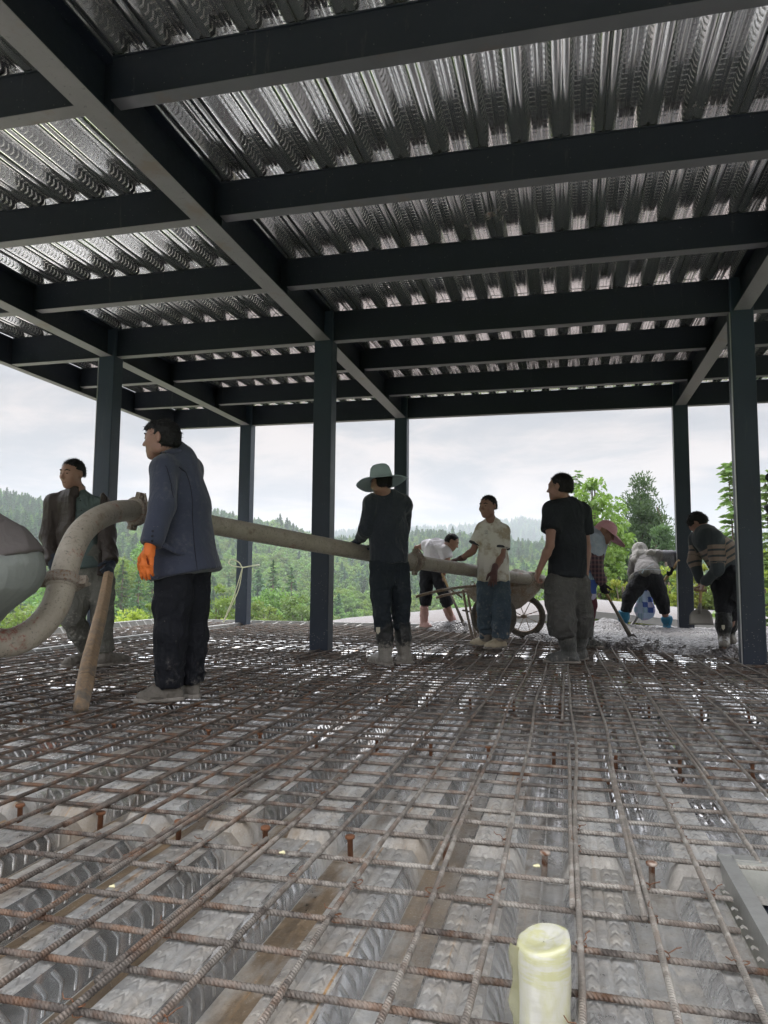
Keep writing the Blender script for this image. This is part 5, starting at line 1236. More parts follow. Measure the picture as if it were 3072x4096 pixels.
def f(nt, b, S):      # patchwork print: blues, mint, lilac
    v = nt.vm('MULTIPLY', nt.obj(), (1, 0.0, 1)); n = nt.new('ShaderNodeTexVoronoi', feature='F1'); n.distance = 'CHEBYCHEV'; nt.put(n.inputs['Vector'], v); n.inputs['Scale'].default_value = 13; n.inputs['Randomness'].default_value = 0.25
    r = nt.sep(n.outputs['Color'])[0]; x, y, z = nt.sep(nt.obj())
    c = nt.mix(nt.m('GREATER_THAN', r, 0.3), (0.035, 0.085, 0.33), (0.36, 0.52, 0.55)); c = nt.mix(nt.m('GREATER_THAN', r, 0.55), c, (0.46, 0.44, 0.62)); c = nt.mix(nt.m('GREATER_THAN', r, 0.78), c, (0.40, 0.50, 0.66))
    st = nt.m('MULTIPLY', nt.m('GREATER_THAN', nt.m('FRACT', nt.m('MULTIPLY', x, 48)), 0.6), nt.m('LESS_THAN', nt.m('ABSOLUTE', nt.m('SUBTRACT', r, 0.42)), 0.12))
    S('Base Color', nt.mix(st, c, (0.12, 0.17, 0.38))); S('Roughness', 0.7)
MAT['patchwork'] = material('patchwork', f)
def f(nt, b, S):      # woven pale hat: rings
    o = nt.obj(); x, y, z = nt.sep(o); n = nt.noise(o, 60, 3)
    rr = nt.m('SINE', nt.m('MULTIPLY', nt.attr('ring')['Fac'], 620))
    S('Base Color', nt.mix(nt.ramp(rr, -0.6, 0.8), (0.25, 0.33, 0.36), (0.44, 0.53, 0.55))); S('Roughness', 0.75); S('Normal', nt.bump(nt.m('ADD', rr, n), 0.5, 0.003))
MAT['straw'] = material('straw', f)
simple('drawstring', (0.55, 0.60, 0.62), 0.8, bump=0)

# ---- 1: man in the dark blazer, left foreground, back to the camera, face in profile to the left
d0 = 4.38; Fc = nrm(-RH*.80+FH*.60)
m1 = Man('man in a dusty dark blazer with an orange glove, looking left beside the pipe elbow', (-2.2, 4.0, 0), vox=0.0072, skin='skin',
    head=ZB(412, 445, 4.27), neck=ZB(545, 630, 4.36), ls=ZB(425, 768, 4.22), rs=ZB(712, 765, 4.50), le=ZB(415, 1165, 4.14), lw=ZB(268, 1650, 4.06), re=ZB(700, 1120, 4.72), rw=ZB(470, 1330, 4.86),
    pelvis=ZB(620, 1800, 4.38), lh=ZB(545, 1900, 4.30), rh=ZB(735, 1900, 4.46), lk=Z1(1030, 1560, 4.28), rk=Z1(1155, 1555, 4.44), la=Z1(1022, 1880, 4.32), lt=fl(Z1, 850, 1972, .008), ra=Z1(1152, 1850, 4.47), rt=fl(Z1, 1100, 1925, .008))
for a in ('la', 'ra'): m1.J[a][2] = 0.085
hF = nrm(-RH*.97+FH*.16-UPV*.02)
hd = dict(wrist=m1.J['lw'], d=nrm(ZB(205, 2000, 4.03)-m1.J['lw']), palm=FH*0.95+RH*0.25, curl=0.28, s=1.0, side=-1, thumb=1.0, spread=.05)
m1.build_body(hF, nrm(UPV-RH*.02), 1.0, lh=dict(hd, s=1.0), rh=dict(wrist=m1.J['rw'], d=-RH, palm=-UPV, curl=.5), chestF=Fc)
o = m1.part('glove', hand(**dict(hd, r=1.10, s=1.02))+[cap(m1.J['lw']-hd['d']*0.035, m1.J['lw']+hd['d']*0.03, 0.037, 0.034, 0.01, RH, 0.85), cut(m1.J['lw']-hd['d']*0.030, -hd['d'])], 'glove_orange', 0.002, 30, 0.0055)
hair(m1.J['head'], hF, UPV, 1.0, m1.o, fringe=0.02, back=-0.045, seed=1)
face_bits(m1.J['head'], hF, UPV, 1.0, m1.o)
jk = [cap(m1.J['ls']+FH*.01, m1.J['rs'], 0.063, 0.066, 0.05), cap(ZB(575, 740, 4.36), ZB(610, 1150, 4.38), 0.135, 0.178, 0.06, Fc, .82), cap(ZB(610, 1150, 4.38), ZB(625, 1500, 4.38), 0.178, 0.186, 0.05, Fc, .82), cap(ZB(625, 1500, 4.38), ZB(685, 2060, 4.38), 0.186, 0.236, 0.05, Fc, .80),
      cap(m1.J['neck']-UPV*.03, m1.J['neck']+UPV*.035-RH*.01, 0.072, 0.064, 0.03), ell(m1.J['head']-UPV*.14+hF*.05, (0.07, 0.07, 0.055), None, 0.01, True)]
jk += [cap(m1.J['ls'], m1.J['le'], 0.078, 0.066, 0.03), fcap(m1.J['le'], mid(m1.J['le'], m1.J['lw'], .90), 0.066, 0.058, 0.03), cap(m1.J['rs'], m1.J['re'], 0.075, 0.06, 0.03), cap(m1.J['re'], m1.J['rw'], 0.06, 0.05, 0.03)]
jk += m1.traps()
jk.append(cut(ZB(690, 1925, 4.38), -UPV*.97+RH*.21))
m1.part('blazer', jk, 'blazer', 0.010, 4.5, 0.0075, 11, stretch=(1, 1, .33))
bo = [o_ for o_ in m1.o.children if o_.name.startswith('blazer')][0]
def lay(points, w, name, mat, par, off=.002, th=.003):
    """a narrow strip of cloth laid on a garment: each point is dropped on to the garment's surface along the view of its wearer's back"""
    from mathutils.bvhtree import BVHTree
    me_ = par.data; org = np.zeros(3); q_ = par
    while q_ is not None: org += np.array(q_.location); q_ = q_.parent
    bv = BVHTree.FromPolygons([tuple(np.array(v.co)+org) for v in me_.vertices], [tuple(p_.vertices) for p_ in me_.polygons])
    P_ = []
    for p_ in spline(points, 5):
        hit, nn_, _i, _d = bv.find_nearest(Vector([float(c) for c in p_])); P_.append((np.array(hit), np.array(nn_)))
    m_ = MB(); V_ = []
    for i_, (h_, n_) in enumerate(P_):
        t_ = nrm(P_[min(i_+1, len(P_)-1)][0]-P_[max(i_-1, 0)][0]); s_v = nrm(np.cross(t_, n_))
        V_ += [h_+s_v*w-n_*.004, h_+s_v*w+n_*off, h_-s_v*w+n_*(off+th*0), h_-s_v*w-n_*.004]
    m_.add(V_, [(4*i_+k_, 4*i_+(k_+1) % 4, 4*(i_+1)+(k_+1) % 4, 4*(i_+1)+k_) for i_ in range(len(P_)-1) for k_ in range(4)]); m_.build(name, MAT[mat], par, True)
cloth('seam_dark', (0.010, 0.012, 0.020), (0.018, 0.020, 0.03))
lay([ZB(760, 700, 4.2), ZB(800, 1000, 4.2), ZB(815, 1400, 4.2), ZB(830, 1870, 4.2)], .0022, 'back_seam', 'seam_dark', bo)
lay([ZB(455, 690, 4.1), ZB(560, 850, 4.1), ZB(590, 1050, 4.1)], .0022, 'shoulder_seam', 'seam_dark', bo)
lay([ZB(480, 1680, 4.1), ZB(600, 1660, 4.1), ZB(700, 1640, 4.1)], .014, 'pocket_flap', 'blazer', bo, .006)
lay([ZB(405, 560, 4.2), ZB(500, 600, 4.25), ZB(590, 570, 4.3)], .020, 'collar', 'blazer', bo, .008)
for k_ in range(3): MB().lathe(ZB(300+k_*4, 1560-k_*55, 3.985), -FH, [(0, .007), (.003, .007), (.004, .003)], 8).build('sleeve_button', MAT['black_cloth'], bo)
gl = [o_ for o_ in m1.o.children if o_.name.startswith('glove')][0]
cloth('print_red', (0.20, 0.03, 0.012), (0.26, 0.045, 0.015))
for st in (((165, 1772), (180, 1766), (186, 1780)), ((192, 1764), (196, 1784)), ((202, 1768), (212, 1772), (206, 1788)), ((160, 1800), (172, 1790), (184, 1802), (178, 1816)), ((188, 1794), (196, 1812), (206, 1796)), ((208, 1806), (222, 1798), (216, 1816))):
    lay([ZB(x_, y_, 3.95) for x_, y_ in st] if len(st) > 2 else [ZB(*st[0], 3.95), ZB((st[0][0]+st[1][0])/2, (st[0][1]+st[1][1])/2, 3.95), ZB(*st[1], 3.95)], .0013, 'glove_print', 'print_red', gl, .0008)
m1.trousers('trouser_black', (0.112, 0.092, 0.080, 0.078), 0.97, folds=0.009, seed=5)
m1.shoe(m1.J['la'], m1.J['lt'], w=.95); m1.shoe(m1.J['ra'], m1.J['rt'], seed=4, w=.95)

# ---- 2: man in the open leather jacket behind the hose bend
Fc = nrm(-FH*.97-RH*.12)
m2 = Man('man in an open brown leather jacket and green shirt gripping the rough wooden post', (-3.7, 5.4, 0), vox=0.0085, skin='skin_tan',
    head=ZA(965, 322, 6.0), neck=ZA(1035, 545, 6.05), rs=ZA(715, 715, 6.06), ls=ZA(1350, 715, 6.06), re=ZA(655, 1140, 6.04), rw=ZA(700, 1530, 5.90), le=ZA(1425, 1130, 6.06), lw=ZA(1475, 1525, 5.86),
    pelvis=Z1(555, 1175, 6.04), rh=Z1(500, 1235, 6.04), lh=Z1(610, 1235, 6.06), rk=Z1(440, 1475, 5.90), lk=Z1(618, 1465, 6.0), ra=(-3.80, 5.36, 0.09), rt=(-3.83, 5.12, 0.008), la=Z1(628, 1672, 5.98), lt=fl(Z1, 765, 1735, 0.012))
m2.J['la'][2] = 0.10
hF = nrm(-FH*.90-RH*.36-UPV*.14); hU = nrm(UPV-FH*.14)
ptop = Z1(652, 1212, 5.66)
hd = dict(wrist=m2.J['lw'], d=nrm(ptop+UPV*0.02-m2.J['lw']), palm=nrm(-RH*.7-UPV*.5), curl=0.75, s=1.0, side=-1)
hd2 = dict(wrist=m2.J['rw'], d=nrm(-UPV+RH*.1), palm=RH, curl=0.4, s=1.0, side=-1)
m2.build_body(hF, hU, 1.03, lh=dict(hd, s=.95), rh=dict(hd2, s=.95), chestF=Fc)
m2.part('glove', hand(**dict(hd, r=1.15))+[cap(m2.J['lw']-hd['d']*.05, m2.J['lw'], 0.036, 0.034, .01)], 'glove_navy', 0.002, 30, 0.007)
m2.part('glove', hand(**dict(hd2, r=1.15))+[cap(m2.J['rw']+UPV*.06, m2.J['rw'], 0.036, 0.034, .01)], 'glove_navy', 0.002, 30, 0.007)
hair(m2.J['head'], hF, hU, 1.03, m2.o, line=0.080, back=-0.02, side=0.01, seed=2, rough=0.004); face_bits(m2.J['head'], hF, hU, 1.03, m2.o)
t0 = ZA(1035, 700, 6.05); t1 = ZA(1070, 1150, 6.05); t2 = ZA(1120, 1590, 6.02)
sh_ = [cap(t0, t1, 0.12, 0.135, 0.05, Fc, .68), cap(t1, t2, 0.135, 0.150, 0.04, Fc, .70), cap(m2.J['neck']-UPV*.06, m2.J['neck']-UPV*.015, 0.075, 0.062, 0.02), cap(m2.J['ls'], m2.J['rs'], 0.062, 0.062, 0.04), ell(m2.J['neck']+nrm(Fc)*0.07-UPV*.02, (0.04, 0.05, 0.07), None, 0.01, True), cut(ZA(1200, 1562, 6), -UPV+RH*0.1)]
so_ = m2.part('shirt', sh_, 'shirt_green', 0.007, 9, seed=21)
for sg in (-1, 1): solid('collar', [cap(m2.J['neck']+RH*0.06*sg-UPV*.03-FH*.035, m2.J['neck']+RH*0.035*sg-UPV*.075-FH*.085, 0.016, 0.012, .01, FH, .5)], MAT['shirt_green'], so_, 0.007)
for k in range(6): MB().lathe(ZA(1068+k*12, 670+k*130, 5.935), -FH, [(0, .006), (.003, .006), (.004, .002)], 8).build('button', MAT['black_cloth'], so_)
jk = [cap(m2.J['ls'], m2.J['rs'], 0.062, 0.062, 0.05), cap(t0, t1, 0.155, 0.178, 0.05, Fc, .72), cap(t1, t2-UPV*.06, 0.178, 0.185, 0.05, Fc, .72)]
for a, b, c in (('ls', 'le', 'lw'), ('rs', 're', 'rw')): jk += [cap(m2.J[a], m2.J[b], 0.075, 0.064, .03), fcap(m2.J[b], mid(m2.J[b], m2.J[c], .90), 0.064, 0.055, .02)]
jk += m2.traps(.05)
ctr = ZA(1070, 1010, 5.86)
jk += [ell(ctr, (0.100, 0.55, 0.62), np.stack([RH, FH, UPV]), 0.01, True), ell(ctr-UPV*.33+RH*.01, (0.105, 0.5, 0.35), np.stack([RH, FH, UPV]), 0.01, True), cut(t2-UPV*.05, -UPV)]
m2.part('leather_jacket', jk, 'leather', 0.014, 8, seed=8)
m2.trousers('work_grey', (0.098, 0.082, 0.074, 0.068), 0.93, folds=0.014, seed=6)
m2.shoe(m2.J['ra'], m2.J['rt']); m2.shoe(m2.J['la'], m2.J['lt'], seed=4)

# ---- 3: man in the wide straw hat, back to the camera, hands on the pipe
Fc = nrm(FH*.93-RH*.3)
m3 = Man('man in a wide pale straw hat and muddy rubber boots leaning on the pipe', (-1.5, 6.3, 0), vox=0.0085, skin='skin_tan',
    head=Z2(706, 385, 6.24), neck=Z2(742, 462, 6.33), ls=Z2(640, 520, 6.26), rs=Z2(850, 525, 6.42), le=Z2(604, 690, 6.28), lw=Z2(556, 766, 6.44), re=Z2(840, 740, 6.58), rw=Z2(680, 808, 6.58),
    pelvis=Z2(757, 885, 6.34), lh=Z2(708, 935, 6.30), rh=Z2(812, 935, 6.38), lk=Z2(704, 1130, 6.26), rk=Z2(836, 1130, 6.34), la=Z2(733, 1520, 6.24), ra=Z2(852, 1515, 6.34), lt=fl(Z2, 645, 1575, .008), rt=fl(Z2, 815, 1585, .008))
for a in ('la', 'ra'): m3.J[a][2] = 0.10
hF = nrm(FH*.8-RH*.6-UPV*.15)
h1 = dict(wrist=m3.J['lw'], d=nrm(Z2(506, 790, 6.50)-m3.J['lw']), palm=-UPV, curl=.3, side=-1); h2 = dict(wrist=m3.J['rw'], d=-RH, palm=-UPV, curl=.3, side=1)
m3.build_body(hF, UPV, 1.0, lh=dict(h1, s=.95), rh=dict(h2, s=.95), chestF=Fc)
for h_ in (h1, h2): m3.part('glove', hand(**dict(h_, r=1.15))+[cap(h_['wrist']-nrm(h_['d'])*.05, h_['wrist'], .035, .033, .01)], 'glove_navy', .002, 30, .007)
hair(m3.J['head'], hF, UPV, 0.96, m3.o, back=-0.05, seed=3, top=0.055)
jk = [cap(m3.J['ls'], m3.J['rs'], 0.066, 0.066, 0.05), cap(Z2(745, 540, 6.35), Z2(755, 720, 6.33), 0.145, 0.160, 0.05, Fc, .78), cap(Z2(755, 720, 6.33), Z2(757, 930, 6.34), 0.160, 0.172, 0.04, Fc, .80), cap(m3.J['neck']-UPV*.03, m3.J['neck']+UPV*.015, .075, .066, .03)]
for a, b, c in (('ls', 'le', 'lw'), ('rs', 're', 'rw')): jk += [cap(m3.J[a], m3.J[b], 0.075, 0.060, .03), fcap(m3.J[b], mid(m3.J[b], m3.J[c], .85), 0.060, 0.048, .02)]
jk += m3.traps()
jk += [cut(Z2(757, 915, 6.34), -UPV), ell(m3.J['neck']+UPV*.05, (0.056, 0.056, 0.045), None, .01, True)]
m3.part('jacket', jk, 'navy', 0.010, 8, seed=31)
m3.trousers('navy2', (0.100, 0.078, 0.070, 0.066), 0.60, folds=0.012, seed=7)
for a, t, x, sd_ in (('la', 'lt', 726, 3), ('ra', 'rt', 850, 4)):
    m3.shoe(m3.J[a], m3.J[t], 'boot_black', top=Z2(x, 1302, 6.26 if a == 'la' else 6.34), name='rubber_boot', seed=sd_, rb=0.066)
# emblem on the boot shaft: small pale shield with a band
e = MB(); c0 = Z2(684, 1365, 6.185); 
e.add([c0+RH*x+UPV*z-FH*y for x, z, y in ((-.017, .028, 0), (.017, .028, .004), (.017, -.008, .004), (0, -.030, .003), (-.017, -.008, 0))], [(4, 3, 2, 1, 0)])
e.build('boot_emblem', simple('emblem', (0.45, 0.42, 0.33), .6), m3.o)
def straw_hat():
    c = m3.J['head']+UPV*.035+hF*0.0; ax = nrm(UPV-RH*.16+FH*.12); u = nrm(np.cross(FH, ax)); v = np.cross(ax, u)
    prof = [(0.002, .128), (.035, .128), (.066, .118), (.082, .098), (.092, .060), (.097, .028), (.104, 0.0), (.140, -.010), (.180, -.020), (.222, -.030), (.222, -.034), (.18, -.025), (.14, -.015), (.10, -.006)]
    V = []; F = []; n = 48; ring = []; acc = 0
    for i, (r, z) in enumerate(prof):
        if i: acc += math.hypot(r-prof[i-1][0], z-prof[i-1][1])
        for k in range(n):
            a = 2*math.pi*k/n; wv = (0.012*math.sin(2*a+.6)+0.005*math.sin(5*a)) if r > .11 else 0
            dent = -0.012*math.exp(-((r-.0)/.04)**2) if z > .12 else 0
            V.append(c+(u*math.cos(a)*1.0+v*math.sin(a)*1.08)*r+ax*(z+wv*(r-.10)/.12+dent)); ring.append(acc)
    for i in range(len(prof)-1):
        for k in range(n): F.append((i*n+k, i*n+(k+1) % n, (i+1)*n+(k+1) % n, (i+1)*n+k))
    h_ = meshobj('straw_hat', V, F, MAT['straw'], m3.o, True, attrs={'ring': ring})
    MB().tube(spline([Z2(645, 424, 6.20), Z2(658, 448, 6.24), Z2(672, 468, 6.26)], 4), .0022, 5).build('chin_cord', MAT['drawstring'], h_)
straw_hat()

# ---- 4: man in the white t-shirt bending over the shovel
m4 = Man('man in a white t-shirt, cropped trousers and pinkish boots bent over behind the pipe', (-1.85, 11.2, 0), vox=0.011, skin='skin_tan',
    head=Z2(1172, 778, 10.95), neck=Z2(1126, 800, 11.05), ls=Z2(1012, 800, 11.2), rs=Z2(1128, 842, 10.95), le=Z2(938, 815, 11.25), lw=Z2(948, 905, 11.35), re=Z2(1158, 930, 10.9), rw=Z2(1112, 1000, 11.05),
    pelvis=Z2(1040, 955, 11.2), lh=Z2(1008, 985, 11.2), rh=Z2(1078, 985, 11.15), lk=Z2(1002, 1120, 11.15), rk=Z2(1122, 1120, 11.0), la=Z2(990, 1318, 11.2), ra=Z2(1178, 1322, 11.1), lt=Z2(1030, 1352, 11.1), rt=Z2(1200, 1365, 11.0))
for a in ('la', 'ra'): m4.J[a][2] = 0.11
m4.J['lt'][2] = 0.01; m4.J['rt'][2] = 0.02
hF = nrm(RH*.80-UPV*.45-FH*.15); hU = nrm(UPV*.8+RH*.5)
m4.build_body(hF, hU, 1.02, lh=dict(wrist=m4.J['lw'], d=-UPV, palm=FH, curl=.6), rh=dict(wrist=m4.J['rw'], d=nrm(-UPV-RH*.3), palm=RH, curl=.8), chestF=nrm(FH*.5+RH*.3-UPV*.6))
hair(m4.J['head'], hF, hU, 1.02, m4.o, back=-0.03, seed=4); face_bits(m4.J['head'], hF, hU, 1.02, m4.o)
jk = [cap(m4.J['ls'], m4.J['rs'], .085, .085, .06), cap(mid(m4.J['ls'], m4.J['rs']), m4.J['pelvis']+UPV*.02, .165, .160, .06, nrm(FH*.8-UPV*.5), .78), fcap(m4.J['ls'], mid(m4.J['ls'], m4.J['le'], .45), .08, .072, .03), fcap(m4.J['rs'], mid(m4.J['rs'], m4.J['re'], .5), .085, .08, .03), cap(m4.J['neck'], m4.J['neck']-RH*.03, .066, .07, .03), cut(m4.J['pelvis'], nrm(-UPV-RH*.2))]
m4.part('t_shirt', jk, 'white_shirt', .014, 8, seed=41)
m4.trousers('black_cloth', (.105, .085, .080, .078), .42, folds=.012, name='cropped_trousers', seed=9)
for a, t, k_, x, y in (('la', 'lt', 'lk', 990, 1205), ('ra', 'rt', 'rk', 1140, 1212)): m4.shoe(m4.J[a], m4.J[t], 'boot_pink', top=Z2(x, y, 11.1), name='rubber_boot', rb=.062)

# ---- 5: young man in the stained polo, hand on the pipe
Fc = nrm(-FH*.92-RH*.35)
m5 = Man('young man in a stained cream polo shirt and jeans beside the wheelbarrow', (-.8, 8.1, 0), vox=0.009, skin='skin',
    head=Z2(1414, 545, 8.0), neck=Z2(1438, 640, 8.06), rs=Z2(1378, 695, 8.1), ls=Z2(1518, 705, 8.02), re=Z2(1312, 838, 8.10), rw=Z2(1232, 886, 8.12), le=Z2(1506, 870, 7.96), lw=Z2(1456, 968, 7.82),
    pelvis=Z2(1450, 1030, 8.05), rh=Z2(1408, 1062, 8.06), lh=Z2(1498, 1062, 8.02), rk=Z2(1396, 1225, 8.02), lk=Z2(1502, 1228, 7.92), ra=Z2(1408, 1420, 8.12), la=Z2(1492, 1436, 7.94), rt=fl(Z2, 1312, 1462, .008), lt=fl(Z2, 1412, 1484, .008))
for a in ('la', 'ra'): m5.J[a][2] = 0.09
hF = nrm(-FH*.72-RH*.68-UPV*.06)
h1 = dict(wrist=m5.J['rw'], d=nrm(Z2(1165, 902, 8.02)-m5.J['rw']), palm=-UPV, curl=.25, side=-1); h2 = dict(wrist=m5.J['lw'], d=nrm(Z2(1440, 1070, 7.80)-m5.J['lw']), palm=nrm(FH+RH*.2), curl=.22, side=-1)
m5.build_body(hF, UPV, 1.06, rh=dict(h1, s=.95), lh=dict(h2, s=.95), chestF=Fc)
for h_ in (h1, h2): m5.part('glove', hand(**dict(h_, r=1.14))+[cap(h_['wrist']-nrm(h_['d'])*.05, h_['wrist'], .034, .032, .01)], 'glove_plum', .002, 30, .007)
hair(m5.J['head'], hF, UPV, 1.06, m5.o, line=.072, back=-0.02, seed=5); face_bits(m5.J['head'], hF, UPV, 1.06, m5.o)
jk = [cap(m5.J['ls'], m5.J['rs'], .062, .062, .05), cap(Z2(1446, 720, 8.06), Z2(1450, 900, 8.06), .135, .160, .05, Fc, .78), cap(Z2(1450, 900, 8.06), Z2(1452, 1060, 8.05), .160, .180, .04, Fc, .80), cap(m5.J['neck']-UPV*.05, m5.J['neck']-UPV*.01, .078, .070, .03),
      fcap(m5.J['rs'], mid(m5.J['rs'], m5.J['re'], .68), .078, .080, .03), fcap(m5.J['ls'], mid(m5.J['ls'], m5.J['le'], .68), .078, .080, .03)]
jk += m5.traps()
jk += [cut(Z2(1450, 1034, 8.05), -UPV), ell(m5.J['neck']+nrm(Fc)*.06+UPV*.01, (.05, .05, .05), None, .01, True)]
po = m5.part('polo_shirt', jk, 'polo', .012, 7, seed=51)
cloth('collar_print', (0.10, 0.14, 0.16), (0.42, 0.44, 0.42), blot=60); cloth('cuff_print', (0.02, 0.025, 0.035), (0.10, 0.10, 0.11), blot=70)
solid('collar', [cap(m5.J['neck']+RH*.055-UPV*.005, m5.J['neck']-UPV*.045-FH*.07-RH*.02, .022, .018, .01, nrm(RH*.6-FH*.6+UPV*.5), .5), cap(m5.J['neck']-RH*.05-UPV*.005, m5.J['neck']-UPV*.045-FH*.07-RH*.04, .020, .016, .01, nrm(-RH*.6-FH*.6+UPV*.5), .5)], MAT['collar_print'], po, .008)
for a, b in (('rs', 're'), ('ls', 'le')):
    q = mid(m5.J[a], m5.J[b], .665); dd_ = nrm(m5.J[b]-m5.J[a]); solid('sleeve_band', [cap(q-dd_*.02, q+dd_*.02, .083, .083, .001), cut(q+dd_*.013, dd_), cut(q-dd_*.013, -dd_)], MAT['cuff_print'], po, .008)
# small chest emblem: a ring with a check mark and a word line
em = MB(); c0 = Z2(1402, 707, 7.885)
n_ = nrm(Fc); ux = nrm(np.cross(UPV, n_)); em.torus(c0, n_, .016, .0012, 20, 4)
em.tube([c0+ux*-.006+UPV*.003, c0+ux*.0-UPV*.006, c0+ux*.008+UPV*.007], .0012, 4).tube([c0-ux*.022-UPV*.024, c0+ux*.022-UPV*.024], .0016, 4)
em.build('chest_emblem', MAT['cuff_print'], po)
m5.trousers('denim', (.098, .090, .086, .078), .90, folds=.015, seed=12, name='jeans')
for a, b in (('lk', 'la'), ('rk', 'ra')):
    q = mid(m5.J[a], m5.J[b], .86); dd_ = nrm(m5.J[b]-m5.J[a]); m5.part('turned_up_cuff', [cap(q-dd_*.05, q+dd_*.05, .083, .080, .001), cut(q+dd_*.050, dd_), cut(q-dd_*.045, -dd_)], 'denim_cuff', .006, 14, seed=13)
m5.shoe(m5.J['ra'], m5.J['rt'], 'trainer', name='trainer', w=1.05); m5.shoe(m5.J['la'], m5.J['lt'], 'trainer', name='trainer', w=1.05, seed=6)

# ---- 6: man in the black t-shirt and long grey shorts
Fc = nrm(FH*.80-RH*.55)
m6 = Man('man in a plain black t-shirt and long grey shorts, back turned, holding the barrow rim', (0, 6.8, 0), vox=0.0085, skin='skin',
    head=Z3(281, 418, 6.42), neck=Z3(312, 506, 6.46), ls=Z3(225, 572, 6.38), rs=Z3(425, 582, 6.56), le=Z3(212, 800, 6.26), lw=Z3(142, 960, 6.34), re=Z3(456, 810, 6.64), rw=Z3(452, 985, 6.58),
    pelvis=Z3(325, 1010, 6.48), lh=Z3(278, 1060, 6.44), rh=Z3(378, 1060, 6.52), lk=Z3(290, 1290, 6.40), rk=Z3(410, 1290, 6.60), la=Z3(335, 1520, 6.50), ra=Z3(402, 1500, 6.78), lt=fl(Z3, 205, 1575, .008), rt=fl(Z3, 355, 1560, .008))
for a in ('la', 'ra'): m6.J[a][2] = 0.10
hF = nrm(FH*.62-RH*.78)
m6.build_body(hF, UPV, 1.06, lh=dict(wrist=m6.J['lw'], d=nrm(Z3(118, 1025, 6.40)-m6.J['lw']), palm=nrm(FH*.5-UPV*.6+RH*.4), curl=.75, side=-1, s=1.05), rh=dict(wrist=m6.J['rw'], d=-UPV, palm=-RH, curl=.4), chestF=Fc)
hair(m6.J['head'], hF, UPV, 1.06, m6.o, line=.07, back=-0.04, seed=6, rough=.003)
jk = [cap(m6.J['ls'], m6.J['rs'], .075, .075, .05), cap(Z3(322, 590, 6.47), Z3(328, 800, 6.47), .158, .172, .05, Fc, .80), cap(Z3(328, 800, 6.47), Z3(320, 1060, 6.48), .172, .184, .04, Fc, .82), cap(m6.J['neck']-UPV*.04, m6.J['neck']-UPV*.008, .078, .068, .03),
      fcap(m6.J['ls'], mid(m6.J['ls'], m6.J['le'], .58), .082, .086, .03), fcap(m6.J['rs'], mid(m6.J['rs'], m6.J['re'], .60), .080, .082, .03)]
jk += m6.traps(.065)
jk += [cut(Z3(325, 1008, 6.48), nrm(-UPV-RH*.10)), ell(m6.J['neck']+UPV*.05, (0.058, 0.058, 0.05), None, .01, True)]
m6.part('t_shirt', jk, 'tee_black', .009, 8, seed=61)
m6.trousers('shorts_grey', (.125, .112, .112, .116), .40, folds=.016, seed=14, name='long_shorts', hip=.15)
for a, t, x, y, sd_, dp in (('la', 'lt', 322, 1340, 3, 6.44), ('ra', 'rt', 412, 1340, 5, 6.68)): m6.shoe(m6.J[a], m6.J[t], 'boot_grey', top=Z3(x, y, dp), name='rubber_boot', rb=.068, seed=sd_, w=1.1)

# ---- 7: woman in the pink hat
m7 = Man('woman in a pink woven sun hat bending behind the man in the black t-shirt', (.2, 8.5, 0), vox=0.010, skin='skin_tan',
    head=Z3(578, 715, 8.12), neck=Z3(528, 730, 8.16), rs=Z3(515, 765, 8.02), ls=Z3(500, 760, 8.36), re=Z3(516, 920, 7.96), rw=Z3(558, 1050, 7.98), le=Z3(470, 860, 8.36), lw=Z3(462, 900, 8.20),
    pelvis=Z3(425, 1000, 8.22), rh=Z3(432, 1040, 8.14), lh=Z3(428, 1040, 8.32), rk=Z3(468, 1190, 8.10), lk=Z3(440, 1190, 8.35), ra=Z3(462, 1430, 8.26), la=Z3(400, 1420, 8.5), rt=fl(Z3, 545, 1478, .008), lt=fl(Z3, 460, 1455, .008))
for a in ('la', 'ra'): m7.J[a][2] = 0.10
hF = nrm(RH*.84-UPV*.50-FH*.1); hU = nrm(UPV*.85+RH*.5)
h1 = dict(wrist=m7.J['rw'], d=nrm(Z3(572, 1110, 7.98)-m7.J['rw']), palm=nrm(RH*.5+FH*.5), curl=.9, side=1)
m7.build_body(hF, hU, .98, rh=dict(h1, s=.9), lh=dict(wrist=m7.J['lw'], d=nrm(RH-UPV*.4), palm=-UPV, curl=.9), chestF=nrm(RH*.8-UPV*.5))
m7.part('glove', hand(**dict(h1, r=1.18))+[cap(h1['wrist']-h1['d']*.04, h1['wrist'], .034, .033, .01)], 'glove_black', .002, 30, .008)
tp = [cap(m7.J['ls'], m7.J['rs'], .075, .075, .05), cap(mid(m7.J['ls'], m7.J['rs']), Z3(470, 870, 8.2), .145, .150, .05, FH, 1.0), cap(Z3(470, 870, 8.2), m7.J['pelvis'], .150, .15, .05), fcap(m7.J['rs'], mid(m7.J['rs'], m7.J['re'], .75), .080, .078, .03), cap(m7.J['neck'], m7.J['neck']-RH*.04, .062, .075, .03)]
cloth('blue_white', (0.20, 0.27, 0.38), (0.50, 0.53, 0.58), blot=16); m7.part('shirt', tp, 'blue_white', .012, 8, seed=71)
m7.part('sleeve_guard', [cap(mid(m7.J['rs'], m7.J['re'], .65), m7.J['re'], .080, .076, .02), cap(m7.J['re'], mid(m7.J['re'], m7.J['rw'], .9), .076, .050, .02)], 'plaid', .012, 9, seed=72)
ap = [cap(Z3(470, 900, 8.06), Z3(478, 1040, 8.02), .07, .075, .03, FH, .3), cap(Z3(478, 1040, 8.02), Z3(488, 1130, 8.02), .075, .05, .03, FH, .25)]
m7.part('apron', ap, 'patchwork', .010, 9, seed=73)
m7.trousers('maroon', (.10, .085, .075, .070), .62, folds=.01, seed=15)
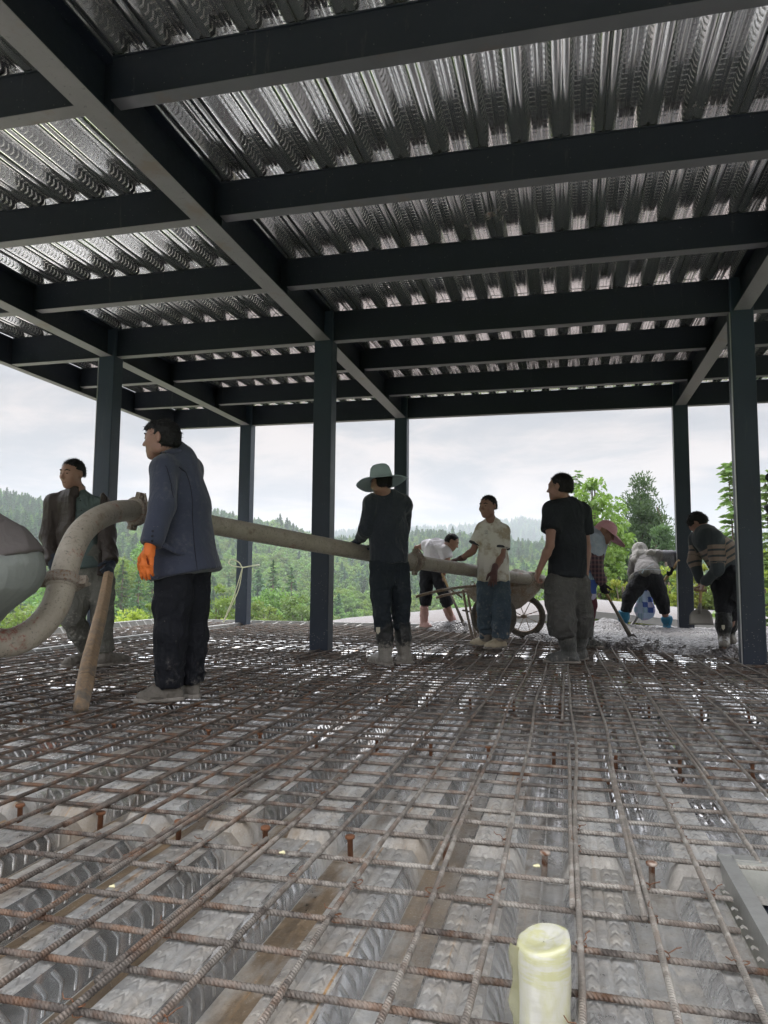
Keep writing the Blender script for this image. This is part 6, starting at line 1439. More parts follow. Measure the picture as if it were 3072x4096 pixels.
for a, t, x in (('ra', 'rt', 470), ('la', 'lt', 420)): m7.shoe(m7.J[a], m7.J[t], 'boot_grey', top=Z3(x, 1290, 8.2 if a == 'ra' else 8.4), name='rubber_boot', rb=.062)
def pink_hat():
    c = m7.J['head']+hU*.045; u = nrm(np.cross(hF, hU)); V = []; F = []; n = 40
    prof = [(0.002, .095), (.04, .092), (.075, .072), (.096, .035), (.102, 0), (.104, -.012)]
    for r, z in prof:
        for k in range(n): a = 2*math.pi*k/n; V.append(c+(u*math.cos(a)+hF*math.sin(a)*1.12)*r+hU*z)
    for i, (r, z) in enumerate(((.15, -.03), (.20, -.055), (.202, -.058), (.14, -.038), (.100, -.016))):
        for k in range(n):
            a = 2*math.pi*k/n; w_ = max(0, math.sin(a))**.8 if math.sin(a) > 0 else 0; rr = .104+(r-.104)*(0.15+w_*1.15); V.append(c+(u*math.cos(a)+hF*math.sin(a)*1.12)*rr+hU*(-.012+(z+.012)*(.4+w_)))
    m_ = len(prof)+5
    for i in range(m_-1):
        for k in range(n): F.append((i*n+k, i*n+(k+1) % n, (i+1)*n+(k+1) % n, (i+1)*n+k))
    h_ = meshobj('sun_hat', V, F, MAT['pink_weave'], m7.o, True)
    m7.part('neck_flap', [cap(c-hF*.085-hU*.02, m7.J['neck']-hF*.05+UPV*.01, .06, .055, .03, hF, .5)], 'pink_weave', .008, 12, seed=75)
pink_hat()

# ---- 8: hooded worker bent double, seen from behind
m8 = Man('worker bent double in a grey hood, black trousers and short blue boots', (1.1, 10.9, .08), vox=0.010, skin='skin',
    head=ZD(640, 610, 10.80), neck=ZD(690, 700, 10.72), ls=ZD(570, 745, 10.72), rs=ZD(925, 690, 10.62), re=ZD(1150, 705, 10.60), rw=ZD(1170, 890, 10.52), le=ZD(505, 960, 10.80), lw=ZD(520, 1120, 10.90),
    pelvis=ZD(762, 1030, 10.36), lh=ZD(655, 1080, 10.36), rh=ZD(870, 1080, 10.36), lk=ZD(470, 1370, 10.34), rk=ZD(1000, 1420, 10.32), la=ZD(375, 1775, 10.42), ra=ZD(1078, 1810, 10.40), lt=ZD(330, 1845, 10.5), rt=ZD(1085, 1860, 10.6))
for a in ('la', 'ra'): m8.J[a][2] = 0.16
for a in ('lt', 'rt'): m8.J[a][2] = 0.035
hF = nrm(FH*.45-UPV*.85-RH*.05); hU = nrm(FH*.75+UPV*.5)
h1 = dict(wrist=m8.J['rw'], d=nrm(ZD(1140, 985, 10.5)-m8.J['rw']), palm=nrm(FH*.4-RH*.8), curl=.95, side=1)
m8.build_body(hF, hU, .98, rh=dict(h1, s=.92), lh=dict(wrist=m8.J['lw'], d=-UPV, palm=RH, curl=.7), chestF=nrm(FH*.5-UPV*.85))
m8.part('glove', hand(**dict(h1, r=1.2))+[cap(h1['wrist']-h1['d']*.05, h1['wrist'], .036, .034, .01)], 'glove_black', .002, 30, .008)
bk = nrm(FH*.55-UPV*.83)
tp = [cap(m8.J['ls'], m8.J['rs'], .080, .080, .06), cap(ZD(745, 760, 10.66), ZD(765, 960, 10.42), .155, .165, .06, bk, .8), cap(ZD(765, 960, 10.42), ZD(762, 1010, 10.36), .165, .165, .05), cap(m8.J['rs'], mid(m8.J['rs'], m8.J['re'], .5), .078, .07, .03), cap(m8.J['ls'], m8.J['le'], .075, .06, .03), cap(m8.J['le'], m8.J['lw'], .06, .045, .02), cut(ZD(760, 985, 10.3), nrm(-UPV-RH*.12-FH*.15), (m8.J['pelvis']-.35, m8.J['pelvis']+.35))]
m8.part('grey_top', tp, 'grey_top', .005, 7, seed=81)
m8.part('sleeve_guard', [cap(mid(m8.J['rs'], m8.J['re'], .42), m8.J['re'], .078, .082, .02), cap(m8.J['re'], mid(m8.J['re'], m8.J['rw'], .8), .082, .058, .02)], 'check_sleeve', .005, 9, seed=82)
hc = ZD(640, 600, 10.78)
m8.part('hood', [ell(hc, (.105, .115, .112), None, .03), cap(hc-UPV*.03, ZD(640, 700, 10.68), .095, .10, .04), cap(ZD(640, 700, 10.66), ZD(560, 760, 10.60), .085, .06, .04, bk, .5), cap(ZD(640, 690, 10.66), ZD(850, 630, 10.55), .085, .045, .04, bk, .5)], 'hood_cloth', .008, 9, .009, 83)
wb = m8.part('waist_bag', [cap(ZD(540, 1040, 10.42), ZD(760, 965, 10.20), .055, .045, .03, FH, .8), cap(ZD(520, 1100, 10.45), ZD(560, 1060, 10.35), .055, .05, .03)], 'work_grey', .008, 12, seed=84)
t_ = MB()
for a, b in (((690, 930), (860, 830)), ((700, 930), (680, 975)), ((720, 915), (1000, 930)), ((600, 945), (700, 915))): t_.tube(spline([ZD(*a, 10.17), ZD((a[0]+b[0])/2, (a[1]+b[1])/2-6, 10.15), ZD(*b, 10.18)], 4), .010, 6, squash=.35)
cloth('tie_blue', (0.30, 0.38, 0.44), (0.50, 0.56, 0.60)); t_.build('apron_tie', MAT['tie_blue'], m8.o, True)
m8.trousers('black_cloth', (.125, .092, .080, .074), .55, folds=.008, seed=16, hip=.165, waist=ZD(762, 1000, 10.38))
for a, t, x, y in (('la', 'lt', 392, 1585), ('ra', 'rt', 1068, 1680)): m8.shoe(m8.J[a], m8.J[t], 'boot_blue', top=ZD(x, y, 10.38), name='rubber_boot', rb=.074, sole=False)
m8.part('apron', [cap(ZD(740, 1340, 10.75), ZD(720, 1560, 10.72), .10, .155, .04, FH, .22)], 'patchwork', .012, 8, seed=85)

# ---- 9: man in the striped sweater with the flat shovel
m9 = Man('man in a brown and navy striped sweater bending between the right columns', (1.6, 8.2, .08), vox=0.009, skin='skin',
    head=Z3(1198, 655, 7.72), neck=Z3(1232, 705, 7.68), ls=Z3(1192, 760, 7.80), rs=Z3(1305, 745, 7.52), le=Z3(1172, 905, 7.78), lw=Z3(1208, 1035, 7.72), re=Z3(1322, 960, 7.50), rw=Z3(1238, 1046, 7.64),
    pelvis=Z3(1380, 950, 7.62), lh=Z3(1345, 985, 7.70), rh=Z3(1415, 985, 7.54), lk=Z3(1358, 1140, 7.70), rk=Z3(1420, 1130, 7.66), la=Z3(1368, 1395, 7.62), ra=Z3(1405, 1375, 7.9), lt=Z3(1368, 1445, 7.44), rt=Z3(1385, 1400, 7.95))
for a in ('la', 'ra'): m9.J[a][2] = 0.17
for a in ('lt', 'rt'): m9.J[a][2] = 0.075
hF = nrm(-RH*.35+FH*.35-UPV*.75); hU = nrm(-RH*.5+FH*.35+UPV*.6)
m9.build_body(hF, hU, 1.0, lh=dict(wrist=m9.J['lw'], d=nrm(-UPV+RH*.1), palm=RH, curl=.95, side=-1), rh=dict(wrist=m9.J['rw'], d=nrm(-UPV*.9-RH*.5), palm=-RH, curl=.95, side=1), chestF=nrm(FH*.5-RH*.5-UPV*.6))
hair(m9.J['head'], hF, hU, 1.04, m9.o, line=.06, back=-0.06, seed=9)
sh = mid(m9.J['ls'], m9.J['rs']); sp = nrm(m9.J['pelvis']-sh); L9 = np.linalg.norm(m9.J['pelvis']-sh); J9 = m9.J
def band(V):
    du = (V-sh)@sp+0.035                               # along the back
    out = du.copy()
    for a, b, c in (('ls', 'le', 'lw'), ('rs', 're', 'rw')):
        A, B, C = J9[a], J9[b], J9[c]
        for P0_, P1_, off in ((A, B, 0.04), (B, C, 0.04+np.linalg.norm(B-A))):
            ab = P1_-P0_; t = np.clip(((V-P0_)@ab)/(ab@ab), 0, 1); dist = np.linalg.norm(V-P0_-t[:, None]*ab, axis=1)
            tb = np.clip(((V-sh)@(J9['pelvis']-sh))/(L9*L9), 0, 1); db = np.linalg.norm(V-sh-tb[:, None]*(J9['pelvis']-sh), axis=1)-.08
            m_ = (dist < db) & (dist < .095); out[m_] = (off+t*np.linalg.norm(ab))[m_]
    return out
tp = [cap(J9['ls'], J9['rs'], .080, .085, .06), cap(mid(J9['ls'], J9['rs'], .55), Z3(1345, 850, 7.62), .140, .165, .06, nrm(FH*.6-RH*.3), .9), cap(Z3(1345, 850, 7.62), J9['pelvis'], .165, .150, .05), cap(J9['neck'], J9['neck']+sp*.03, .064, .075, .03)]
for a, b, c in (('ls', 'le', 'lw'), ('rs', 're', 'rw')): tp += [cap(J9[a], J9[b], .075, .062, .03), cap(J9[b], mid(J9[b], J9[c], .93), .062, .046, .02)]
m9.part('sweater', tp, 'sweater', .009, 8, seed=91, attrs={'band': band})
m9.trousers('black_cloth', (.108, .084, .074, .070), .55, folds=.012, seed=17, hip=.14)
m9.shoe(J9['la'], J9['lt'], 'boot_black', top=Z3(1362, 1250, 7.66), name='rubber_boot', rb=.076, w=1.05, sole=False); m9.shoe(J9['ra'], J9['rt'], 'boot_black', top=Z3(1412, 1255, 7.85), name='rubber_boot', rb=.068, sole=False)
e = MB(); c0 = Z3(1362, 1345, 7.555); e.add([c0+RH*x+UPV*z for x, z in ((-.016, .026), (.016, .026), (.016, -.006), (0, -.026), (-.016, -.006))], [(4, 3, 2, 1, 0)]); e.build('boot_emblem', MAT['emblem'], m9.o)

# ---- 10: worker crouching at the left edge, only the back and seat in view
cloth('crew_brown', (0.085, 0.075, 0.074), (0.125, 0.110, 0.108), .8, blot=3, crease=.10); cloth('crew_sage', (0.150, 0.162, 0.152), (0.215, 0.228, 0.215), .85, blot=3, crease=.12, dust=.1)
m10 = Man('worker cropped by the left edge, bending in pale sage trousers and a brown-grey jacket', Z1(-150, 1900, 3.45)*[1, 1, 0], vox=0.010, skin='skin',
    head=Z1(-640, 640, 3.4), neck=Z1(-560, 760, 3.42), ls=Z1(-500, 860, 3.25), rs=Z1(-490, 850, 3.60), le=Z1(-560, 1180, 3.20), lw=Z1(-640, 1440, 3.3), re=Z1(-560, 1180, 3.65), rw=Z1(-640, 1440, 3.6),
    pelvis=Z1(-80, 1185, 3.45), lh=Z1(-110, 1240, 3.35), rh=Z1(-110, 1240, 3.55), lk=Z1(-420, 1560, 3.30), rk=Z1(-420, 1540, 3.62), la=Z1(-250, 1980, 3.3), ra=Z1(-250, 1960, 3.6), lt=Z1(-400, 2080, 3.3), rt=Z1(-400, 2050, 3.6))
for a in ('la', 'ra'): m10.J[a][2] = 0.09
for a in ('lt', 'rt'): m10.J[a][2] = 0.008
hF = nrm(-RH*.9-UPV*.4)
m10.build_body(hF, nrm(UPV*.9-RH*.4), 1.0, lh=dict(wrist=m10.J['lw'], d=-UPV, palm=FH, curl=.8), rh=dict(wrist=m10.J['rw'], d=-UPV, palm=-FH, curl=.8), chestF=nrm(-RH*.6-UPV*.8))
hair(m10.J['head'], hF, nrm(UPV*.9-RH*.4), 1.0, m10.o, seed=10)
q0, q1, q2 = Z1(35, 1165, 3.45), Z1(-200, 1085, 3.45), Z1(-190, 1290, 3.45)
seat = [cap(q0, q2, .160, .212, .05), cap(q0, q1, .155, .20, .05), cap(Z1(-120, 1230, 3.36), m10.J['lk'], .165, .10, .06), cap(Z1(-120, 1230, 3.54), m10.J['rk'], .165, .10, .06), fcap(m10.J['lk'], mid(m10.J['lk'], m10.J['la'], .95), .095, .08, .03), fcap(m10.J['rk'], mid(m10.J['rk'], m10.J['ra'], .95), .095, .08, .03)]
m10.part('trousers', seat, 'crew_sage', .006, 7.0, seed=101, stretch=(1, 1, 1))
jk = [cap(q0, q1, .172, .225, .05), cap(q0, q2, .172, .18, .05), cap(Z1(-110, 1100, 3.45), mid(m10.J['ls'], m10.J['rs']), .20, .17, .08), cut(Z1(120, 1108, 3.45), nrm(-UPV*.93+RH*.36)), cap(m10.J['ls'], m10.J['le'], .08, .07, .03), fcap(m10.J['le'], mid(m10.J['le'], m10.J['lw'], .9), .07, .055, .03), cap(m10.J['rs'], m10.J['re'], .08, .07, .03), fcap(m10.J['re'], mid(m10.J['re'], m10.J['rw'], .9), .07, .055, .03)]
m10.part('jacket', jk, 'crew_brown', .006, 7.0, seed=102, stretch=(1, 1, 1))
m10.shoe(m10.J['la'], m10.J['lt']); m10.shoe(m10.J['ra'], m10.J['rt'], seed=4)
# ================================================================== PIPE, BARROW, TOOLS
def f(nt, b, S):
    o = nt.pos(); n = nt.noise(o, 11, 6, 0.68); n2 = nt.noise(o, 60, 6, 0.75); n3 = nt.noise(o, 5, 5, 0.6)
    c = nt.mix(n, (0.20, 0.170, 0.135), (0.43, 0.385, 0.32)); c = nt.mix(nt.ramp(n2, 0.56, 0.66), c, (0.11, 0.095, 0.08))
    c = nt.mix(nt.m('MULTIPLY', nt.ramp(n3, 0.58, 0.64), nt.ramp(n2, 0.45, 0.55)), c, (0.26, 0.10, 0.075))
    c = nt.mix(nt.m('MULTIPLY', nt.ramp(nt.noise(o, 8, 4), 0.6, 0.7), 0.6), c, (0.12, 0.07, 0.04))
    S('Base Color', c); S('Roughness', nt.fmix(n2, 0.45, 0.8)); S('Normal', nt.bump(nt.m('ADD', n2, nt.m('MULTIPLY', n, 0.8)), 0.6, 0.005))
MAT['pipe'] = material('pipe', f)
def f(nt, b, S):
    o = nt.pos(); n2 = nt.noise(o, 80, 6, 0.75); n = nt.noise(o, 16, 5)
    c = nt.mix(n, (0.15, 0.125, 0.10), (0.34, 0.30, 0.26)); c = nt.mix(nt.ramp(n2, 0.5, 0.62), c, (0.15, 0.075, 0.035))
    S('Base Color', c); S('Roughness', 0.8); S('Normal', nt.bump(n2, 1.0, 0.006))
MAT['clamp'] = material('clamp', f)
def pipe(pts, rad, name, label, n=28, k=10, lumps=0.0015):
    P = spline(pts, k); m = MB().tube(P, rad if np.isscalar(rad) else list(np.interp(np.linspace(0, 1, len(P)), np.linspace(0, 1, len(rad)), rad)), n)
    e = empty(name, P[len(P)//2], label, 'pipe'); m.build('pipe_wall', MAT['pipe'], e, True)
    for i in (0, -1):
        t = nrm(P[1]-P[0]) if i == 0 else nrm(P[-2]-P[-1]); r = rad if np.isscalar(rad) else rad[i]
        MB().lathe(P[i], t, [(-0.002, r*.8), (-0.002, r+.008), (.012, r+.008), (.022, r+.003), (.023, r*.8)], n).build('end_collar', MAT['pipe'], e)
    return P
A0 = [Z1(-160, 1585, 3.55), Z1(0, 1617, 3.62), Z1(110, 1600, 3.68), Z1(230, 1527, 3.75), Z1(325, 1410, 3.80), Z1(368, 1290, 3.84), Z1(374, 1262, 3.85)]
pipe(A0, 0.0705, 'hose_elbow', 'lower rising elbow of the concrete delivery pipe at the left edge, cement stained')
A1 = [Z1(384, 1232, 3.87), Z1(395, 1170, 3.89), Z1(430, 1060, 3.97), Z1(490, 950, 4.10), Z1(580, 872, 4.28), Z1(690, 826, 4.52), Z1(805, 816, 4.78)]
pipe(A1, 0.069, 'delivery_elbow', 'upper sweeping elbow of the delivery pipe in front of the leather jacket, red scuffed')
A2 = [Z1(838, 824, 4.84), Z1(1275, 905, 5.3), Z1(1659, 975, 5.8), Z2(620, 847, 6.50), Z2(905, 905, 7.10)]
pipe([mid(A2[0], A2[-1], t)+(A2[2]-mid(A2[0], A2[-1], .5))*4*t*(1-t)*0 for t in (0, .33, .66, 1)], 0.070, 'delivery_pipe', 'long straight delivery pipe running behind the blazer man to the straw hat man')
A3 = [Z2(950, 912, 7.20), Z2(1330, 970, 8.25), Z3(-30, 1010, 8.75), Z3(70, 1022, 8.95)]
pipe([A3[0], mid(A3[0], A3[1]), A3[1], A3[2], A3[3]], 0.069, 'delivery_pipe', 'last length of delivery pipe under the gloved hand of the polo man')
def clamp(c, axis, R_, label, lugdir):
    e = empty('pipe_clamp', c, label, 'clamp'); ax = nrm(axis); lu = nrm(np.asarray(lugdir)-ax*(np.asarray(lugdir)@ax))
    MB().lathe(c-ax*.030, ax, [(0, R_*.9), (0, R_+.014), (.008, R_+.024), (.030, R_+.027), (.052, R_+.024), (.060, R_+.014), (.060, R_*.9)], 30).build('band', MAT['clamp'], e)
    for sg in (-1, 1):
        p = c+lu*(R_+.008)*sg; s2 = np.cross(ax, lu); m = MB()
        q = [p+lu*sg*a+ax*b+s2*c_ for a in (0, .048) for b in (-.025, .025) for c_ in (-.020, .020)]
        m.add(q, [(0, 1, 3, 2), (4, 6, 7, 5), (0, 4, 5, 1), (2, 3, 7, 6), (0, 2, 6, 4), (1, 5, 7, 3)]); m.build('hinge_lug', MAT['clamp'], e, bevel=.004)
        b = MB().tube([p+lu*sg*.026-s2*.028, p+lu*sg*.026+s2*.028], .0065, 8).lathe(p+lu*sg*.026+s2*.022, s2, [(0, .012), (.01, .012), (.011, .004)], 6); b.build('bolt', MAT['clamp'], e)
    MB().tube([c+lu*(R_+.02)-ax*.01+np.cross(ax, lu)*.02, c+lu*(R_+.055)+np.cross(ax, lu)*.035, c+lu*(R_*.6)+np.cross(ax, lu)*(R_+.03)], [.008, .009, .006], 8).build('lever', MAT['clamp'], e)
clamp(Z1(380, 1245, 3.86), A1[1]-A0[-2], .070, 'muddy two-lug pipe clamp joining the two elbows at the lower left', RH)
clamp(Z1(822, 822, 4.81), A2[1]-A1[-2], .070, 'pipe clamp half hidden behind the front of the blazer', UPV*.9+RH*.3)
clamp(Z2(928, 908, 7.15), A3[1]-A2[-2], .072, 'cement-caked pipe clamp to the right of the straw hat man', UPV)
# ---- rough wooden post
def f(nt, b, S):
    o = nt.pos(); n = nt.noise(nt.vm('MULTIPLY', o, (30, 30, 3)), 1.6, 6, 0.65); n2 = nt.noise(o, 9, 6, 0.7); z = nt.sep(o)[2]
    c = nt.mix(n, (0.19, 0.12, 0.068), (0.42, 0.295, 0.18)); c = nt.mix(nt.m('MULTIPLY', nt.ramp(n2, 0.45, 0.6), nt.ramp(z, 0.7, 0.05)), c, (0.15, 0.13, 0.11))
    cr = nt.ramp(nt.m('ABSOLUTE', nt.attr('crack')['Fac']), 0.14, 0.06); c = nt.mix(cr, c, (0.015, 0.011, 0.008))
    S('Base Color', c); S('Roughness', 0.85); S('Normal', nt.bump(nt.m('SUBTRACT', n, cr), 0.8, 0.008))
MAT['rough_wood'] = material('rough_wood', f)
pb = fl(Z1, 487, 2005, 0.008); pb[2] = 0.008
def post():
    V = []; F = []; n = 28; N = 40; cr = []
    t = nrm(ptop-pb); u = nrm(np.cross(t, FH)); v = np.cross(t, u)
    for i in range(N+1):
        s = i/N; c = mid(pb, ptop, s)+u*0.006*math.sin(s*5)+v*.004*math.sin(s*8); r = .050*(1-s)+.036*s
        if s < .12: r *= .80+.2*s/.12
        for k in range(n):
            a = 2*math.pi*k/n; fac = 1+0.06*math.cos(3*a+.5+1.2*s)+0.05*round(1.5*math.sin(5*a+9*s))*.5+0.05*math.cos(7*a+3*s)+rng.normal(0, .006); V.append(c+(u*math.cos(a)+v*math.sin(a))*r*fac)
            front = math.atan2(math.sin(a+1.75), math.cos(a+1.75)); cr.append(front+0.18*math.sin(s*7)+0.3*(s-.5) if .15 < s < .95 else 1.0)
    for i in range(N):
        for k in range(n): F.append((i*n+k, i*n+(k+1) % n, (i+1)*n+(k+1) % n, (i+1)*n+k))
    F += [tuple(range(n))[::-1], tuple(range(N*n, (N+1)*n))]
    o = meshobj('wooden_post', V, F, MAT['rough_wood'], None, True, origin=pb, attrs={'crack': cr}); tag(o, 'rough hewn cracked wooden post held upright by the man in the leather jacket', 'post')
post()
# ---- wheelbarrow
def f(nt, b, S):
    o = nt.pos(); n = nt.noise(o, 7, 6, 0.65); n2 = nt.noise(o, 40, 6, 0.7); x = nt.sep(o)[0]
    c = nt.mix(nt.ramp(n, 0.42, 0.6), (0.21, 0.14, 0.09), (0.27, 0.235, 0.20)); c = nt.mix(nt.ramp(n2, 0.52, 0.62), c, (0.33, 0.30, 0.265))
    S('Base Color', c); S('Roughness', 0.72); S('Normal', nt.bump(n2, 0.5, 0.004))
MAT['barrow_steel'] = material('barrow_steel', f)
cloth('tyre', (0.045, 0.042, 0.038), (0.17, 0.155, 0.135), .85, blot=18, dust=.5, dustcol=(.24, .22, .19))
wb = empty('wheelbarrow', (-.7, 9.3, 0), 'rusty cement-caked two-wheeled barrow with long handles behind the polo man', 'wheelbarrow')
c1 = ZC(645, 885, 9.05); c2 = ZC(1052, 890, 9.50)
ax = nrm((c2-c1)*[1, 1, 0]); ax = nrm(FH*.92+RH*.38)
for c in (c1, c2):
    c = np.array(c); Rw = c[2]+0.004-.006; Rw = min(max(Rw, .27), .31); c[2] = Rw+.006
    w_ = MB().torus(c, ax, Rw-.032, .032, 48, 12, 1.0, lambda i, k: .07 if (i % 2 == 0 and abs(k) < 3 or (i % 2 == 0 and k > 9)) else 0).build('tyre', MAT['tyre'], wb, True)
    wh = MB().torus(c, ax, Rw-.068, .011, 40, 8, 1.8).build('rim', MAT['barrow_steel'], wb, True)
    hb = MB().lathe(c-ax*.06, ax, [(0, .018), (.02, .028), (.10, .028), (.12, .018)], 14); hb.build('hub', MAT['barrow_steel'], wb, True)
    a_ = np.array([0, 0, 1.0]); u = nrm(np.cross(ax, a_)); v = np.cross(ax, u)
    for k in range(8):
        an = 2*math.pi*k/8+.2; e_ = u*math.cos(an)+v*math.sin(an); e2_ = u*math.cos(an+.22)+v*math.sin(an+.22)
        MB().tube([c+e_*.025+ax*.03*(1 if k % 2 else -1), c+e2_*(Rw-.07)], .0055, 6).build('spoke', MAT['barrow_steel'], wb)
MB().tube([c1-ax*.08, c2+ax*.08], .013, 8).build('axle', MAT['barrow_steel'], wb)
# tub: loft between rim and bottom outlines
def tub():
    rim = [ZC(262, 520, 9.15), ZC(560, 470, 8.90), ZC(880, 415, 8.85), ZC(1180, 372, 8.95), ZC(1325, 420, 9.15), ZC(1300, 400, 9.45), ZC(1150, 352, 9.60), ZC(880, 372, 9.62), ZC(560, 430, 9.62), ZC(300, 490, 9.45)]
    bot = [ZC(480, 760, 9.18), ZC(620, 790, 9.10), ZC(780, 800, 9.10), ZC(930, 790, 9.12), ZC(1000, 770, 9.20), ZC(1000, 765, 9.38), ZC(930, 770, 9.45), ZC(780, 780, 9.46), ZC(620, 775, 9.46), ZC(500, 755, 9.38)]
    n = 60; def_ = lambda P: [np.array(q) for q in spline(P+[P[0]], 6)[:n]]
    r_, b_ = def_(rim), def_(bot); n = len(r_); rows = []
    for t in (0, .12, .35, .6, .85, 1.0):
        bulge = .05*math.sin(math.pi*t)
        cc = sum(r_)/n; rows.append([mid(r_[i], b_[i], t)+nrm((r_[i]-cc)*[1, 1, 0])*bulge*.6 for i in range(n)])
    inner = [[p+nrm((sum(r_)/n-p)*[1, 1, 0])*.006 for p in row] for row in rows]
    V = [p for row in rows for p in row]+[p for row in inner for p in row]; F = []; m_ = len(rows)
    for i in range(m_-1):
        for k in range(n): F.append((i*n+k, i*n+(k+1) % n, (i+1)*n+(k+1) % n, (i+1)*n+k)); o_ = m_*n; F.append((o_+i*n+k, o_+(i+1)*n+k, o_+(i+1)*n+(k+1) % n, o_+i*n+(k+1) % n))
    F.append(tuple(range((m_-1)*n, m_*n))); F.append(tuple(range(m_*n+(m_-1)*n, 2*m_*n))[::-1])
    t_ = meshobj('tub', V, F, MAT['barrow_steel'], wb, True)
    MB().tube(r_+[r_[0]], .012, 8, cap=False).build('rim_bar', MAT['barrow_steel'], t_, True)
    c = sum(r_)/n; V = [c-UPV*.05]+[p-UPV*.07-nrm((p-c)*[1, 1, 0])*.02 for p in r_]; F = [(0, 1+k, 1+(k+1) % n) for k in range(n)]
    meshobj('load', V, F, MAT['pipe'], wb, True)
tub()
MB().tube(spline([Z2(935, 1140, 8.85), Z2(1010, 1118, 8.87), Z2(1120, 1094, 8.9), Z2(1250, 1075, 8.92), Z2(1345, 1068, 8.93)], 4), .017, 8).build('handle', MAT['barrow_steel'], wb, True)
MB().tube(spline([Z2(1068, 1148, 9.5), Z2(1130, 1128, 9.5), Z2(1260, 1105, 9.5), Z2(1345, 1095, 9.5)], 4), .017, 8).build('handle', MAT['barrow_steel'], wb, True)
MB().tube([Z2(1247, 1092, 8.93), Z2(1272, 1240, 9.0), fl(Z2, 1312, 1424, .01)], .016, 8).tube([Z2(1165, 1092, 8.92), Z2(1240, 1145, 8.95)], .012, 6).build('leg', MAT['barrow_steel'], wb, True)
MB().tube([Z2(1275, 1095, 9.5), Z2(1300, 1240, 9.5), Z2(1330, 1395, 9.5)*[1, 1, 0]+[0, 0, .01]], .016, 8).tube([Z2(1247, 1230, 8.98), Z2(1300, 1240, 9.5)], .012, 6).build('leg', MAT['barrow_steel'], wb, True)
MB().tube(spline([Z2(1298, 1064, 9.1), Z2(1300, 1045, 9.1), Z2(1318, 1040, 9.1), Z2(1325, 1062, 9.1)], 4), .006, 6).build('hook', MAT['barrow_steel'], wb, True)
# torn canvas over the far end of the barrow and the loop of hose on it
o = solid('canvas_sheet', [cap(ZC(930, 330, 9.2), ZC(1290, 400, 9.3), .07, .055, .05), cap(ZC(1000, 340, 9.1), ZC(1180, 360, 9.0), .055, .05, .04), cap(ZC(1290, 430, 9.2), ZC(1330, 480, 9.15), .055, .04, .03)], MAT['pipe'], None, .012, folds=.018, fscale=9, seed=120)
tag(o, 'crumpled cement-stiff canvas lying over the far end of the barrow', 'canvas')
# ---- shovels
simple('ash_wood', (0.42, 0.29, 0.15), .6, var=.25, scale=14); simple('blade_steel', (0.20, 0.19, 0.18), .55, .5, var=.3, scale=12); simple('muddy_wood', (0.17, 0.15, 0.125), .85, var=.3, scale=16, bump=.6)
def shovel(a, b, label, muddy=.5, blade=None, r=.015):
    a, b = np.asarray(a), np.asarray(b); e = empty('shovel', b, label, 'shovel'); q = mid(a, b, 1-muddy)
    MB().tube([a, mid(a, q)+UPV*.004, q], [r*1.02, r, r*.97], 10).build('handle', MAT['ash_wood'], e, True)
    MB().tube([q, mid(q, b), b], [r*.98, r*1.15, r*1.5], 10).build('muddy_shaft', MAT['muddy_wood'], e, True)
    if blade is not None:
        c, t, w, L, nn = blade; t = nrm(t); nn = nrm(nn-t*(nn@t)); s_ = np.cross(t, nn); V = []; R_ = 8; C = 9
        for i in range(R_):
            v = i/(R_-1); hw = w/2*(.42+.58*min(1, (v*2.6)**.6))*(1+.10*v) if v < 1 else w/2*1.1
            for j in range(C):
                u = j/(C-1)*2-1; V.append(c+t*L*v+s_*u*hw+nn*(.030*u*u-.012*math.sin(v*3.1)))
        V2 = [p+nn*.003 for p in V]; F = []
        for i in range(R_-1):
            for j in range(C-1): k_ = i*C+j; F.append((k_, k_+1, k_+C+1, k_+C)); F.append(tuple(x+len(V) for x in (k_, k_+C, k_+C+1, k_+1)))
        rim_ = [j for j in range(C)]+[i*C+C-1 for i in range(1, R_)]+[(R_-1)*C+j for j in range(C-2, -1, -1)]+[i*C for i in range(R_-2, 0, -1)]
        for i in range(len(rim_)): x, y = rim_[i], rim_[(i+1) % len(rim_)]; F.append((x, x+len(V), y+len(V), y))
        meshobj('blade', V+V2, F, MAT['blade_steel'], e, True); MB().tube([b-t*.03, b+t*.05], [.022, .014], 8).build('socket', MAT['blade_steel'], e, True)
    return e
sb = Z3(1207, 1218, 7.60); shovel(Z3(1214, 1078, 7.66), sb, 'broad grey D-shaped shovel held low by the man in the striped sweater', .25, (sb, -UPV+FH*.02, .225, .165, -FH))
b7 = Z3(738, 1388, 8.45); shovel(Z3(458, 893, 8.05), b7, 'long wooden shovel handle caked with cement, slanting right from the pink hatted woman', .45, (b7+UPV*.0, nrm(b7-Z3(458, 893, 8.05)), .22, .28, nrm(UPV+RH*.6)), .0165)
a8 = ZD(1278, 758, 10.42); b8 = ZD(640, 1650, 10.95); shovel(a8, b8, 'shovel with a yellow wooden handle held by the hooded worker in grey', .35, (b8, nrm(b8-a8), .22, .26, nrm(UPV-RH*.6)), .019)
shovel(Z2(1108, 985, 11.0), Z2(1248, 1312, 10.6), 'muddy shovel held by the man in the white t-shirt', .7, (Z2(1248, 1312, 10.6), nrm(Z2(1248, 1312, 10.6)-Z2(1108, 985, 11.0)), .2, .2, nrm(UPV+RH*.5)), .016)
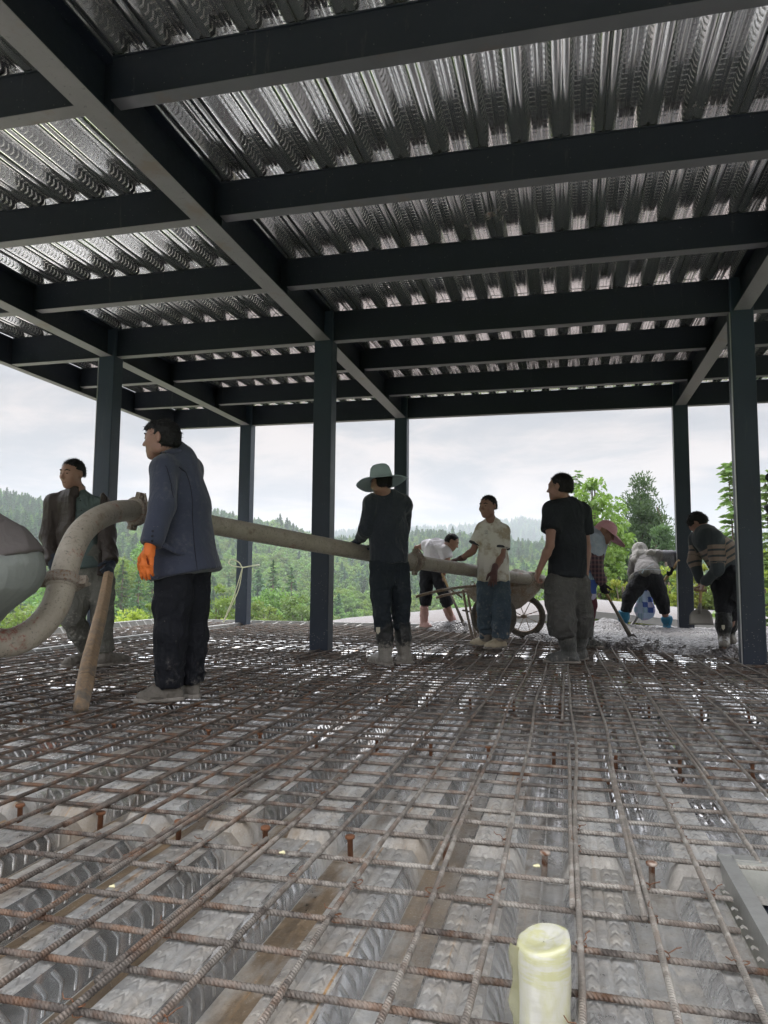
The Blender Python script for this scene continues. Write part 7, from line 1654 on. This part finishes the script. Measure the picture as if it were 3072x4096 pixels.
# ---- taped plastic tube standing in the foreground
def f(nt, b, S):
    o = nt.obj(); n = nt.noise(nt.vm('MULTIPLY', o, (3, 3, 14)), 6, 4, 0.6); n2 = nt.noise(nt.vm('MULTIPLY', o, (1, 1, 0.35)), 24, 5, 0.6); z = nt.sep(o)[2]
    top = nt.ramp(z, 0.10, 0.135)
    k = nt.m('MAXIMUM', nt.m('ADD', 0.22, nt.m('MULTIPLY', nt.ramp(n2, 0.46, 0.64), 0.6)), nt.m('MULTIPLY', top, nt.ramp(n, 0.35, 0.55)))
    S('Base Color', nt.mix(k, (0.50, 0.49, 0.465), (0.44, 0.43, 0.25))); S('Roughness', 0.22); S('Coat Weight', 0.6); S('Coat Roughness', 0.12)
    S('Normal', nt.bump(nt.m('ADD', nt.m('MULTIPLY', nt.m('SINE', nt.m('MULTIPLY', z, 420)), 0.0), nt.m('ADD', nt.m('MULTIPLY', n, 0.4), n2)), 0.5, 0.004))
MAT['tape'] = material('tape', f)
tc = np.array([-0.045, 1.345, ZTR+.002]); et = empty('plastic_tube', tc, 'short white plastic tube wrapped in crinkled yellow-green tape standing in the foreground', 'tube')
V = []; F = []; n = 64; ztop = 0.098; prof = [(0, .0445), (.04, .0445), (.08, .0442), (.12, .0445), (.150, .0450), (ztop-ZTR-.012, .0455), (ztop-ZTR-.002, .0435), (ztop-ZTR, .038), (ztop-ZTR-.006, .024), (ztop-ZTR-.008, .001)]
for i, (z, r) in enumerate(prof):
    for k in range(n):
        a = 2*math.pi*k/n; w_ = .0008*math.sin(5*a+z*60)+.0006*math.sin(11*a-z*90); tilt = .010*math.sin(a+.8)*(1 if z > .15 else 0)*(r/.045)
        V.append(tc+[(r+w_)*math.cos(a), (r+w_)*math.sin(a), z+tilt])
for i in range(len(prof)-1):
    for k in range(n): F.append((i*n+k, i*n+(k+1) % n, (i+1)*n+(k+1) % n, (i+1)*n+k))
meshobj('wrapped_tube', V, F, MAT['tape'], et, True)
m = MB()                                  # loose flap of film down the left side
V = []; 
for i in range(12):
    z = ztop-.012-i*.0155; 
    for j, (dx, dy) in enumerate(((-.040, -.018), (-.049-.003*math.sin(i), -.012), (-.056-.004*math.sin(i*1.3), -.004+.004*math.sin(i*.9)))): V.append(tc+[dx, dy, z-tc[2]])
m.add(V, [(i*3+j, i*3+j+1, (i+1)*3+j+1, (i+1)*3+j) for i in range(11) for j in range(2)])
def f(nt, b, S): S('Base Color', (0.40, 0.39, 0.22)); S('Roughness', .25); S('Transmission Weight', .35); S('Alpha', .75)
MAT['film'] = material('film', f); m.build('loose_film', MAT['film'], et, True)
# ---- poured wet concrete
def f(nt, b, S):
    o = nt.pos(); n = nt.noise(o, 30, 6, 0.7); v = nt.voro(o, 38); n3 = nt.noise(o, 2.5, 4)
    c = nt.mix(n, (0.115, 0.103, 0.103), (0.28, 0.262, 0.26)); c = nt.mix(nt.ramp(v, 0.30, 0.5), c, (0.09, 0.08, 0.08))
    S('Base Color', c); S('Roughness', nt.fmix(nt.ramp(n3, 0.4, 0.6), 0.22, 0.5)); S('Specular IOR Level', 0.7)
    S('Normal', nt.bump(nt.m('ADD', nt.m('SUBTRACT', 1.0, v), nt.m('MULTIPLY', n, 0.6)), 1.0, 0.022))
MAT['wet_concrete'] = material('wet_concrete', f)
fx = [-2.3, -2.0, -1.6, -1.1, -.7, -.40, -.15, .15, .45, .88, 1.15, 1.5, 1.9, 2.6, 5.8]; fy = [11.9, 10.9, 10.55, 10.3, 9.75, 9.5, 9.2, 8.45, 8.50, 8.28, 8.05, 7.85, 7.80, 7.7, 7.7]
stp = .022; gx_ = np.arange(-2.4, 5.2, stp); gy_ = np.arange(7.5, 11.60, stp); XX, YY = np.meshgrid(gx_, gy_, indexing='ij')
PP = np.stack([XX, YY, 0*XX], -1); yf = np.interp(XX, fx, fy)+(vnoise(PP, 2.2, 40)-.5)*.5+(vnoise(PP, 8, 41)-.5)*.18
dd = YY-yf; hgt = np.clip(dd/.30, 0, 1); hgt = hgt*(2-hgt)
zz = -.07+hgt*(.135+.05*(vnoise(PP, 1.6, 42)-.5)+.02*np.clip((YY-8)/3, 0, 1))
for mx, my, mh, mr in ((.62, 9.4, .045, .35), (.55, 10.9, .12, .28), (1.2, 8.7, .03, .4), (-1.55, 10.9, .05, .3), (2.2, 9.5, .05, .5)): zz = zz+mh*np.exp(-((XX-mx)**2+(YY-my)**2)/mr**2)*hgt
rough = (vnoise(PP, 26, 43)-.5)*.030+(vnoise(PP, 13, 44)-.5)*.030+(vnoise(PP, 48, 45)-.5)*.014
zz = zz+rough*np.clip(hgt*2, 0, 1)
keep = (dd > -.02); n0, n1_ = XX.shape; cell = keep[:-1, :-1] & keep[1:, :-1] & keep[:-1, 1:] & keep[1:, 1:]
for cx_ in XC[:3]:
    for cy_ in (7.38, 11.2): pass
I, Jx = np.nonzero(cell); vid = (np.arange(n0*n1_)).reshape(n0, n1_); F = np.stack([vid[I, Jx], vid[I+1, Jx], vid[I+1, Jx+1], vid[I, Jx+1]], 1); V = np.stack([XX, YY, zz], -1).reshape(-1, 3)
used, inv = np.unique(F, return_inverse=True); V = V[used]; F = inv.reshape(F.shape)
o = meshobj('wet_concrete', V, F, MAT['wet_concrete'], None, False, origin=(1, 9, 0)); tag(o, 'freshly poured lumpy wet concrete spread over the far right of the mesh', 'concrete', kind='stuff')
# ---- cord tied round the back left column
simple('cord', (0.60, 0.60, 0.42), .8, bump=.2)
def Cc(x, y, d=11.2): return at(x/1.508, 1500+y/1.508, d)
m = MB().tube(spline([Cc(1565, 1145, 11.9), Cc(1500, 1155, 11.75), Cc(1462, 1162, 11.8)], 4), .011, 6)
m.tube(spline([Cc(1462, 1162, 11.75), Cc(1440, 1130, 11.7), Cc(1400, 1112, 11.6), Cc(1380, 1130, 11.6), Cc(1400, 1150, 11.6), Cc(1460, 1160, 11.7)], 5), .009, 6)
m.tube(spline([Cc(1462, 1165, 11.72), Cc(1425, 1290, 11.8), Cc(1385, 1400, 11.9), Cc(1345, 1490, 12.1)], 5), .008, 6).tube(spline([Cc(1462, 1165, 11.72), Cc(1440, 1290, 11.8), Cc(1392, 1400, 11.9), Cc(1350, 1490, 12.1)], 5), .008, 6)
o = m.build('tied_cord', MAT['cord'], None, True); tag(o, 'pale yellow cord knotted round the back left column with two slack tails', 'cord')
